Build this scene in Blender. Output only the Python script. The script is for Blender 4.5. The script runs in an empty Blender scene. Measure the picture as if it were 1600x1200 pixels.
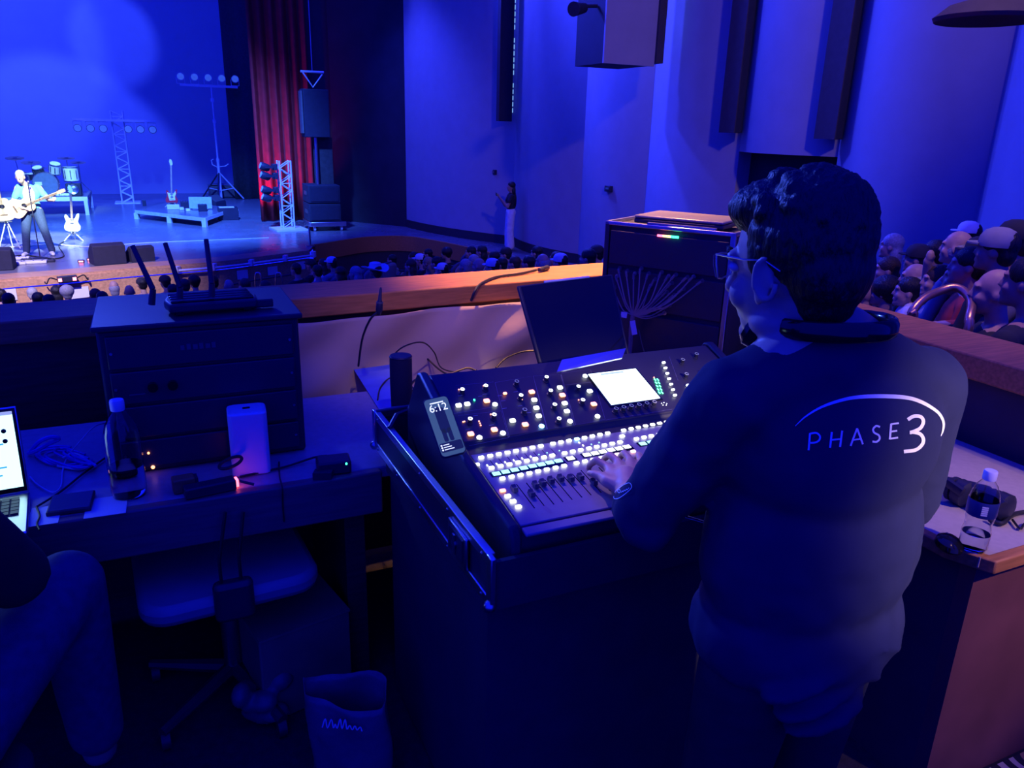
import bpy, bmesh, math, random
from mathutils import Vector, Matrix, Quaternion
from mathutils.bvhtree import BVHTree
random.seed(7)
SC = bpy.context.scene
COL = SC.collection
PI = math.pi
R = math.radians
# ------------------------------------------------------------------ camera
CAMH = 1.7
FPX = 1200.0
PITCH, ROLL = R(18.4), R(1.6)
CAM = Vector((0, 0, CAMH))
FWD = Vector((0, math.cos(PITCH), -math.sin(PITCH)))
U0 = Vector((0, math.sin(PITCH), math.cos(PITCH)))
RGT = math.cos(ROLL) * Vector((1, 0, 0)) + math.sin(ROLL) * U0
UPV = -math.sin(ROLL) * Vector((1, 0, 0)) + math.cos(ROLL) * U0
cd = bpy.data.cameras.new('camera')
cd.sensor_width = 36.0
cd.lens = 36.0 * FPX / 1600.0
cd.clip_start = 0.05
cd.clip_end = 200
cam = bpy.data.objects.new('camera', cd)
COL.objects.link(cam)
m3 = Matrix((RGT, UPV, -FWD)).transposed()
cam.matrix_world = Matrix.Translation(CAM) @ m3.to_4x4()
SC.camera = cam
# ------------------------------------------------------------------ world and exposure
SC.view_settings.view_transform = 'Standard'
SC.view_settings.look = 'None'
SC.view_settings.exposure = 0.0
SC.view_settings.gamma = 1.0
SC.view_settings.use_curve_mapping = False
wd = bpy.data.worlds.new('hall_ambience')
SC.world = wd
wd.use_nodes = True
wd.node_tree.nodes['Background'].inputs[0].default_value = (0.004, 0.010, 1.0, 1)
wd.node_tree.nodes['Background'].inputs[1].default_value = 1.65
SC.cycles.use_denoising = True
SC.cycles.max_bounces = 6
SC.cycles.diffuse_bounces = 3
SC.cycles.transmission_bounces = 6
SC.cycles.sample_clamp_indirect = 4.0
SC.cycles.caustics_reflective = False
SC.cycles.caustics_refractive = False

# pixel of the 1600x1200 photograph -> point in the hall
def ray(x, y):
    return FWD * FPX + RGT * (x - 800) + UPV * (600 - y)
def PZ(x, y, z):
    v = ray(x, y)
    return CAM + v * ((z - CAM.z) / v.z)
def PD(x, y, d):
    v = ray(x, y)
    return CAM + v * (d / v.y)
ANG = R(25)
BX = Vector((math.cos(ANG), math.sin(ANG), 0))
BY = Vector((-math.sin(ANG), math.cos(ANG), 0))
def B(u, v, z=0.0):                      # booth / hall axes: u to the right, v towards the stage
    return BX * u + BY * v + Vector((0, 0, z))
def UV(q):
    return (q.dot(BX), q.dot(BY), q.z)
def PV(x, y, V):                         # point on the vertical plane v = V
    r_ = ray(x, y)
    return CAM + r_ * (V / r_.dot(BY))
def FR(p, rot=0.0):                      # local frame at p, x along the booth's right, y towards the stage
    return Matrix.Translation(p) @ Matrix.Rotation(ANG + rot, 4, 'Z')
def FA(p, ang):
    return Matrix.Translation(p) @ Matrix.Rotation(ang, 4, 'Z')
STG = -1.1                               # stage level

# ------------------------------------------------------------------ lights
def spot(name, loc, tgt, col, power, size_deg, blend=0.4, radius=0.1):
    l = bpy.data.lights.new(name, 'SPOT')
    l.color = col
    l.energy = power
    l.spot_size = R(size_deg)
    l.spot_blend = blend
    l.shadow_soft_size = radius
    o = bpy.data.objects.new(name, l)
    COL.objects.link(o)
    o.location = loc
    d = Vector(tgt) - Vector(loc)
    o.rotation_euler = d.to_track_quat('-Z', 'Y').to_euler()
    return o
def area(name, loc, tgt, col, power, sx, sy, spread=180):
    l = bpy.data.lights.new(name, 'AREA')
    l.shape = 'RECTANGLE'
    l.color = col
    l.energy = power
    l.size, l.size_y = sx, sy
    l.spread = R(spread)
    o = bpy.data.objects.new(name, l)
    COL.objects.link(o)
    o.location = loc
    d = Vector(tgt) - Vector(loc)
    o.rotation_euler = d.to_track_quat('-Z', 'Y').to_euler()
    return o
BLUE = (0.045, 0.09, 1.0)
CYAN = (0.10, 0.45, 1.0)
WARM = (1.0, 0.55, 0.28)
BDV = 34.0                               # backdrop plane
# backdrop washes: three overlapping pools on the cyclorama
for nm, px, py, lu, sz, pw in (('backdrop_wash_left', -75, 20, -6.0, 50, 5200), ('backdrop_wash_middle', 176, 58, -1.4, 17, 3400),
                               ('backdrop_wash_low', 110, 330, -3.5, 42, 6000)):
    t = PV(px, py, BDV)
    spot(nm, B(lu, 25.0, 9.0), t, (0.035, 0.075, 1.0), pw, sz, 0.25, 0.25)
spot('backdrop_wash_right', B(-2.0, 22.0, 9.5), PV(300, 180, BDV), (0.01, 0.03, 1), 200, 40, 0.9, 0.3)
# stage front light, then an added fill for the operator's face
spot('stage_key', B(-1.0, 8.0, 8.0), PZ(66, 378, STG), (0.75, 1.0, 0.95), 45000, 8, 0.5, 0.1)
spot('stage_wash_left', B(-3.0, 12.0, 9.0), PZ(70, 345, STG), CYAN, 6000, 30, 0.9, 0.3)
spot('drum_light', B(-3.0, 19.0, 8.0), PV(80, 290, 27.3), (0.35, 0.8, 1.0), 7000, 16, 0.9, 0.2)
spot('stage_wash_right', B(0.0, 14.0, 9.0), PZ(300, 350, STG), (0.05, 0.16, 1), 42000, 44, 0.9, 0.3)
spot('stage_front_wash', B(-3, 7, 8), PZ(80, 450, -1.5), (0.75, 0.62, 1.0), 15000, 26, 1.0, 0.2)
spot('operator_face_fill', B(-3.0, 18.0, 7.0), B(0.85, 0.9, 1.45), (0.06, 0.12, 1.0), 15000, 8, 1.0, 0.3)  # added narrow blue fill on the operator's face, no actual stage fixture

# ------------------------------------------------------------------ materials
def mat(name, col, rough=0.5, metal=0.0, spec=0.5, emit=None, es=0.0, var=0.12, scale=12.0, bump=0.0, bscale=60.0,
        stretch=(1, 1, 1), trans=0.0, ior=1.45, sheen=0.0, alpha=1.0, coat=0.0):
    m = bpy.data.materials.new(name)
    m.use_nodes = True
    nt = m.node_tree
    bs = nt.nodes['Principled BSDF']
    c = (col[0], col[1], col[2], 1)
    bs.inputs['Base Color'].default_value = c
    bs.inputs['Roughness'].default_value = rough
    bs.inputs['Metallic'].default_value = metal
    bs.inputs['Specular IOR Level'].default_value = spec
    bs.inputs['IOR'].default_value = ior
    if trans:
        bs.inputs['Transmission Weight'].default_value = trans
    if sheen:
        bs.inputs['Sheen Weight'].default_value = sheen
    if coat:
        bs.inputs['Coat Weight'].default_value = coat
    if emit:
        bs.inputs['Emission Color'].default_value = (emit[0], emit[1], emit[2], 1)
        bs.inputs['Emission Strength'].default_value = es
    if var or bump:
        tc = nt.nodes.new('ShaderNodeTexCoord')
        mp = nt.nodes.new('ShaderNodeMapping')
        mp.inputs['Scale'].default_value = stretch
        nt.links.new(tc.outputs['Object'], mp.inputs['Vector'])
    if var:
        n = nt.nodes.new('ShaderNodeTexNoise')
        n.inputs['Scale'].default_value = scale
        n.inputs['Detail'].default_value = 5
        nt.links.new(mp.outputs[0], n.inputs['Vector'])
        r_ = nt.nodes.new('ShaderNodeValToRGB')
        r_.color_ramp.elements[0].position = 0.3
        r_.color_ramp.elements[1].position = 0.7
        r_.color_ramp.elements[0].color = (col[0] * (1 - var), col[1] * (1 - var), col[2] * (1 - var), 1)
        r_.color_ramp.elements[1].color = (min(1, col[0] * (1 + var)), min(1, col[1] * (1 + var)), min(1, col[2] * (1 + var)), 1)
        nt.links.new(n.outputs['Fac'], r_.inputs['Fac'])
        nt.links.new(r_.outputs['Color'], bs.inputs['Base Color'])
    if bump:
        n2 = nt.nodes.new('ShaderNodeTexNoise')
        n2.inputs['Scale'].default_value = bscale
        n2.inputs['Detail'].default_value = 4
        nt.links.new(mp.outputs[0], n2.inputs['Vector'])
        bm_ = nt.nodes.new('ShaderNodeBump')
        bm_.inputs['Strength'].default_value = bump
        bm_.inputs['Distance'].default_value = 0.02
        nt.links.new(n2.outputs['Fac'], bm_.inputs['Height'])
        nt.links.new(bm_.outputs['Normal'], bs.inputs['Normal'])
    return m
def led(name, col, es):
    return mat(name, (0.6, 0.6, 0.6), 0.4, emit=col, es=es, var=0.02)
K = {}
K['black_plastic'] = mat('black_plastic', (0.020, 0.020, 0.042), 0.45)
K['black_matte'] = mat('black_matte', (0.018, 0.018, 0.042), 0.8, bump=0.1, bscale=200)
K['black_gloss'] = mat('black_gloss', (0.008, 0.008, 0.010), 0.12)
K['grey_plastic'] = mat('grey_plastic', (0.10, 0.10, 0.11), 0.45)
K['deck_metal'] = mat('deck_metal', (0.33, 0.29, 0.30), 0.38, metal=0.2, var=0.06, scale=30)
K['panel_dark'] = mat('panel_dark', (0.028, 0.026, 0.046), 0.4, var=0.08)
K['aluminium'] = mat('aluminium', (0.62, 0.62, 0.66), 0.28, metal=1.0, var=0.05, stretch=(1, 30, 1))
K['steel'] = mat('steel', (0.45, 0.45, 0.48), 0.3, metal=1.0, var=0.06)
K['truss_alu'] = mat('truss_alu', (0.75, 0.75, 0.78), 0.45, metal=0.3, var=0.05)
K['white_plastic'] = mat('white_plastic', (0.75, 0.75, 0.76), 0.35, var=0.03)
K['white_paint'] = mat('white_paint', (0.75, 0.75, 0.75), 0.5, var=0.04)
K['laminate'] = mat('laminate', (0.42, 0.36, 0.33), 0.4, var=0.10, scale=40)
K['tan_laminate'] = mat('tan_laminate', (0.50, 0.42, 0.33), 0.4, var=0.06, scale=60)
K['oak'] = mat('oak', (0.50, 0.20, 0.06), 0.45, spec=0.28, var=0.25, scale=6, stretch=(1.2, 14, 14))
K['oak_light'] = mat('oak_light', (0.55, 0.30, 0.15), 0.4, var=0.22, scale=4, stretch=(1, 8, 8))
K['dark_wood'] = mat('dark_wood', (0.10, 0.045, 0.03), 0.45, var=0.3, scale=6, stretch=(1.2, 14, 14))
K['red_panel'] = mat('red_panel', (0.17, 0.06, 0.055), 0.6, var=0.18, scale=5)
K['wall_paint'] = mat('wall_paint', (0.36, 0.33, 0.34), 0.7, var=0.04, scale=3, bump=0.04, bscale=80)
K['wall_black'] = mat('wall_black', (0.020, 0.019, 0.030), 0.85, var=0.2, scale=2)
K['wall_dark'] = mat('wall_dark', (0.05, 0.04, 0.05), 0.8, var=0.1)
K['baseboard'] = mat('baseboard', (0.03, 0.025, 0.03), 0.5)
K['cyc'] = mat('cyclorama_cloth', (0.50, 0.52, 0.56), 0.85, var=0.03, scale=1.5)
K['stage_floor'] = mat('stage_floor', (0.17, 0.17, 0.20), 0.25, var=0.15, scale=1.5)
K['carpet_dark'] = mat('carpet_dark', (0.018, 0.014, 0.030), 0.95, var=0.3, scale=40, bump=0.3, bscale=300)
K['leg_drape'] = mat('leg_drape', (0.04, 0.04, 0.05), 0.9, var=0.2)
K['curtain_red'] = mat('curtain_red', (0.30, 0.012, 0.02), 0.75, var=0.2, scale=5)
K['tan_cloth'] = mat('tan_cloth', (0.52, 0.38, 0.25), 0.85, var=0.08, scale=3, bump=0.05, bscale=20)
K['cable'] = mat('cable_rubber', (0.015, 0.015, 0.018), 0.5)
K['cable_white'] = mat('cable_white', (0.6, 0.6, 0.62), 0.4)
K['skin'] = mat('skin', (0.50, 0.30, 0.22), 0.5, var=0.08, scale=30)
K['skin_b'] = mat('skin_b', (0.42, 0.24, 0.17), 0.5, var=0.08, scale=30)
K['skin_dark'] = mat('skin_dark', (0.22, 0.12, 0.08), 0.5, var=0.08, scale=30)
K['hair'] = mat('hair_black', (0.008, 0.007, 0.008), 0.45, var=0.3, scale=60, stretch=(1, 1, 0.2), bump=0.5, bscale=120)
K['hair_brown'] = mat('hair_brown', (0.05, 0.03, 0.02), 0.5, var=0.3, scale=60, bump=0.4, bscale=90)
K['hair_grey'] = mat('hair_grey', (0.32, 0.31, 0.31), 0.6, var=0.2, scale=60, bump=0.4, bscale=90)
K['hair_blond'] = mat('hair_blond', (0.34, 0.23, 0.12), 0.5, var=0.25, scale=60, bump=0.4, bscale=90)
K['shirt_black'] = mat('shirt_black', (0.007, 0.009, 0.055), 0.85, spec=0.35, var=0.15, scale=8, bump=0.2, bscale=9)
K['trousers'] = mat('trousers_dark', (0.012, 0.012, 0.024), 0.85, var=0.2, bump=0.3, bscale=14)
K['jeans'] = mat('jeans_blue', (0.03, 0.05, 0.12), 0.8, var=0.2, scale=40)
K['shirt_white'] = mat('shirt_white', (0.70, 0.70, 0.72), 0.8)
K['shirt_grey'] = mat('shirt_grey', (0.25, 0.25, 0.27), 0.8)
K['shirt_red'] = mat('shirt_red', (0.35, 0.03, 0.03), 0.8)
K['shirt_teal'] = mat('shirt_teal', (0.10, 0.30, 0.36), 0.8)
K['shirt_dark'] = mat('shirt_dark', (0.02, 0.02, 0.03), 0.85)
K['print_white'] = mat('print_white', (0.80, 0.78, 0.78), 0.6, var=0.06, scale=80)
K['seat_fabric'] = mat('seat_fabric', (0.10, 0.09, 0.11), 0.9, var=0.2, scale=60)
K['seat_shell'] = mat('seat_shell', (0.28, 0.26, 0.26), 0.4, var=0.06)
K['copper'] = mat('copper_rail', (0.62, 0.32, 0.22), 0.3, metal=0.8, var=0.08)
K['glass'] = mat('clear_plastic', (0.95, 0.97, 1.0), 0.03, trans=1.0, ior=1.35, var=0)
K['water'] = mat('water', (0.92, 0.96, 1.0), 0.0, trans=1.0, ior=1.33, var=0)
K['lens'] = mat('lens_glass', (0.98, 0.99, 1.0), 0.02, trans=1.0, ior=1.1, var=0)
K['cap_white'] = mat('cap_white', (0.8, 0.8, 0.82), 0.4, var=0.03)
K['blue_label'] = mat('bottle_label', (0.02, 0.03, 0.16), 0.4, var=0.1)
K['paper'] = mat('paper', (0.72, 0.72, 0.70), 0.8, var=0.04)
K['paper_bag'] = mat('snack_bag', (0.16, 0.11, 0.13), 0.35, var=0.2, scale=8, bump=0.4, bscale=12)
K['red_guitar'] = mat('red_guitar', (0.6, 0.02, 0.03), 0.2, var=0.05)
K['wood_guitar'] = mat('guitar_top', (0.62, 0.40, 0.20), 0.25, var=0.15, scale=8, stretch=(1, 8, 1))
K['neck_wood'] = mat('neck_wood', (0.40, 0.24, 0.12), 0.35)
K['cymbal'] = mat('cymbal_bronze', (0.75, 0.60, 0.30), 0.25, metal=1.0)
K['drum_head'] = mat('drum_head', (0.75, 0.75, 0.75), 0.5)
K['drum_shell'] = mat('drum_shell', (0.05, 0.05, 0.07), 0.2)
K['screen_white'] = led('console_screen', (0.75, 1.0, 0.93), 2.2)
K['screen_teal'] = led('screen_bar', (0.05, 0.55, 0.65), 0.7)
K['screen_grey'] = led('screen_glyphs', (0.45, 0.55, 0.55), 0.7)
K['led_white'] = led('led_white', (0.9, 0.98, 1.0), 3.2)
K['led_dim'] = led('led_dim', (0.5, 0.6, 0.9), 0.35)
K['led_orange'] = led('led_orange', (1.0, 0.30, 0.06), 4.0)
K['led_orange_core'] = led('led_orange_core', (1.0, 0.33, 0.09), 2.7)
K['led_blue'] = led('led_blue', (0.25, 0.55, 1.0), 6.0)
K['led_red'] = led('led_red', (1.0, 0.10, 0.10), 5.0)
K['led_pink'] = led('led_pink', (1.0, 0.55, 0.60), 3.0)
K['led_green'] = led('led_green', (0.03, 1.0, 0.30), 6.0)
K['led_cyan'] = led('led_cyan', (0.35, 1.0, 0.90), 1.7)
K['led_yellow'] = led('led_yellow', (0.9, 1.0, 0.1), 3.0)
K['line_print'] = mat('panel_line_print', (0.22, 0.22, 0.34), 0.5, var=0)
K['laptop_screen'] = led('laptop_screen', (0.55, 1.0, 0.90), 1.7)
K['phone_screen'] = mat('phone_screen', (0.03, 0.04, 0.06), 0.15, emit=(0.10, 0.20, 0.33), es=0.45, var=0.1)
K['phone_dark'] = mat('phone_screen_dark', (0.02, 0.02, 0.03), 0.15, emit=(0.02, 0.03, 0.08), es=0.4, var=0.1)
K['phone_text'] = led('phone_text', (0.85, 0.92, 1.0), 1.2)

def carpet():
    m = bpy.data.materials.new('floral_carpet')
    m.use_nodes = True
    nt = m.node_tree
    bs = nt.nodes['Principled BSDF']
    bs.inputs['Roughness'].default_value = 0.95
    tc = nt.nodes.new('ShaderNodeTexCoord')
    vo = nt.nodes.new('ShaderNodeTexVoronoi')
    vo.inputs['Scale'].default_value = 4.2
    vo.inputs['Randomness'].default_value = 0.45
    nt.links.new(tc.outputs['Object'], vo.inputs['Vector'])
    rp = nt.nodes.new('ShaderNodeValToRGB')
    rp.color_ramp.interpolation = 'CONSTANT'
    stops = [(0.0, (0.42, 0.22, 0.12)), (0.14, (0.02, 0.015, 0.03)), (0.24, (0.55, 0.45, 0.35)), (0.32, (0.02, 0.015, 0.03)),
             (0.42, (0.55, 0.45, 0.35)), (0.50, (0.03, 0.02, 0.04)), (0.60, (0.30, 0.03, 0.06)), (0.8, (0.10, 0.02, 0.05))]
    el = rp.color_ramp.elements
    el[0].position, el[0].color = 0, (*stops[0][1], 1)
    el[1].position, el[1].color = stops[1][0], (*stops[1][1], 1)
    for p_, c_ in stops[2:]:
        e = el.new(p_)
        e.color = (*c_, 1)
    nt.links.new(vo.outputs['Distance'], rp.inputs['Fac'])
    nt.links.new(rp.outputs['Color'], bs.inputs['Base Color'])
    return m
K['carpet'] = carpet()

# ------------------------------------------------------------------ mesh helpers
class MB:
    def __init__(s):
        s.v, s.f, s.mi = [], [], []
    def add(s, vs, fs, mi=0):
        o = len(s.v)
        s.v.extend(tuple(v) for v in vs)
        for f in fs:
            s.f.append(tuple(i + o for i in f))
            s.mi.append(mi)
        return s
    def box(s, c, size, rot=None, mi=0, taper=1.0):
        x, y, z = size[0] / 2, size[1] / 2, size[2] / 2
        vs = [Vector((sx * x * (taper if sz > 0 else 1), sy * y * (taper if sz > 0 else 1), sz * z)) for sz in (-1, 1) for sy in (-1, 1) for sx in (-1, 1)]
        if rot is not None:
            vs = [rot @ v for v in vs]
        c = Vector(c)
        return s.add([v + c for v in vs], [(0, 2, 3, 1), (4, 5, 7, 6), (0, 1, 5, 4), (2, 6, 7, 3), (0, 4, 6, 2), (1, 3, 7, 5)], mi)
    def b2(s, x0, x1, y0, y1, z0, z1, mi=0):
        return s.box(((x0 + x1) / 2, (y0 + y1) / 2, (z0 + z1) / 2), (x1 - x0, y1 - y0, z1 - z0), None, mi)
    def cyl(s, p0, p1, r0, r1=None, n=12, caps=True, mi=0):
        r1 = r0 if r1 is None else r1
        return s.tube([p0, p1], [r0, r1], n, caps=caps, mi=mi)
    def tube(s, pts, r, n=8, closed=False, caps=True, mi=0, flat=1.0):
        P = [Vector(p) for p in pts]
        if not isinstance(r, (list, tuple)):
            r = [r] * len(P)
        L = len(P)
        T = []
        for i in range(L):
            a = P[(i - 1) % L] if (closed or i > 0) else P[i]
            b = P[(i + 1) % L] if (closed or i < L - 1) else P[i]
            d = b - a
            T.append(d.normalized() if d.length > 1e-9 else Vector((0, 0, 1)))
        up = Vector((0, 0, 1)) if abs(T[0].z) < 0.9 else Vector((0, 1, 0))
        N = (up - T[0] * up.dot(T[0])).normalized()
        vs, fs = [], []
        for i in range(L):
            N = (N - T[i] * N.dot(T[i]))
            N = N.normalized() if N.length > 1e-6 else T[i].orthogonal().normalized()
            Bn = T[i].cross(N)
            for k in range(n):
                a = 2 * PI * k / n
                vs.append(P[i] + (N * math.cos(a) * flat + Bn * math.sin(a)) * r[i])
        rng = L if closed else L - 1
        for i in range(rng):
            j = (i + 1) % L
            for k in range(n):
                fs.append((i * n + k, i * n + (k + 1) % n, j * n + (k + 1) % n, j * n + k))
        if caps and not closed:
            fs.append(tuple(range(n - 1, -1, -1)))
            fs.append(tuple((L - 1) * n + k for k in range(n)))
        return s.add(vs, fs, mi)
    def ell(s, c, r, rot=None, nu=16, nv=10, mi=0):
        if not isinstance(r, (list, tuple)):
            r = (r, r, r)
        c = Vector(c)
        vs = []
        for j in range(1, nv):
            t = PI * j / nv
            for i in range(nu):
                a = 2 * PI * i / nu
                v = Vector((r[0] * math.sin(t) * math.cos(a), r[1] * math.sin(t) * math.sin(a), r[2] * math.cos(t)))
                vs.append((rot @ v if rot is not None else v) + c)
        top = Vector((0, 0, r[2]))
        bot = Vector((0, 0, -r[2]))
        vs.append((rot @ top if rot is not None else top) + c)
        vs.append((rot @ bot if rot is not None else bot) + c)
        fs = []
        for j in range(nv - 2):
            for i in range(nu):
                fs.append((j * nu + i, (j + 1) * nu + i, (j + 1) * nu + (i + 1) % nu, j * nu + (i + 1) % nu))
        a, b = (nv - 1) * nu, (nv - 1) * nu + 1
        for i in range(nu):
            fs.append((a, i, (i + 1) % nu))
            fs.append((b, (nv - 2) * nu + (i + 1) % nu, (nv - 2) * nu + i))
        return s.add(vs, fs, mi)
    def lathe(s, prof, n=24, M=None, mi=0, caps=True):
        vs, fs = [], []
        L = len(prof)
        for (r_, z_) in prof:
            for k in range(n):
                a = 2 * PI * k / n
                v = Vector((r_ * math.cos(a), r_ * math.sin(a), z_))
                vs.append(M @ v if M is not None else v)
        for i in range(L - 1):
            for k in range(n):
                fs.append((i * n + k, i * n + (k + 1) % n, (i + 1) * n + (k + 1) % n, (i + 1) * n + k))
        if caps:
            fs.append(tuple(range(n - 1, -1, -1)))
            fs.append(tuple((L - 1) * n + k for k in range(n)))
        return s.add(vs, fs, mi)
    def prism(s, poly, z0, z1, M=None, mi=0):
        n = len(poly)
        vs = [Vector((p[0], p[1], z0)) for p in poly] + [Vector((p[0], p[1], z1)) for p in poly]
        if M is not None:
            vs = [M @ v for v in vs]
        fs = [tuple(range(n - 1, -1, -1)), tuple(range(n, 2 * n))]
        for i in range(n):
            fs.append((i, (i + 1) % n, n + (i + 1) % n, n + i))
        return s.add(vs, fs, mi)
    def grid(s, fn, nu, nv, mi=0):
        vs = [fn(i / nu, j / nv) for j in range(nv + 1) for i in range(nu + 1)]
        fs = [(j * (nu + 1) + i, j * (nu + 1) + i + 1, (j + 1) * (nu + 1) + i + 1, (j + 1) * (nu + 1) + i) for j in range(nv) for i in range(nu)]
        return s.add(vs, fs, mi)
    def ribbon(s, pts, w, mi=0):          # flat 2D stroke in the local xy plane (z carried along)
        P = [Vector((p[0], p[1], p[2] if len(p) > 2 else 0)) for p in pts]
        if not isinstance(w, (list, tuple)):
            w = [w] * len(P)
        vs, fs = [], []
        for i, p in enumerate(P):
            d = (P[min(i + 1, len(P) - 1)] - P[max(i - 1, 0)])
            nrm = Vector((-d.y, d.x, 0)).normalized() * w[i] / 2
            vs += [p + nrm, p - nrm]
        for i in range(len(P) - 1):
            fs.append((2 * i, 2 * i + 1, 2 * i + 3, 2 * i + 2))
        return s.add(vs, fs, mi)
    def xf(s, M):
        s.v = [tuple(M @ Vector(v)) for v in s.v]
        return s
    def mesh(s, name, mats, smooth=True, ang=38):
        me = bpy.data.meshes.new(name)
        me.from_pydata(s.v, [], s.f)
        if not isinstance(mats, (list, tuple)):
            mats = [mats]
        for m_ in mats:
            me.materials.append(K[m_] if isinstance(m_, str) else m_)
        if len(mats) > 1:
            me.polygons.foreach_set('material_index', s.mi)
        bm_ = bmesh.new()
        bm_.from_mesh(me)
        bmesh.ops.recalc_face_normals(bm_, faces=bm_.faces)
        bm_.to_mesh(me)
        bm_.free()
        if smooth:
            me.shade_smooth()
            me.set_sharp_from_angle(angle=R(ang))
        return me
    def build(s, name, mats, parent=None, M=None, smooth=True, bevel=0.0, solid=0.0):
        o = link(name, s.mesh(name, mats, smooth), parent, M)
        if solid:
            md = o.modifiers.new('thickness', 'SOLIDIFY')
            md.thickness = solid
            md.offset = 0
        if bevel:
            md = o.modifiers.new('bevel', 'BEVEL')
            md.width = bevel
            md.segments = 2
            md.limit_method = 'ANGLE'
            md.angle_limit = R(40)
        return o
def link(name, data, parent=None, M=None):
    o = bpy.data.objects.new(name, data)
    COL.objects.link(o)
    if parent is not None:
        o.parent = parent
    if M is not None:
        if parent is not None:
            o.matrix_local = M
        else:
            o.matrix_world = M
    return o
LABELS = set()
def tag(o, label, cat, group=None, kind=None):
    o['label'] = label
    o['category'] = cat
    if group:
        o['group'] = group
    if kind:
        o['kind'] = kind
    return o
def struct(o, label=None):
    o['kind'] = 'structure'
    if label:
        o['label'] = label
    return o
def thing(name, label, cat, M=None, group=None):
    o = link(name, None, None, M if M is not None else Matrix.Identity(4))
    o.empty_display_size = 0.1
    return tag(o, label, cat, group)
def copy_obj(o, parent=None, M=None):
    c = o.copy()
    COL.objects.link(c)
    c.parent = parent
    if M is not None:
        if parent is None:
            c.matrix_world = M
        else:
            c.matrix_local = M
    return c
def copy_tree(o, M=None, label=None):
    c = copy_obj(o, None, M)
    if label:
        c['label'] = label
    for ch in o.children:
        cc = copy_obj(ch, c)
        cc.matrix_local = ch.matrix_local
        for g in ch.children:
            gg = copy_obj(g, cc)
            gg.matrix_local = g.matrix_local
    return c
def evaluated(mb_or_mesh, mods, name='tmp'):
    me = mb_or_mesh.mesh(name, [], smooth=False) if isinstance(mb_or_mesh, MB) else mb_or_mesh
    o = bpy.data.objects.new(name, me)
    COL.objects.link(o)
    for t, kw in mods:
        md = o.modifiers.new(t, t)
        for k_, v_ in kw.items():
            setattr(md, k_, v_)
    dg = bpy.context.evaluated_depsgraph_get()
    dg.update()
    out = bpy.data.meshes.new_from_object(o.evaluated_get(dg))
    bpy.data.objects.remove(o)
    return out
def fuse(mb, voxel, it=4, fac=0.5):       # one continuous skin from overlapping shapes
    me = evaluated(mb, [('REMESH', dict(mode='VOXEL', voxel_size=voxel)), ('SMOOTH', dict(factor=fac, iterations=it))])
    me.shade_smooth()
    return me
def cap(mb, p0, p1, r0, r1, n=14, flat=1.0):   # tapered limb with round ends
    p0, p1 = Vector(p0), Vector(p1)
    d = p1 - p0
    k = 6
    pts, rs = [], []
    dn = d.normalized()
    for i in range(k):
        a = PI / 2 * (1 - i / k)
        pts.append(p0 - dn * r0 * math.sin(a) * flat)
        rs.append(max(0.001, r0 * math.cos(a)))
    pts.append(p0); rs.append(r0)
    pts.append(p1); rs.append(r1)
    for i in range(1, k + 1):
        a = PI / 2 * i / k
        pts.append(p1 + dn * r1 * math.sin(a) * flat)
        rs.append(max(0.001, r1 * math.cos(a)))
    return mb.tube(pts, rs, n)
def chain(mb, pts, rs, n=14):
    for i in range(len(pts) - 1):
        cap(mb, pts[i], pts[i + 1], rs[i], rs[i + 1], n)
def bez(p0, p1, p2, p3, n=16):
    p0, p1, p2, p3 = map(Vector, (p0, p1, p2, p3))
    out = []
    for i in range(n + 1):
        t = i / n
        out.append(p0 * (1 - t) ** 3 + p1 * 3 * t * (1 - t) ** 2 + p2 * 3 * t * t * (1 - t) + p3 * t ** 3)
    return out
def spline(pts, n=8):                      # smooth curve through points
    P = [Vector(p) for p in pts]
    out = []
    for i in range(len(P) - 1):
        a, b, c, d = P[max(i - 1, 0)], P[i], P[i + 1], P[min(i + 2, len(P) - 1)]
        for k in range(n):
            t = k / n
            out.append(0.5 * ((2 * b) + (c - a) * t + (2 * a - 5 * b + 4 * c - d) * t * t + (3 * b - a - 3 * c + d) * t ** 3))
    out.append(P[-1])
    return out
def set_mats(o, mats):
    for i, m_ in enumerate(mats):
        o.material_slots[i].link = 'OBJECT'
        o.material_slots[i].material = K[m_] if isinstance(m_, str) else m_
ORD = ['first', 'second', 'third', 'fourth', 'fifth', 'sixth', 'seventh', 'eighth', 'ninth', 'tenth', 'eleventh', 'twelfth', 'thirteenth',
       'fourteenth', 'fifteenth', 'sixteenth', 'seventeenth', 'eighteenth', 'nineteenth', 'twentieth', 'twenty-first', 'twenty-second',
       'twenty-third', 'twenty-fourth', 'twenty-fifth', 'twenty-sixth', 'twenty-seventh', 'twenty-eighth', 'twenty-ninth', 'thirtieth']

# ------------------------------------------------------------------ hall structure
edge_px = [(-80, 449), (0, 438), (100, 430), (195, 421), (272, 415), (347, 409), (420, 400), (482, 392)]
edge_px2 = [(490, 384), (531, 377.5), (569, 372), (616, 370), (645, 371.5), (662, 374), (700, 381), (745, 391), (790, 402)]
EDGE = [B(-9, 13.6, STG), B(-6, 14.6, STG)] + [PZ(x, y, STG) for x, y in edge_px]
EDGE2 = [PZ(x, y, STG) for x, y in edge_px2] + [B(7.55, 14.6, STG), B(7.8, 12.6, STG)]
EDGE = spline(EDGE, 4)
EDGE2 = spline(EDGE2, 4)
loop = EDGE + EDGE2 + [B(9.6, 12.6), B(9.6, 36), B(-18, 36), B(-18, 13.6)]
o = MB().prism([(p.x, p.y) for p in loop], STG - 0.06, STG).build('floor_stage', 'stage_floor', smooth=False)
struct(o, 'dark glossy stage floor reflecting the lights')
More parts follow.
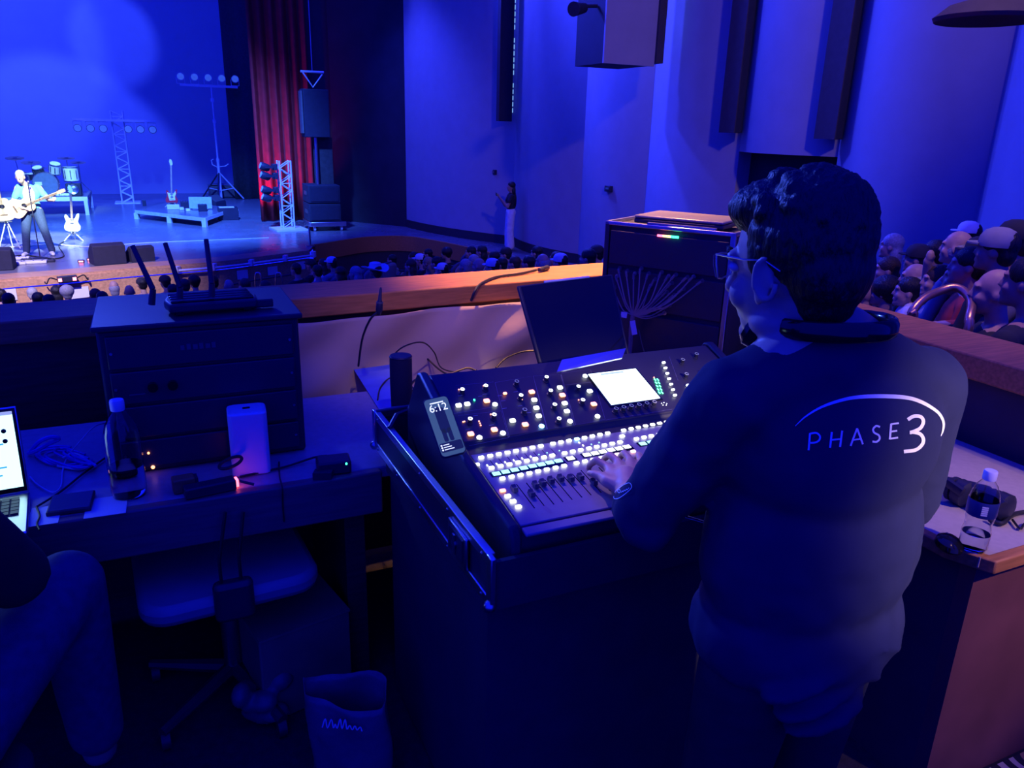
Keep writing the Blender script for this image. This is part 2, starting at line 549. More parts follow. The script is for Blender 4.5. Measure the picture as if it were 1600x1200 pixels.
def offset_curve(C, d):
    out = []
    for i, p in enumerate(C):
        t = C[min(i + 1, len(C) - 1)] - C[max(i - 1, 0)]
        n_ = Vector((t.y, -t.x, 0)).normalized()      # towards the audience
        out.append(p + n_ * d)
    return out
def strip_wall(name, C, z0, z1, d0, d1, m, parent=None):
    a_, b_ = offset_curve(C, d0), offset_curve(C, d1)
    mb = MB()
    n = len(C)
    vs = []
    for i in range(n):
        vs += [Vector((a_[i].x, a_[i].y, z0)), Vector((b_[i].x, b_[i].y, z0)), Vector((b_[i].x, b_[i].y, z1)), Vector((a_[i].x, a_[i].y, z1))]
    fs = []
    for i in range(n - 1):
        for k in range(4):
            fs.append((4 * i + k, 4 * i + (k + 1) % 4, 4 * i + 4 + (k + 1) % 4, 4 * i + 4 + k))
    fs += [(0, 1, 2, 3), tuple(4 * (n - 1) + k for k in (3, 2, 1, 0))]
    return mb.add(vs, fs).build(name, m, parent)
tr = strip_wall('trim_1', EDGE, STG - 0.02, STG + 0.02, -0.52, 0.03, 'oak_light'); struct(tr, 'pale wooden border along the front edge of the stage')
tr = strip_wall('trim_2', EDGE, STG - 0.14, STG - 0.02, -0.02, 0.05, 'oak_light'); struct(tr, 'wooden lip under the stage edge')
tr = strip_wall('wall_stage_front', EDGE, -3.2, STG - 0.17, -0.02, 0.03, 'oak_light'); struct(tr, 'wood-panelled stage front')
tr = strip_wall('trim_3', EDGE2, STG - 0.36, STG + 0.03, -0.03, 0.05, 'oak'); struct(tr, 'curved wooden band along the raised side aisle')
tr = strip_wall('wall_pit', EDGE2, -3.2, STG - 0.36, -0.05, 0.0, 'wall_dark'); struct(tr, 'dark curved wall below the wooden band')
def hit_front(x, y, C, d=0.03):
    r_ = ray(x, y)
    Q = offset_curve(C, d)
    for i in range(len(Q) - 1):
        p, q = Q[i], Q[i + 1]
        s = q - p
        den = r_.x * s.y - r_.y * s.x
        if abs(den) < 1e-9:
            continue
        t = ((p.x - CAM.x) * s.y - (p.y - CAM.y) * s.x) / den
        k = ((p.x - CAM.x) * r_.y - (p.y - CAM.y) * r_.x) / den
        if -0.001 <= k <= 1.001 and t > 0:
            return CAM + r_ * t, math.atan2(s.y, s.x)
    return PD(x, y, 15), ANG
# backdrop, legs, proscenium, curtain
struct(MB().b2(-20, 6.2, BDV, BDV + 0.1, STG, 12).build('wall_backdrop', 'cyc', M=FR(Vector((0, 0, 0)))), 'pale cyclorama backdrop lit blue')
def drape(name, u0, u1, v, z0, z1, m, amp=0.07, wl=0.32, n=None):
    n = n or int((u1 - u0) / wl * 10)
    def fn(s, t):
        u = u0 + (u1 - u0) * s
        a = amp * (0.55 + 0.45 * (1 - t)) * (math.sin(2 * PI * u / wl) + 0.35 * math.sin(2 * PI * u / wl * 0.37 + 1))
        return B(u, v + a, z0 + (z1 - z0) * t)
    return MB().grid(fn, n, 8).build(name, m, solid=0.03)
pr = UV(PV(362, 250, 31.2))[0]
tag(drape('leg_drape', pr, pr + 3.2, 31.2, STG + 0.01, 11, 'leg_drape', 0.05, 0.5), 'tall dark masking drape hanging at the side of the backdrop', 'drape')
cu0 = UV(PV(408, 340, 24.0))[0]
cu1 = UV(PV(492, 340, 24.0))[0]
tag(drape('stage_curtain', cu0, cu1, 24.0, STG + 0.02, 10, 'curtain_red', 0.09, 0.30), 'dark red pleated house curtain drawn to the side of the stage', 'curtain')
w0 = UV(PV(523, 345, 24.1))[0]
struct(MB().b2(cu1 - 0.02, w0 + 0.05, 24.1, 24.6, STG, 10).build('wall_proscenium', 'wall_dark', M=FR(Vector())), 'narrow proscenium pier catching blue light')
C0 = Vector((6.66, 21.8))
C_ = Vector((w0, 23.9))
mb = MB()
pa, pb = B(C_.x, C_.y, 0), B(C0.x + 0.05, C0.y, 0)
dn = (pb - pa).normalized()
nn = Vector((dn.y, -dn.x, 0))
mb.prism([(q.x, q.y) for q in (pa, pb, pb - nn * 0.3, pa - nn * 0.3)], STG, 10)
struct(mb.build('wall_return', 'wall_black', smooth=False), 'black return wall beside the stage')
# right side wall: convex vertical panels between cusps
def cusp(px, u):
    r_ = ray(px, 212)
    t = u / r_.dot(BX)
    return Vector((u, r_.dot(BY) * t))
CUS = [C0, cusp(805, 8.2), cusp(913, 8.4), cusp(1016, 8.5), cusp(1158, 8.5), cusp(1314, 8.5), cusp(1552, 8.5), Vector((8.5, 3.2)), Vector((8.5, 0.6)), Vector((8.5, -2.2))]
wr = MB()
for i in range(len(CUS) - 1):
    p, q = CUS[i], CUS[i + 1]
    wr.b2(max(p.x, q.x) + 0.75, max(p.x, q.x) + 0.85, q.y, p.y, -3, 10)
wall_right = struct(wr.build('wall_right', 'wall_black', M=FR(Vector()), smooth=False), 'side wall of tall curved plaster panels')
def arc_pts(p, q, sag, n=18, off=0.0):
    d = q - p
    L = d.length
    nrm = Vector((d.y, -d.x)).normalized()
    if nrm.x > 0:
        nrm = -nrm
    return [p + d * (i / n) + nrm * (sag * L * 4 * (i / n) * (1 - i / n) + off) for i in range(n + 1)]
SAG = 0.075
SAGS = [0.06, 0.08, 0.08, 0.09, 0.15, 0.16, 0.16, 0.16, 0.16]
def panel_mesh(p, q, z0, z1, sag=SAG, off=0.0, thick=0.25):
    A_ = arc_pts(p, q, sag, off=off)
    mb = MB()
    ring = [(a.x, a.y) for a in A_] + [(a.x + thick, a.y) for a in reversed(A_)]
    return mb.prism(ring, z0, z1)
for i in range(len(CUS) - 1):
    z0 = 1.45 if i == 4 else -3.0
    o = panel_mesh(CUS[i], CUS[i + 1], z0, 10, SAGS[i]).build('panel', 'wall_paint', wall_right)
bb = MB()
for i in range(3):
    A_ = arc_pts(CUS[i], CUS[i + 1], SAGS[i], off=0.012)
    A2 = arc_pts(CUS[i], CUS[i + 1], SAGS[i], off=-0.02)
    bb.prism([(a.x, a.y) for a in A_] + [(a.x, a.y) for a in reversed(A2)], STG, STG + 0.22)
struct(bb.build('baseboard_right', 'baseboard', M=FR(Vector())), 'dark baseboard along the curved side wall')
d5, d6 = CUS[4], CUS[5]
struct(MB().b2(8.75, 8.8, d6.y, d5.y, -3, 1.5).build('door_1', 'wall_black', M=FR(Vector()), smooth=False), 'dark side doorway below a hanging curved panel')
# blue washes raking along the side wall from the stage side
for i, (pw, du, dv) in enumerate(((2400, -3.0, -1.0), (3000, -1.7, 4.2), (2300, -1.7, 4.2), (2400, -1.7, 4.2), (4200, -3.0, 7.5), (4800, -3.0, 7.5), (3200, -3.0, 7.5))):
    p, q = CUS[i], CUS[i + 1]
    tg = p.lerp(q, 0.3)
    spot('wall_wash', B(p.x + du, p.y + dv, 6.8), B(tg.x, tg.y, 0.8), (0.03, 0.045, 1.0), pw, 60, 1.0, 0.15)
# hanging fins on the side wall
def fin(i, bottom, w, dep, label, strip=False, shift=0.0):
    p = CUS[i]
    t = thing('wall_fin', label, 'wall fin', FR(B(p.x - 0.12 - dep / 2, p.y + shift, bottom)))
    MB().b2(-dep / 2, dep / 2, -w / 2, w / 2, 0, 10 - bottom).build('fin_blade', 'black_matte', t, bevel=0.01)
    MB().b2(-dep / 2 - 0.02, -dep / 2, -w / 2 - 0.03, w / 2 + 0.03, 0.0, 10 - bottom).build('edge_trim', 'wall_dark', t)
    if strip:
        for k in range(22):
            if k in (5, 12):
                continue
            MB().b2(dep / 2, dep / 2 + 0.02, -w / 2 - 0.006, -w / 2, 0.2 + k * 0.14, 0.30 + k * 0.14).build('light_cell', 'strip_cell', t)
    return t
K['strip_cell'] = led('strip_cell', (0.35, 0.75, 1.0), 0.6)
def zat(px, py, i):
    q = B(CUS[i].x, CUS[i].y, 0)
    return PD(px, py, q.y).z
fin(1, zat(805, 190, 1), 0.10, 0.34, 'dark hanging wall fin with a lit strip, left of the grey soffit box', True)
fin(4, zat(1158, 208, 4), 0.30, 0.16, 'dark hanging wall fin at the left edge of the hanging curved panel')
fin(5, zat(1316, 218, 5), 0.30, 0.16, 'dark hanging wall fin at the right edge of the hanging curved panel')
# soffit box
V0 = 11.6
ul = UV(PV(943, 98, V0))[0]
ur = UV(PV(1022, 101, V0))[0]
zb = PV(980, 101, V0).z
t = thing('soffit_box', 'grey box soffit hanging high on the side wall, black on its side', 'soffit', FR(B(ul, V0, zb)))
MB().b2(0, ur - ul, 0, 0.04, 0, 6).build('front_panel', 'wall_paint', t)
MB().b2(0.0, ur - ul - 0.1, 0.04, 0.95, 0, 6).build('body', 'wall_black', t)
MB().b2(ur - ul, ur - ul + 0.14, -0.05, 0.5, 0.05, 6).build('side_fin', 'wall_dark', t)
MB().b2(ur - ul + 0.14, ur - ul + 0.17, 0.0, 0.05, 0.3, 3).build('light_strip', 'strip_cell', t)
t = thing('wall_spotlight', 'small black spotlight bracketed at the top left of the soffit box', 'spotlight', FR(B(ul - 0.25, V0 + 0.3, PV(920, 8, V0).z)))
MB().cyl((0, 0, 0), (-0.28, -0.18, -0.06), 0.08, 0.11, 16).build('can', 'black_matte', t)
MB().cyl((0.24, 0, 0.05), (-0.1, 0, 0.02), 0.03, n=8).build('bracket', 'black_matte', t)
# small wall devices
def wall_hit(px, py):
    for k in range(900):
        q = PD(px, py, 7 + 0.02 * k)
        u, v, _ = UV(q)
        for i in range(len(CUS) - 1):
            if CUS[i + 1].y <= v <= CUS[i].y:
                A_ = arc_pts(CUS[i], CUS[i + 1], SAGS[i])
                au = min(A_, key=lambda a: abs(a.y - v)).x
                if u >= au:
                    return q
    return PD(px, py, 20)
for px, py, lab in ((774, 269, 'small dark wall device beside the standing woman'), (953, 295, 'small dark wall device above the audience, left of the rack')):
    t = thing('wall_device', lab, 'wall device', FR(wall_hit(px, py)))
    MB().b2(-0.07, 0.06, -0.10, 0.10, -0.06, 0.06).build('housing', 'black_plastic', t, bevel=0.01)
    MB().b2(-0.08, -0.07, -0.07, 0.04, -0.01, 0.025).build('window', 'steel', t)
# pendant house light in the upper right corner
pp = PD(1545, 18, 4.6)
t = thing('pendant_lamp', 'wide unlit pendant lamp dish hanging in the upper right corner', 'lamp', Matrix.Translation(pp))
MB().lathe([(0.02, 0.16), (0.09, 0.15), (0.10, 0.06), (0.20, 0.03), (0.27, -0.03), (0.26, -0.05), (0.12, -0.02), (0.02, -0.01)], 32).build('dish', 'wall_dark', t)
MB().cyl((0, 0, 0.15), (0, 0, 5), 0.012, n=8).build('cord', 'black_plastic', t)
# booth platform and walls
struct(MB().b2(-5, 2.62, -4, 3.30, -0.12, 0).build('floor_booth', 'carpet_dark', M=FR(Vector()), smooth=False), 'dark carpet on the booth floor')
struct(MB().b2(1.72, 2.38, -4, 0.995, 0.0, 0.004).build('floor_aisle', 'carpet', M=FR(Vector()), smooth=False), 'floral patterned carpet beside the counter')
LF = FR(B(1.92, 3.115, 0), math.atan(0.075))      # the front ledge stands slightly askew to the console
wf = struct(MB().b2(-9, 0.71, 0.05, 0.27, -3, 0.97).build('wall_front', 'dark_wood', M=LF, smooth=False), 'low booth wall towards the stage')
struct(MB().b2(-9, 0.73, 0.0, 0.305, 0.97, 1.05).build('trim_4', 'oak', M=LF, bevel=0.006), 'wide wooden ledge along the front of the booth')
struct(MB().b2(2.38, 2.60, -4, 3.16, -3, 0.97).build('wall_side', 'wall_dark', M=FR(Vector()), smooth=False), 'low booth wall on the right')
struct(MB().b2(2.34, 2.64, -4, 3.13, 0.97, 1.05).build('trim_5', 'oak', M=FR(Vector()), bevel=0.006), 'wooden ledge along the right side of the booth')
# warm house downlights; the cloth spot at the end is an added fill
spot('house_downlight_front', B(2.5, 4.1, 4.6), B(2.0, 3.22, 1.05), (1.0, 0.44, 0.13), 3000, 34, 1.0, 0.05)
spot('house_downlight_side', B(3.4, 2.2, 5.5), B(4.0, 3.1, 0.8), WARM, 340, 78, 1.0, 0.06)
spot('house_light_booth', B(1.7, -2.6, 2.7), B(1.30, 0.75, 1.14), (1.0, 0.72, 0.58), 1700, 13, 1.0, 0.05)
spot('house_light_counter', B(2.7, -1.6, 3.6), B(1.98, 1.05, 0.7), (1.0, 0.62, 0.5), 420, 17, 1.0, 0.06)
spot('house_light_back', B(4.0, -2.0, 8.0), B(8.4, 13.5, 1.0), (1.0, 0.62, 0.5), 1100, 36, 1.0, 0.3)
spot('curtain_red_light', B(2.45, 23.1, STG + 0.2), B(3.5, 24, STG + 1.6), (1, 0.02, 0.2), 230, 70, 1.0, 0.05)
spot('house_light_console', B(0.9, 4.4, 4.6), B(0.98, 1.38, 0.95), (1.0, 0.55, 0.75), 300, 10, 1.0, 0.05)
spot('cloth_fill_spot', B(0.3, -1.2, 4.4), B(1.05, 3.0, 0.85), (1.0, 0.62, 0.45), 210, 15, 1.0, 0.06)  # unseen fill added behind the camera to warm the tan cloth

# ------------------------------------------------------------------ booth furniture
# long desk on the left
K['desk_edge'] = mat('desk_edge', (0.20, 0.11, 0.10), 0.45, var=0.2, scale=6, stretch=(1, 12, 12))
t = thing('long_desk', 'long wooden-edged desk below the front ledge, holding laptop and black rack', 'desk', FR(B(0, 0, 0)))
MB().b2(-2.2, 1.30, 2.02, 2.70, 0.715, 0.75).build('desk_top', 'laminate', t, bevel=0.004)
MB().b2(-2.2, 0.52, 1.985, 2.02, 0.62, 0.751).build('front_edge', 'desk_edge', t, bevel=0.005)
for u in (-2.1, -0.9, 0.45):
    MB().b2(u - 0.03, u + 0.03, 2.06, 2.65, 0, 0.715).build('leg', 'dark_wood', t)
MB().b2(-2.2, 1.30, 2.66, 2.69, 0.1, 0.715).build('back_panel', 'dark_wood', t)
# side counter on the right
t = thing('side_counter', 'tan-topped side counter with an orange wood edge, holding the small water bottle', 'counter', FR(B(1.67, 0.955, 0)))
MB().b2(0.03, 0.67, 0.03, 1.15, 0.735, 0.762).build('counter_top', 'tan_laminate', t)
MB().prism([(0, 0.10), (0.045, 0.0), (0.67, 0.0), (0.67, 0.03), (0.06, 0.03), (0.03, 0.11), (0.03, 1.15), (0, 1.15)], 0.728, 0.764).build('edge_band', 'oak', t, bevel=0.004)
MB().b2(0.06, 0.67, 0.05, 0.09, 0, 0.73).build('end_panel', 'red_panel', t)
MB().b2(0.06, 0.09, 0.09, 1.12, 0, 0.73).build('side_panel', 'wall_dark', t)
# tan cloth pinned inside the front wall
def cloth_fn(s, q):
    u = 0.42 + 1.35 * s
    top = 0.965
    bot = 0.60 - 0.06 * math.sin(3 * s) + 0.03 * math.sin(11 * s)
    z = top + (bot - top) * q
    v = 3.115 + 0.075 * (u - 1.92) - 0.035 - 0.02 * math.sin(9 * s + 4 * q) - 0.10 * q * q - 0.03 * math.sin(5 * s - 7 * q) * q - 0.012 * math.sin(23 * s + 9 * q)
    return B(u, v, z)
tag(MB().grid(cloth_fn, 60, 24).build('cloth_drape', 'tan_cloth', solid=0.006), 'tan cloth drape hanging below the front ledge between rack and tablet', 'cloth')
# black equipment rack on the desk, left
t = thing('equipment_rack', 'large black rack case on the desk with a router on top', 'rack', FR(B(-0.172, 2.20, 0.752)))
MB().b2(0, 0.52, 0.02, 0.40, 0.0, 0.415).build('case_body', 'black_plastic', t, bevel=0.008)
for i, (z0, z1) in enumerate(((0.02, 0.10), (0.11, 0.20), (0.21, 0.30), (0.31, 0.40))):
    f_ = MB().b2(0.02, 0.50, 0.005, 0.02, z0, z1).build('rack_unit', 'panel_dark', t, bevel=0.003)
    for x in (0.03, 0.49):
        MB().cyl((x, 0.002, (z0 + z1) / 2), (x, 0.006, (z0 + z1) / 2), 0.004, n=8).build('screw', 'steel', f_)
    if i == 3:
        for k, w in enumerate((0.010, 0.010, 0.012, 0.010, 0.012, 0.010)):
            MB().b2(0.20 + k * 0.016, 0.20 + k * 0.016 + w, 0.003, 0.006, 0.350, 0.363 + 0.003 * (k % 2)).build('badge_glyph', 'grey_plastic', f_)
    if i == 2:
        for x in (0.12, 0.17):
            MB().cyl((x, -0.012, 0.255), (x, 0.006, 0.255), 0.013, n=16).build('knob', 'black_gloss', f_)
        MB().b2(0.06, 0.10, 0.002, 0.006, 0.235, 0.238).build('marking', 'grey_plastic', f_)
MB().b2(-0.01, 0.53, 0.0, 0.41, 0.415, 0.430).build('case_lid', 'black_plastic', t, bevel=0.004)
pl = PV(232, 708, 2.083)
for (px, py, m_, r_) in ((232, 708, 'led_orange', 0.0035), (239, 730, 'led_orange_core', 0.0055)):
    q = PV(px, py, 2.202)
    lq = t.matrix_world.inverted() @ q
    MB().ell(lq, (r_, 0.004, r_), nu=10, nv=6).build('status_light', m_, t)
# three-antenna router on the rack
RT = FR(B(0.125, 2.33, 1.184), R(3))
t = thing('router', 'flat black router with three tall antennas standing on the black rack', 'router', RT)
mb = MB()
mb.prism([(-0.115, -0.07), (0.115, -0.07), (0.125, 0.0), (0.11, 0.07), (-0.11, 0.07), (-0.125, 0.0)], 0.008, 0.034)
mb.build('router_body', 'black_plastic', t, bevel=0.006)
for k in range(4):
    MB().b2(-0.11, 0.11, -0.055 + k * 0.032, -0.033 + k * 0.032, 0.033, 0.040).build('top_rib', 'black_gloss', t, bevel=0.003)
for k in (-1, 1):
    MB().b2(k * 0.09 - 0.01, k * 0.09 + 0.01, -0.05, 0.05, 0, 0.01).build('foot', 'black_matte', t)
def antenna(base_px, kink_px, tip_px, V):
    p0, p1, p2 = PV(*base_px, V - 0.05), PV(*kink_px, V - 0.05), PV(*tip_px, V)
    I = RT.inverted()
    a_ = MB()
    a_.tube([I @ p0, I @ p1], [0.009, 0.008], 8)
    a_.tube([I @ p1, I @ (p1 * 0.97 + p2 * 0.03), I @ p2], [0.0065, 0.0075, 0.0065], 8)
    a_.build('antenna', 'black_plastic', t)
antenna((237, 476), (239, 452), (207, 384), 2.31)
antenna((281, 466), (281, 449), (258, 380), 2.31)
antenna((331, 464), (331, 443), (322, 374), 2.31)
q0, q1, q2 = PZ(368, 478, 1.187), PZ(395, 480, 1.186), PZ(410, 479, 1.187)
t = thing('power_plug', 'black cable with a stubby plug lying beside the router on the rack', 'plug', Matrix.Translation(q2))
MB().b2(-0.03, 0.03, -0.014, 0.014, 0, 0.024).build('plug_body', 'black_plastic', t, M=Matrix.Rotation(ANG, 4, 'Z'), bevel=0.004)
MB().tube([Vector((-0.03, -0.014, 0.012)), q1 - q2 + Vector((0, 0, 0.004)), q0 - q2 + Vector((0, 0, 0.003))], 0.003, 6).build('cord', 'cable', t)

# laptop at the left edge
L0 = PZ(42, 826, 0.775)
L1 = PZ(46, 758, 0.775)
ld = (L1 - L0)
la = math.atan2(ld.y, ld.x) - PI / 2
t = thing('open_laptop', 'open laptop with a bright white screen at the left end of the desk', 'laptop', FA(Vector((L0.x, L0.y, 0.752)), la))
dep = 0.235
MB().b2(-0.34, 0.0, 0.0, dep, 0, 0.016).build('base', 'aluminium', t, bevel=0.004)
kb = MB().b2(-0.315, -0.025, 0.10, dep - 0.03, 0.016, 0.0175).build('keyboard_well', 'black_matte', t)
key = MB().box((0, 0, 0), (0.0165, 0.0165, 0.003)).mesh('key', 'black_plastic')
for r_ in range(5):
    for c_ in range(14):
        o = link('key', key, kb, Matrix.Translation((-0.305 + 0.0205 * c_ + 0.009, 0.113 + 0.020 * r_, 0.019)))
MB().b2(-0.22, -0.11, 0.012, 0.085, 0.016, 0.0168).build('trackpad', 'steel', t)
LM = Matrix.Translation((0, dep, 0.016)) @ Matrix.Rotation(R(-16), 4, 'X')
lid = MB().b2(-0.34, 0.0, 0.0, 0.008, 0, 0.225).build('screen_lid', 'aluminium', t, M=LM, bevel=0.003)
MB().b2(-0.336, -0.004, -0.001, 0.0, 0.004, 0.221).build('bezel', 'black_gloss', lid)
MB().b2(-0.329, -0.011, -0.002, -0.001, 0.016, 0.214).build('display', 'laptop_screen', lid)
for k in range(9):
    z = 0.19 - 0.02 * k
    MB().b2(-0.09, -0.04 - 0.012 * (k % 3), -0.0026, -0.002, z, z + 0.004).build('text_row', 'screen_teal', lid)
for k in range(2):
    MB().ell((-0.035, -0.0024, 0.165 - 0.026 * k), (0.006, 0.0006, 0.006), nu=12, nv=6).build('icon', 'black_gloss', lid)
MB().b2(-0.329, -0.011, -0.0026, -0.002, 0.205, 0.214).build('title_bar', 'screen_grey', lid)

# big clear bottle
bq = PZ(203, 772, 0.752)
t = thing('large_bottle', 'large clear plastic bottle, a third full, standing on the left desk', 'bottle', Matrix.Translation(bq))
prof = [(0.030, 0.004), (0.040, 0.0), (0.0435, 0.02), (0.0445, 0.05), (0.0445, 0.155), (0.043, 0.175), (0.036, 0.20), (0.024, 0.222), (0.0155, 0.235), (0.0145, 0.255)]
inner = [(max(0.001, a - 0.0012), b + 0.001) for a, b in reversed(prof)]
MB().lathe(prof + inner, 36).build('bottle_shell', 'glass', t)
MB().lathe([(0.028, 0.006), (0.0385, 0.003), (0.042, 0.02), (0.043, 0.05), (0.043, 0.085)], 36).build('water', 'water', t)
MB().lathe([(0.0165, 0.238), (0.0175, 0.242), (0.0175, 0.262), (0.016, 0.266)], 24).build('bottle_cap', 'cap_white', t)

# white gateway box
gq = PZ(393, 733, 0.752)
t = thing('white_gateway', 'tall white rounded gateway box on the desk before the black rack', 'router', FR(gq, R(-4)))
def rrect(w, d, r, n=5):
    out = []
    for cx, cy, a0 in ((w - r, d - r, 0), (-w + r, d - r, 90), (-w + r, -d + r, 180), (w - r, -d + r, 270)):
        for k in range(n + 1):
            a = R(a0 + 90 * k / n)
            out.append((cx + r * math.cos(a), cy + r * math.sin(a)))
    return out
MB().prism(rrect(0.052, 0.045, 0.016), 0.0, 0.185).build('gateway_body', 'white_plastic', t, bevel=0.004)
MB().prism(rrect(0.043, 0.037, 0.012), 0.185, 0.187).build('top_plate', 'white_paint', t)
MB().prism(rrect(0.010, 0.006, 0.003), 0.187, 0.1885).build('top_vent', 'black_gloss', t)
ring = [Vector((-0.058 + 0.03 * math.cos(a), -0.06 + 0.018 * math.sin(a), 0.055 + 0.010 * math.sin(a + 1))) for a in [2 * PI * k / 28 for k in range(28)]]
tag(MB().tube([gq + Matrix.Rotation(ANG, 3, 'Z') @ p for p in ring], 0.0045, 8, closed=True).build('cable_loop', 'cable'), 'black cable looped in front of the white gateway box', 'cable')

# power strip with red switch, orange block, blue tape
rq = PZ(350, 765, 0.752)
t = thing('power_strip', 'black power strip with a glowing red switch on the desk', 'power strip', FR(rq, R(8)))
MB().b2(-0.10, 0.03, -0.02, 0.02, 0, 0.03).build('housing', 'black_plastic', t, bevel=0.004)
MB().b2(0.03, 0.038, -0.012, 0.012, 0.004, 0.026).build('switch', 'led_red', t, bevel=0.002)
MB().tube([(0.038, -0.006, 0.02), (0.06, -0.015, 0.012), (0.075, -0.02, 0.006)], 0.004, 8).build('plug_pin', 'black_plastic', t)
oq = PZ(288, 766, 0.752)
t = thing('orange_block', 'small orange-brown block adapter lying beside the power strip', 'adapter', FR(oq, R(5)))
MB().b2(-0.028, 0.028, -0.02, 0.02, 0, 0.04).build('block', 'oak', t, bevel=0.004)
MB().b2(0.028, 0.036, -0.016, 0.016, 0.004, 0.036).build('socket_face', 'black_plastic', t)
oq = PZ(326, 762, 0.752)
tag(MB().b2(-0.016, 0.016, -0.01, 0.01, 0, 0.02).build('tape_tab', mat('tape_blue', (0.05, 0.12, 0.5), 0.5), M=FR(oq + Vector((0.0, -0.045, 0)), R(0)), bevel=0.002), 'small blue tape tab before the power strip', 'tape')
# black adapter with green light
aq = PZ(520, 735, 0.752)
t = thing('black_adapter', 'dark interface box with a glowing green light beside the flight case', 'adapter', FR(B(*UV(aq)[:2], 0.752), R(-6)))
MB().b2(-0.045, 0.05, -0.035, 0.03, 0, 0.04).build('housing', 'black_plastic', t, bevel=0.006)
gq2 = t.matrix_world.inverted() @ PV(541, 724, UV(aq)[1] - 0.035)
MB().ell(gq2, 0.005, nu=10, nv=6).build('status_light', 'led_green', t)
MB().prism([(-0.06, -0.05), (-0.01, -0.06), (0.0, -0.03), (-0.05, -0.02)], 0, 0.02).build('cable_clip', 'black_matte', t)
def cable(name, pts, r_, label, m_='cable', n=6, sm=6):
    return tag(MB().tube(spline(pts, sm), r_, n).build(name, m_), label, 'cable')
D = 0.757
cable('desk_cable', [PZ(375, 745, D), PZ(420, 735, D), PZ(450, 728, D), PZ(490, 715, D + .01), PZ(510, 712, D + .02)], 0.0035, 'black cable from the white gateway to the dark interface box')
cable('desk_cable', [PZ(436, 722, D), PZ(437, 745, D), PZ(441, 762, D), PV(442, 790, 1.98), PV(444, 815, 1.98)], 0.0025, 'thin cable dropping over the desk edge below the gateway')
cable('white_cable', [PZ(180, 660, D + .05), PZ(150, 665, D + .08), PZ(125, 690, D + .05), PZ(105, 715, D + .01), PZ(98, 735, D), PZ(95, 760, D), PZ(82, 769, D), PZ(60, 758, D), PZ(47, 745, D)], 0.0022, 'thin white cable looping from the large bottle to the laptop', 'cable_white')
cable('white_cable', [PZ(98, 716, D + .012), PZ(112, 709, D + .02), PZ(126, 712, D + .02), PZ(138, 722, D + .01), PZ(135, 730, D), PZ(120, 733, D), PZ(90, 728, D)], 0.004, 'thick bright cable coil on the bundle of blue cables', 'cable_white')
cable('desk_cable', [PZ(165, 715, D), PZ(130, 740, D), PZ(95, 768, D), PZ(57, 792, D)], 0.003, 'black cable lying across the desk past the notebook')
cable('desk_cable', [PZ(57, 792, D), PZ(62, 806, D), PZ(58, 818, D), PZ(62, 828, D)], 0.0025, 'short cable end hanging by the laptop corner')
K['cable_blue'] = mat('cable_blue', (0.04, 0.10, 0.55), 0.4)
for i in range(6):
    cx, cy = 95 + 7 * i, 712 + 3 * (i % 3)
    pts = [PZ(cx + (38 - 3 * i) * math.cos(a) * (1 + 0.2 * math.sin(2 * a + i)), cy + (15 - i) * math.sin(a + 0.3 * i), D + 0.004 * i + 0.004 * math.sin(3 * a)) for a in [2 * PI * k / 12 for k in range(11)]]
    cable('blue_cable', pts, 0.004, ORD[i] + ' loop from the bottom of the tangled blue cable bundle on the left desk', 'cable_blue')
cable('blue_cable', [PZ(48, 705, D + .02), PZ(62, 690, D + .05), PZ(80, 683, D + .06), PZ(92, 686, D + .05), PZ(75, 694, D + .04), PZ(55, 705, D + .03), PZ(45, 708, D)], 0.006, 'thick blue cable tail rising behind the laptop screen', 'cable_blue')
nq = PZ(112, 790, 0.752)
t = thing('notebook_tablet', 'dark blue-lit tablet lying flat on the desk beside the laptop', 'tablet', FR(nq, R(-3)))
MB().b2(-0.05, 0.05, -0.05, 0.055, 0, 0.012).build('body', 'black_plastic', t, bevel=0.003)
MB().b2(-0.046, 0.046, -0.046, 0.051, 0.012, 0.0128).build('glass_face', 'black_gloss', t)
nq = PZ(165, 790, 0.752)
tag(MB().b2(-0.045, 0.05, -0.06, 0.05, 0, 0.001).build('paper_sheet', 'paper', M=FR(nq, R(-2))), 'loose paper sheet on the desk before the large bottle', 'paper')
nq = PZ(70, 805, 0.752)
tag(MB().b2(-0.035, 0.035, -0.055, 0.05, 0, 0.001).build('paper_sheet', 'paper', M=FR(nq, R(-2))), 'loose paper sheet on the desk edge beside the laptop', 'paper')
# gooseneck lamp in front of the cloth, and cable with connector on the ledge
cable('gooseneck_cable', [PV(560, 572, 2.7), PV(566, 530, 2.6), PV(578, 500, 2.5), PV(590, 488, 2.5)], 0.004, 'thin dark gooseneck stem rising from the desk before the tan cloth')
gp = PV(592, 489, 2.5)
t = thing('gooseneck_lamp', 'slim dark gooseneck lamp head upright before the tan cloth', 'lamp', Matrix.Translation(gp))
tp = PV(595, 449, 2.5) - gp
MB().tube([Vector((0, 0, -0.005)), tp * 0.1, tp * 0.4, tp * 0.5, tp * 0.95, tp], [0.006, 0.012, 0.011, 0.007, 0.004, 0.002], 12).build('lamp_head', 'black_plastic', t)
MB().tube([tp * 0.38, tp * 0.44], 0.0118, 12).build('collar', 'grey_plastic', t)
ZL = 1.052
cable('ledge_cable', [PV(736, 470, 3.0), PV(742, 455, 3.0), PZ(752, 443, ZL + .006), PZ(775, 433, ZL + .006), PZ(810, 428, ZL + .006), PZ(838, 422, ZL + .008)], 0.006, 'black cable running over the orange-lit ledge to a connector')
cq = PZ(848, 420, ZL + 0.012)
cdv = (PZ(863, 416, ZL + 0.012) - PZ(838, 422, ZL + 0.012)).normalized()
t = thing('cable_connector', 'black cable connector lying on the orange-lit ledge', 'connector', Matrix.Translation(cq))
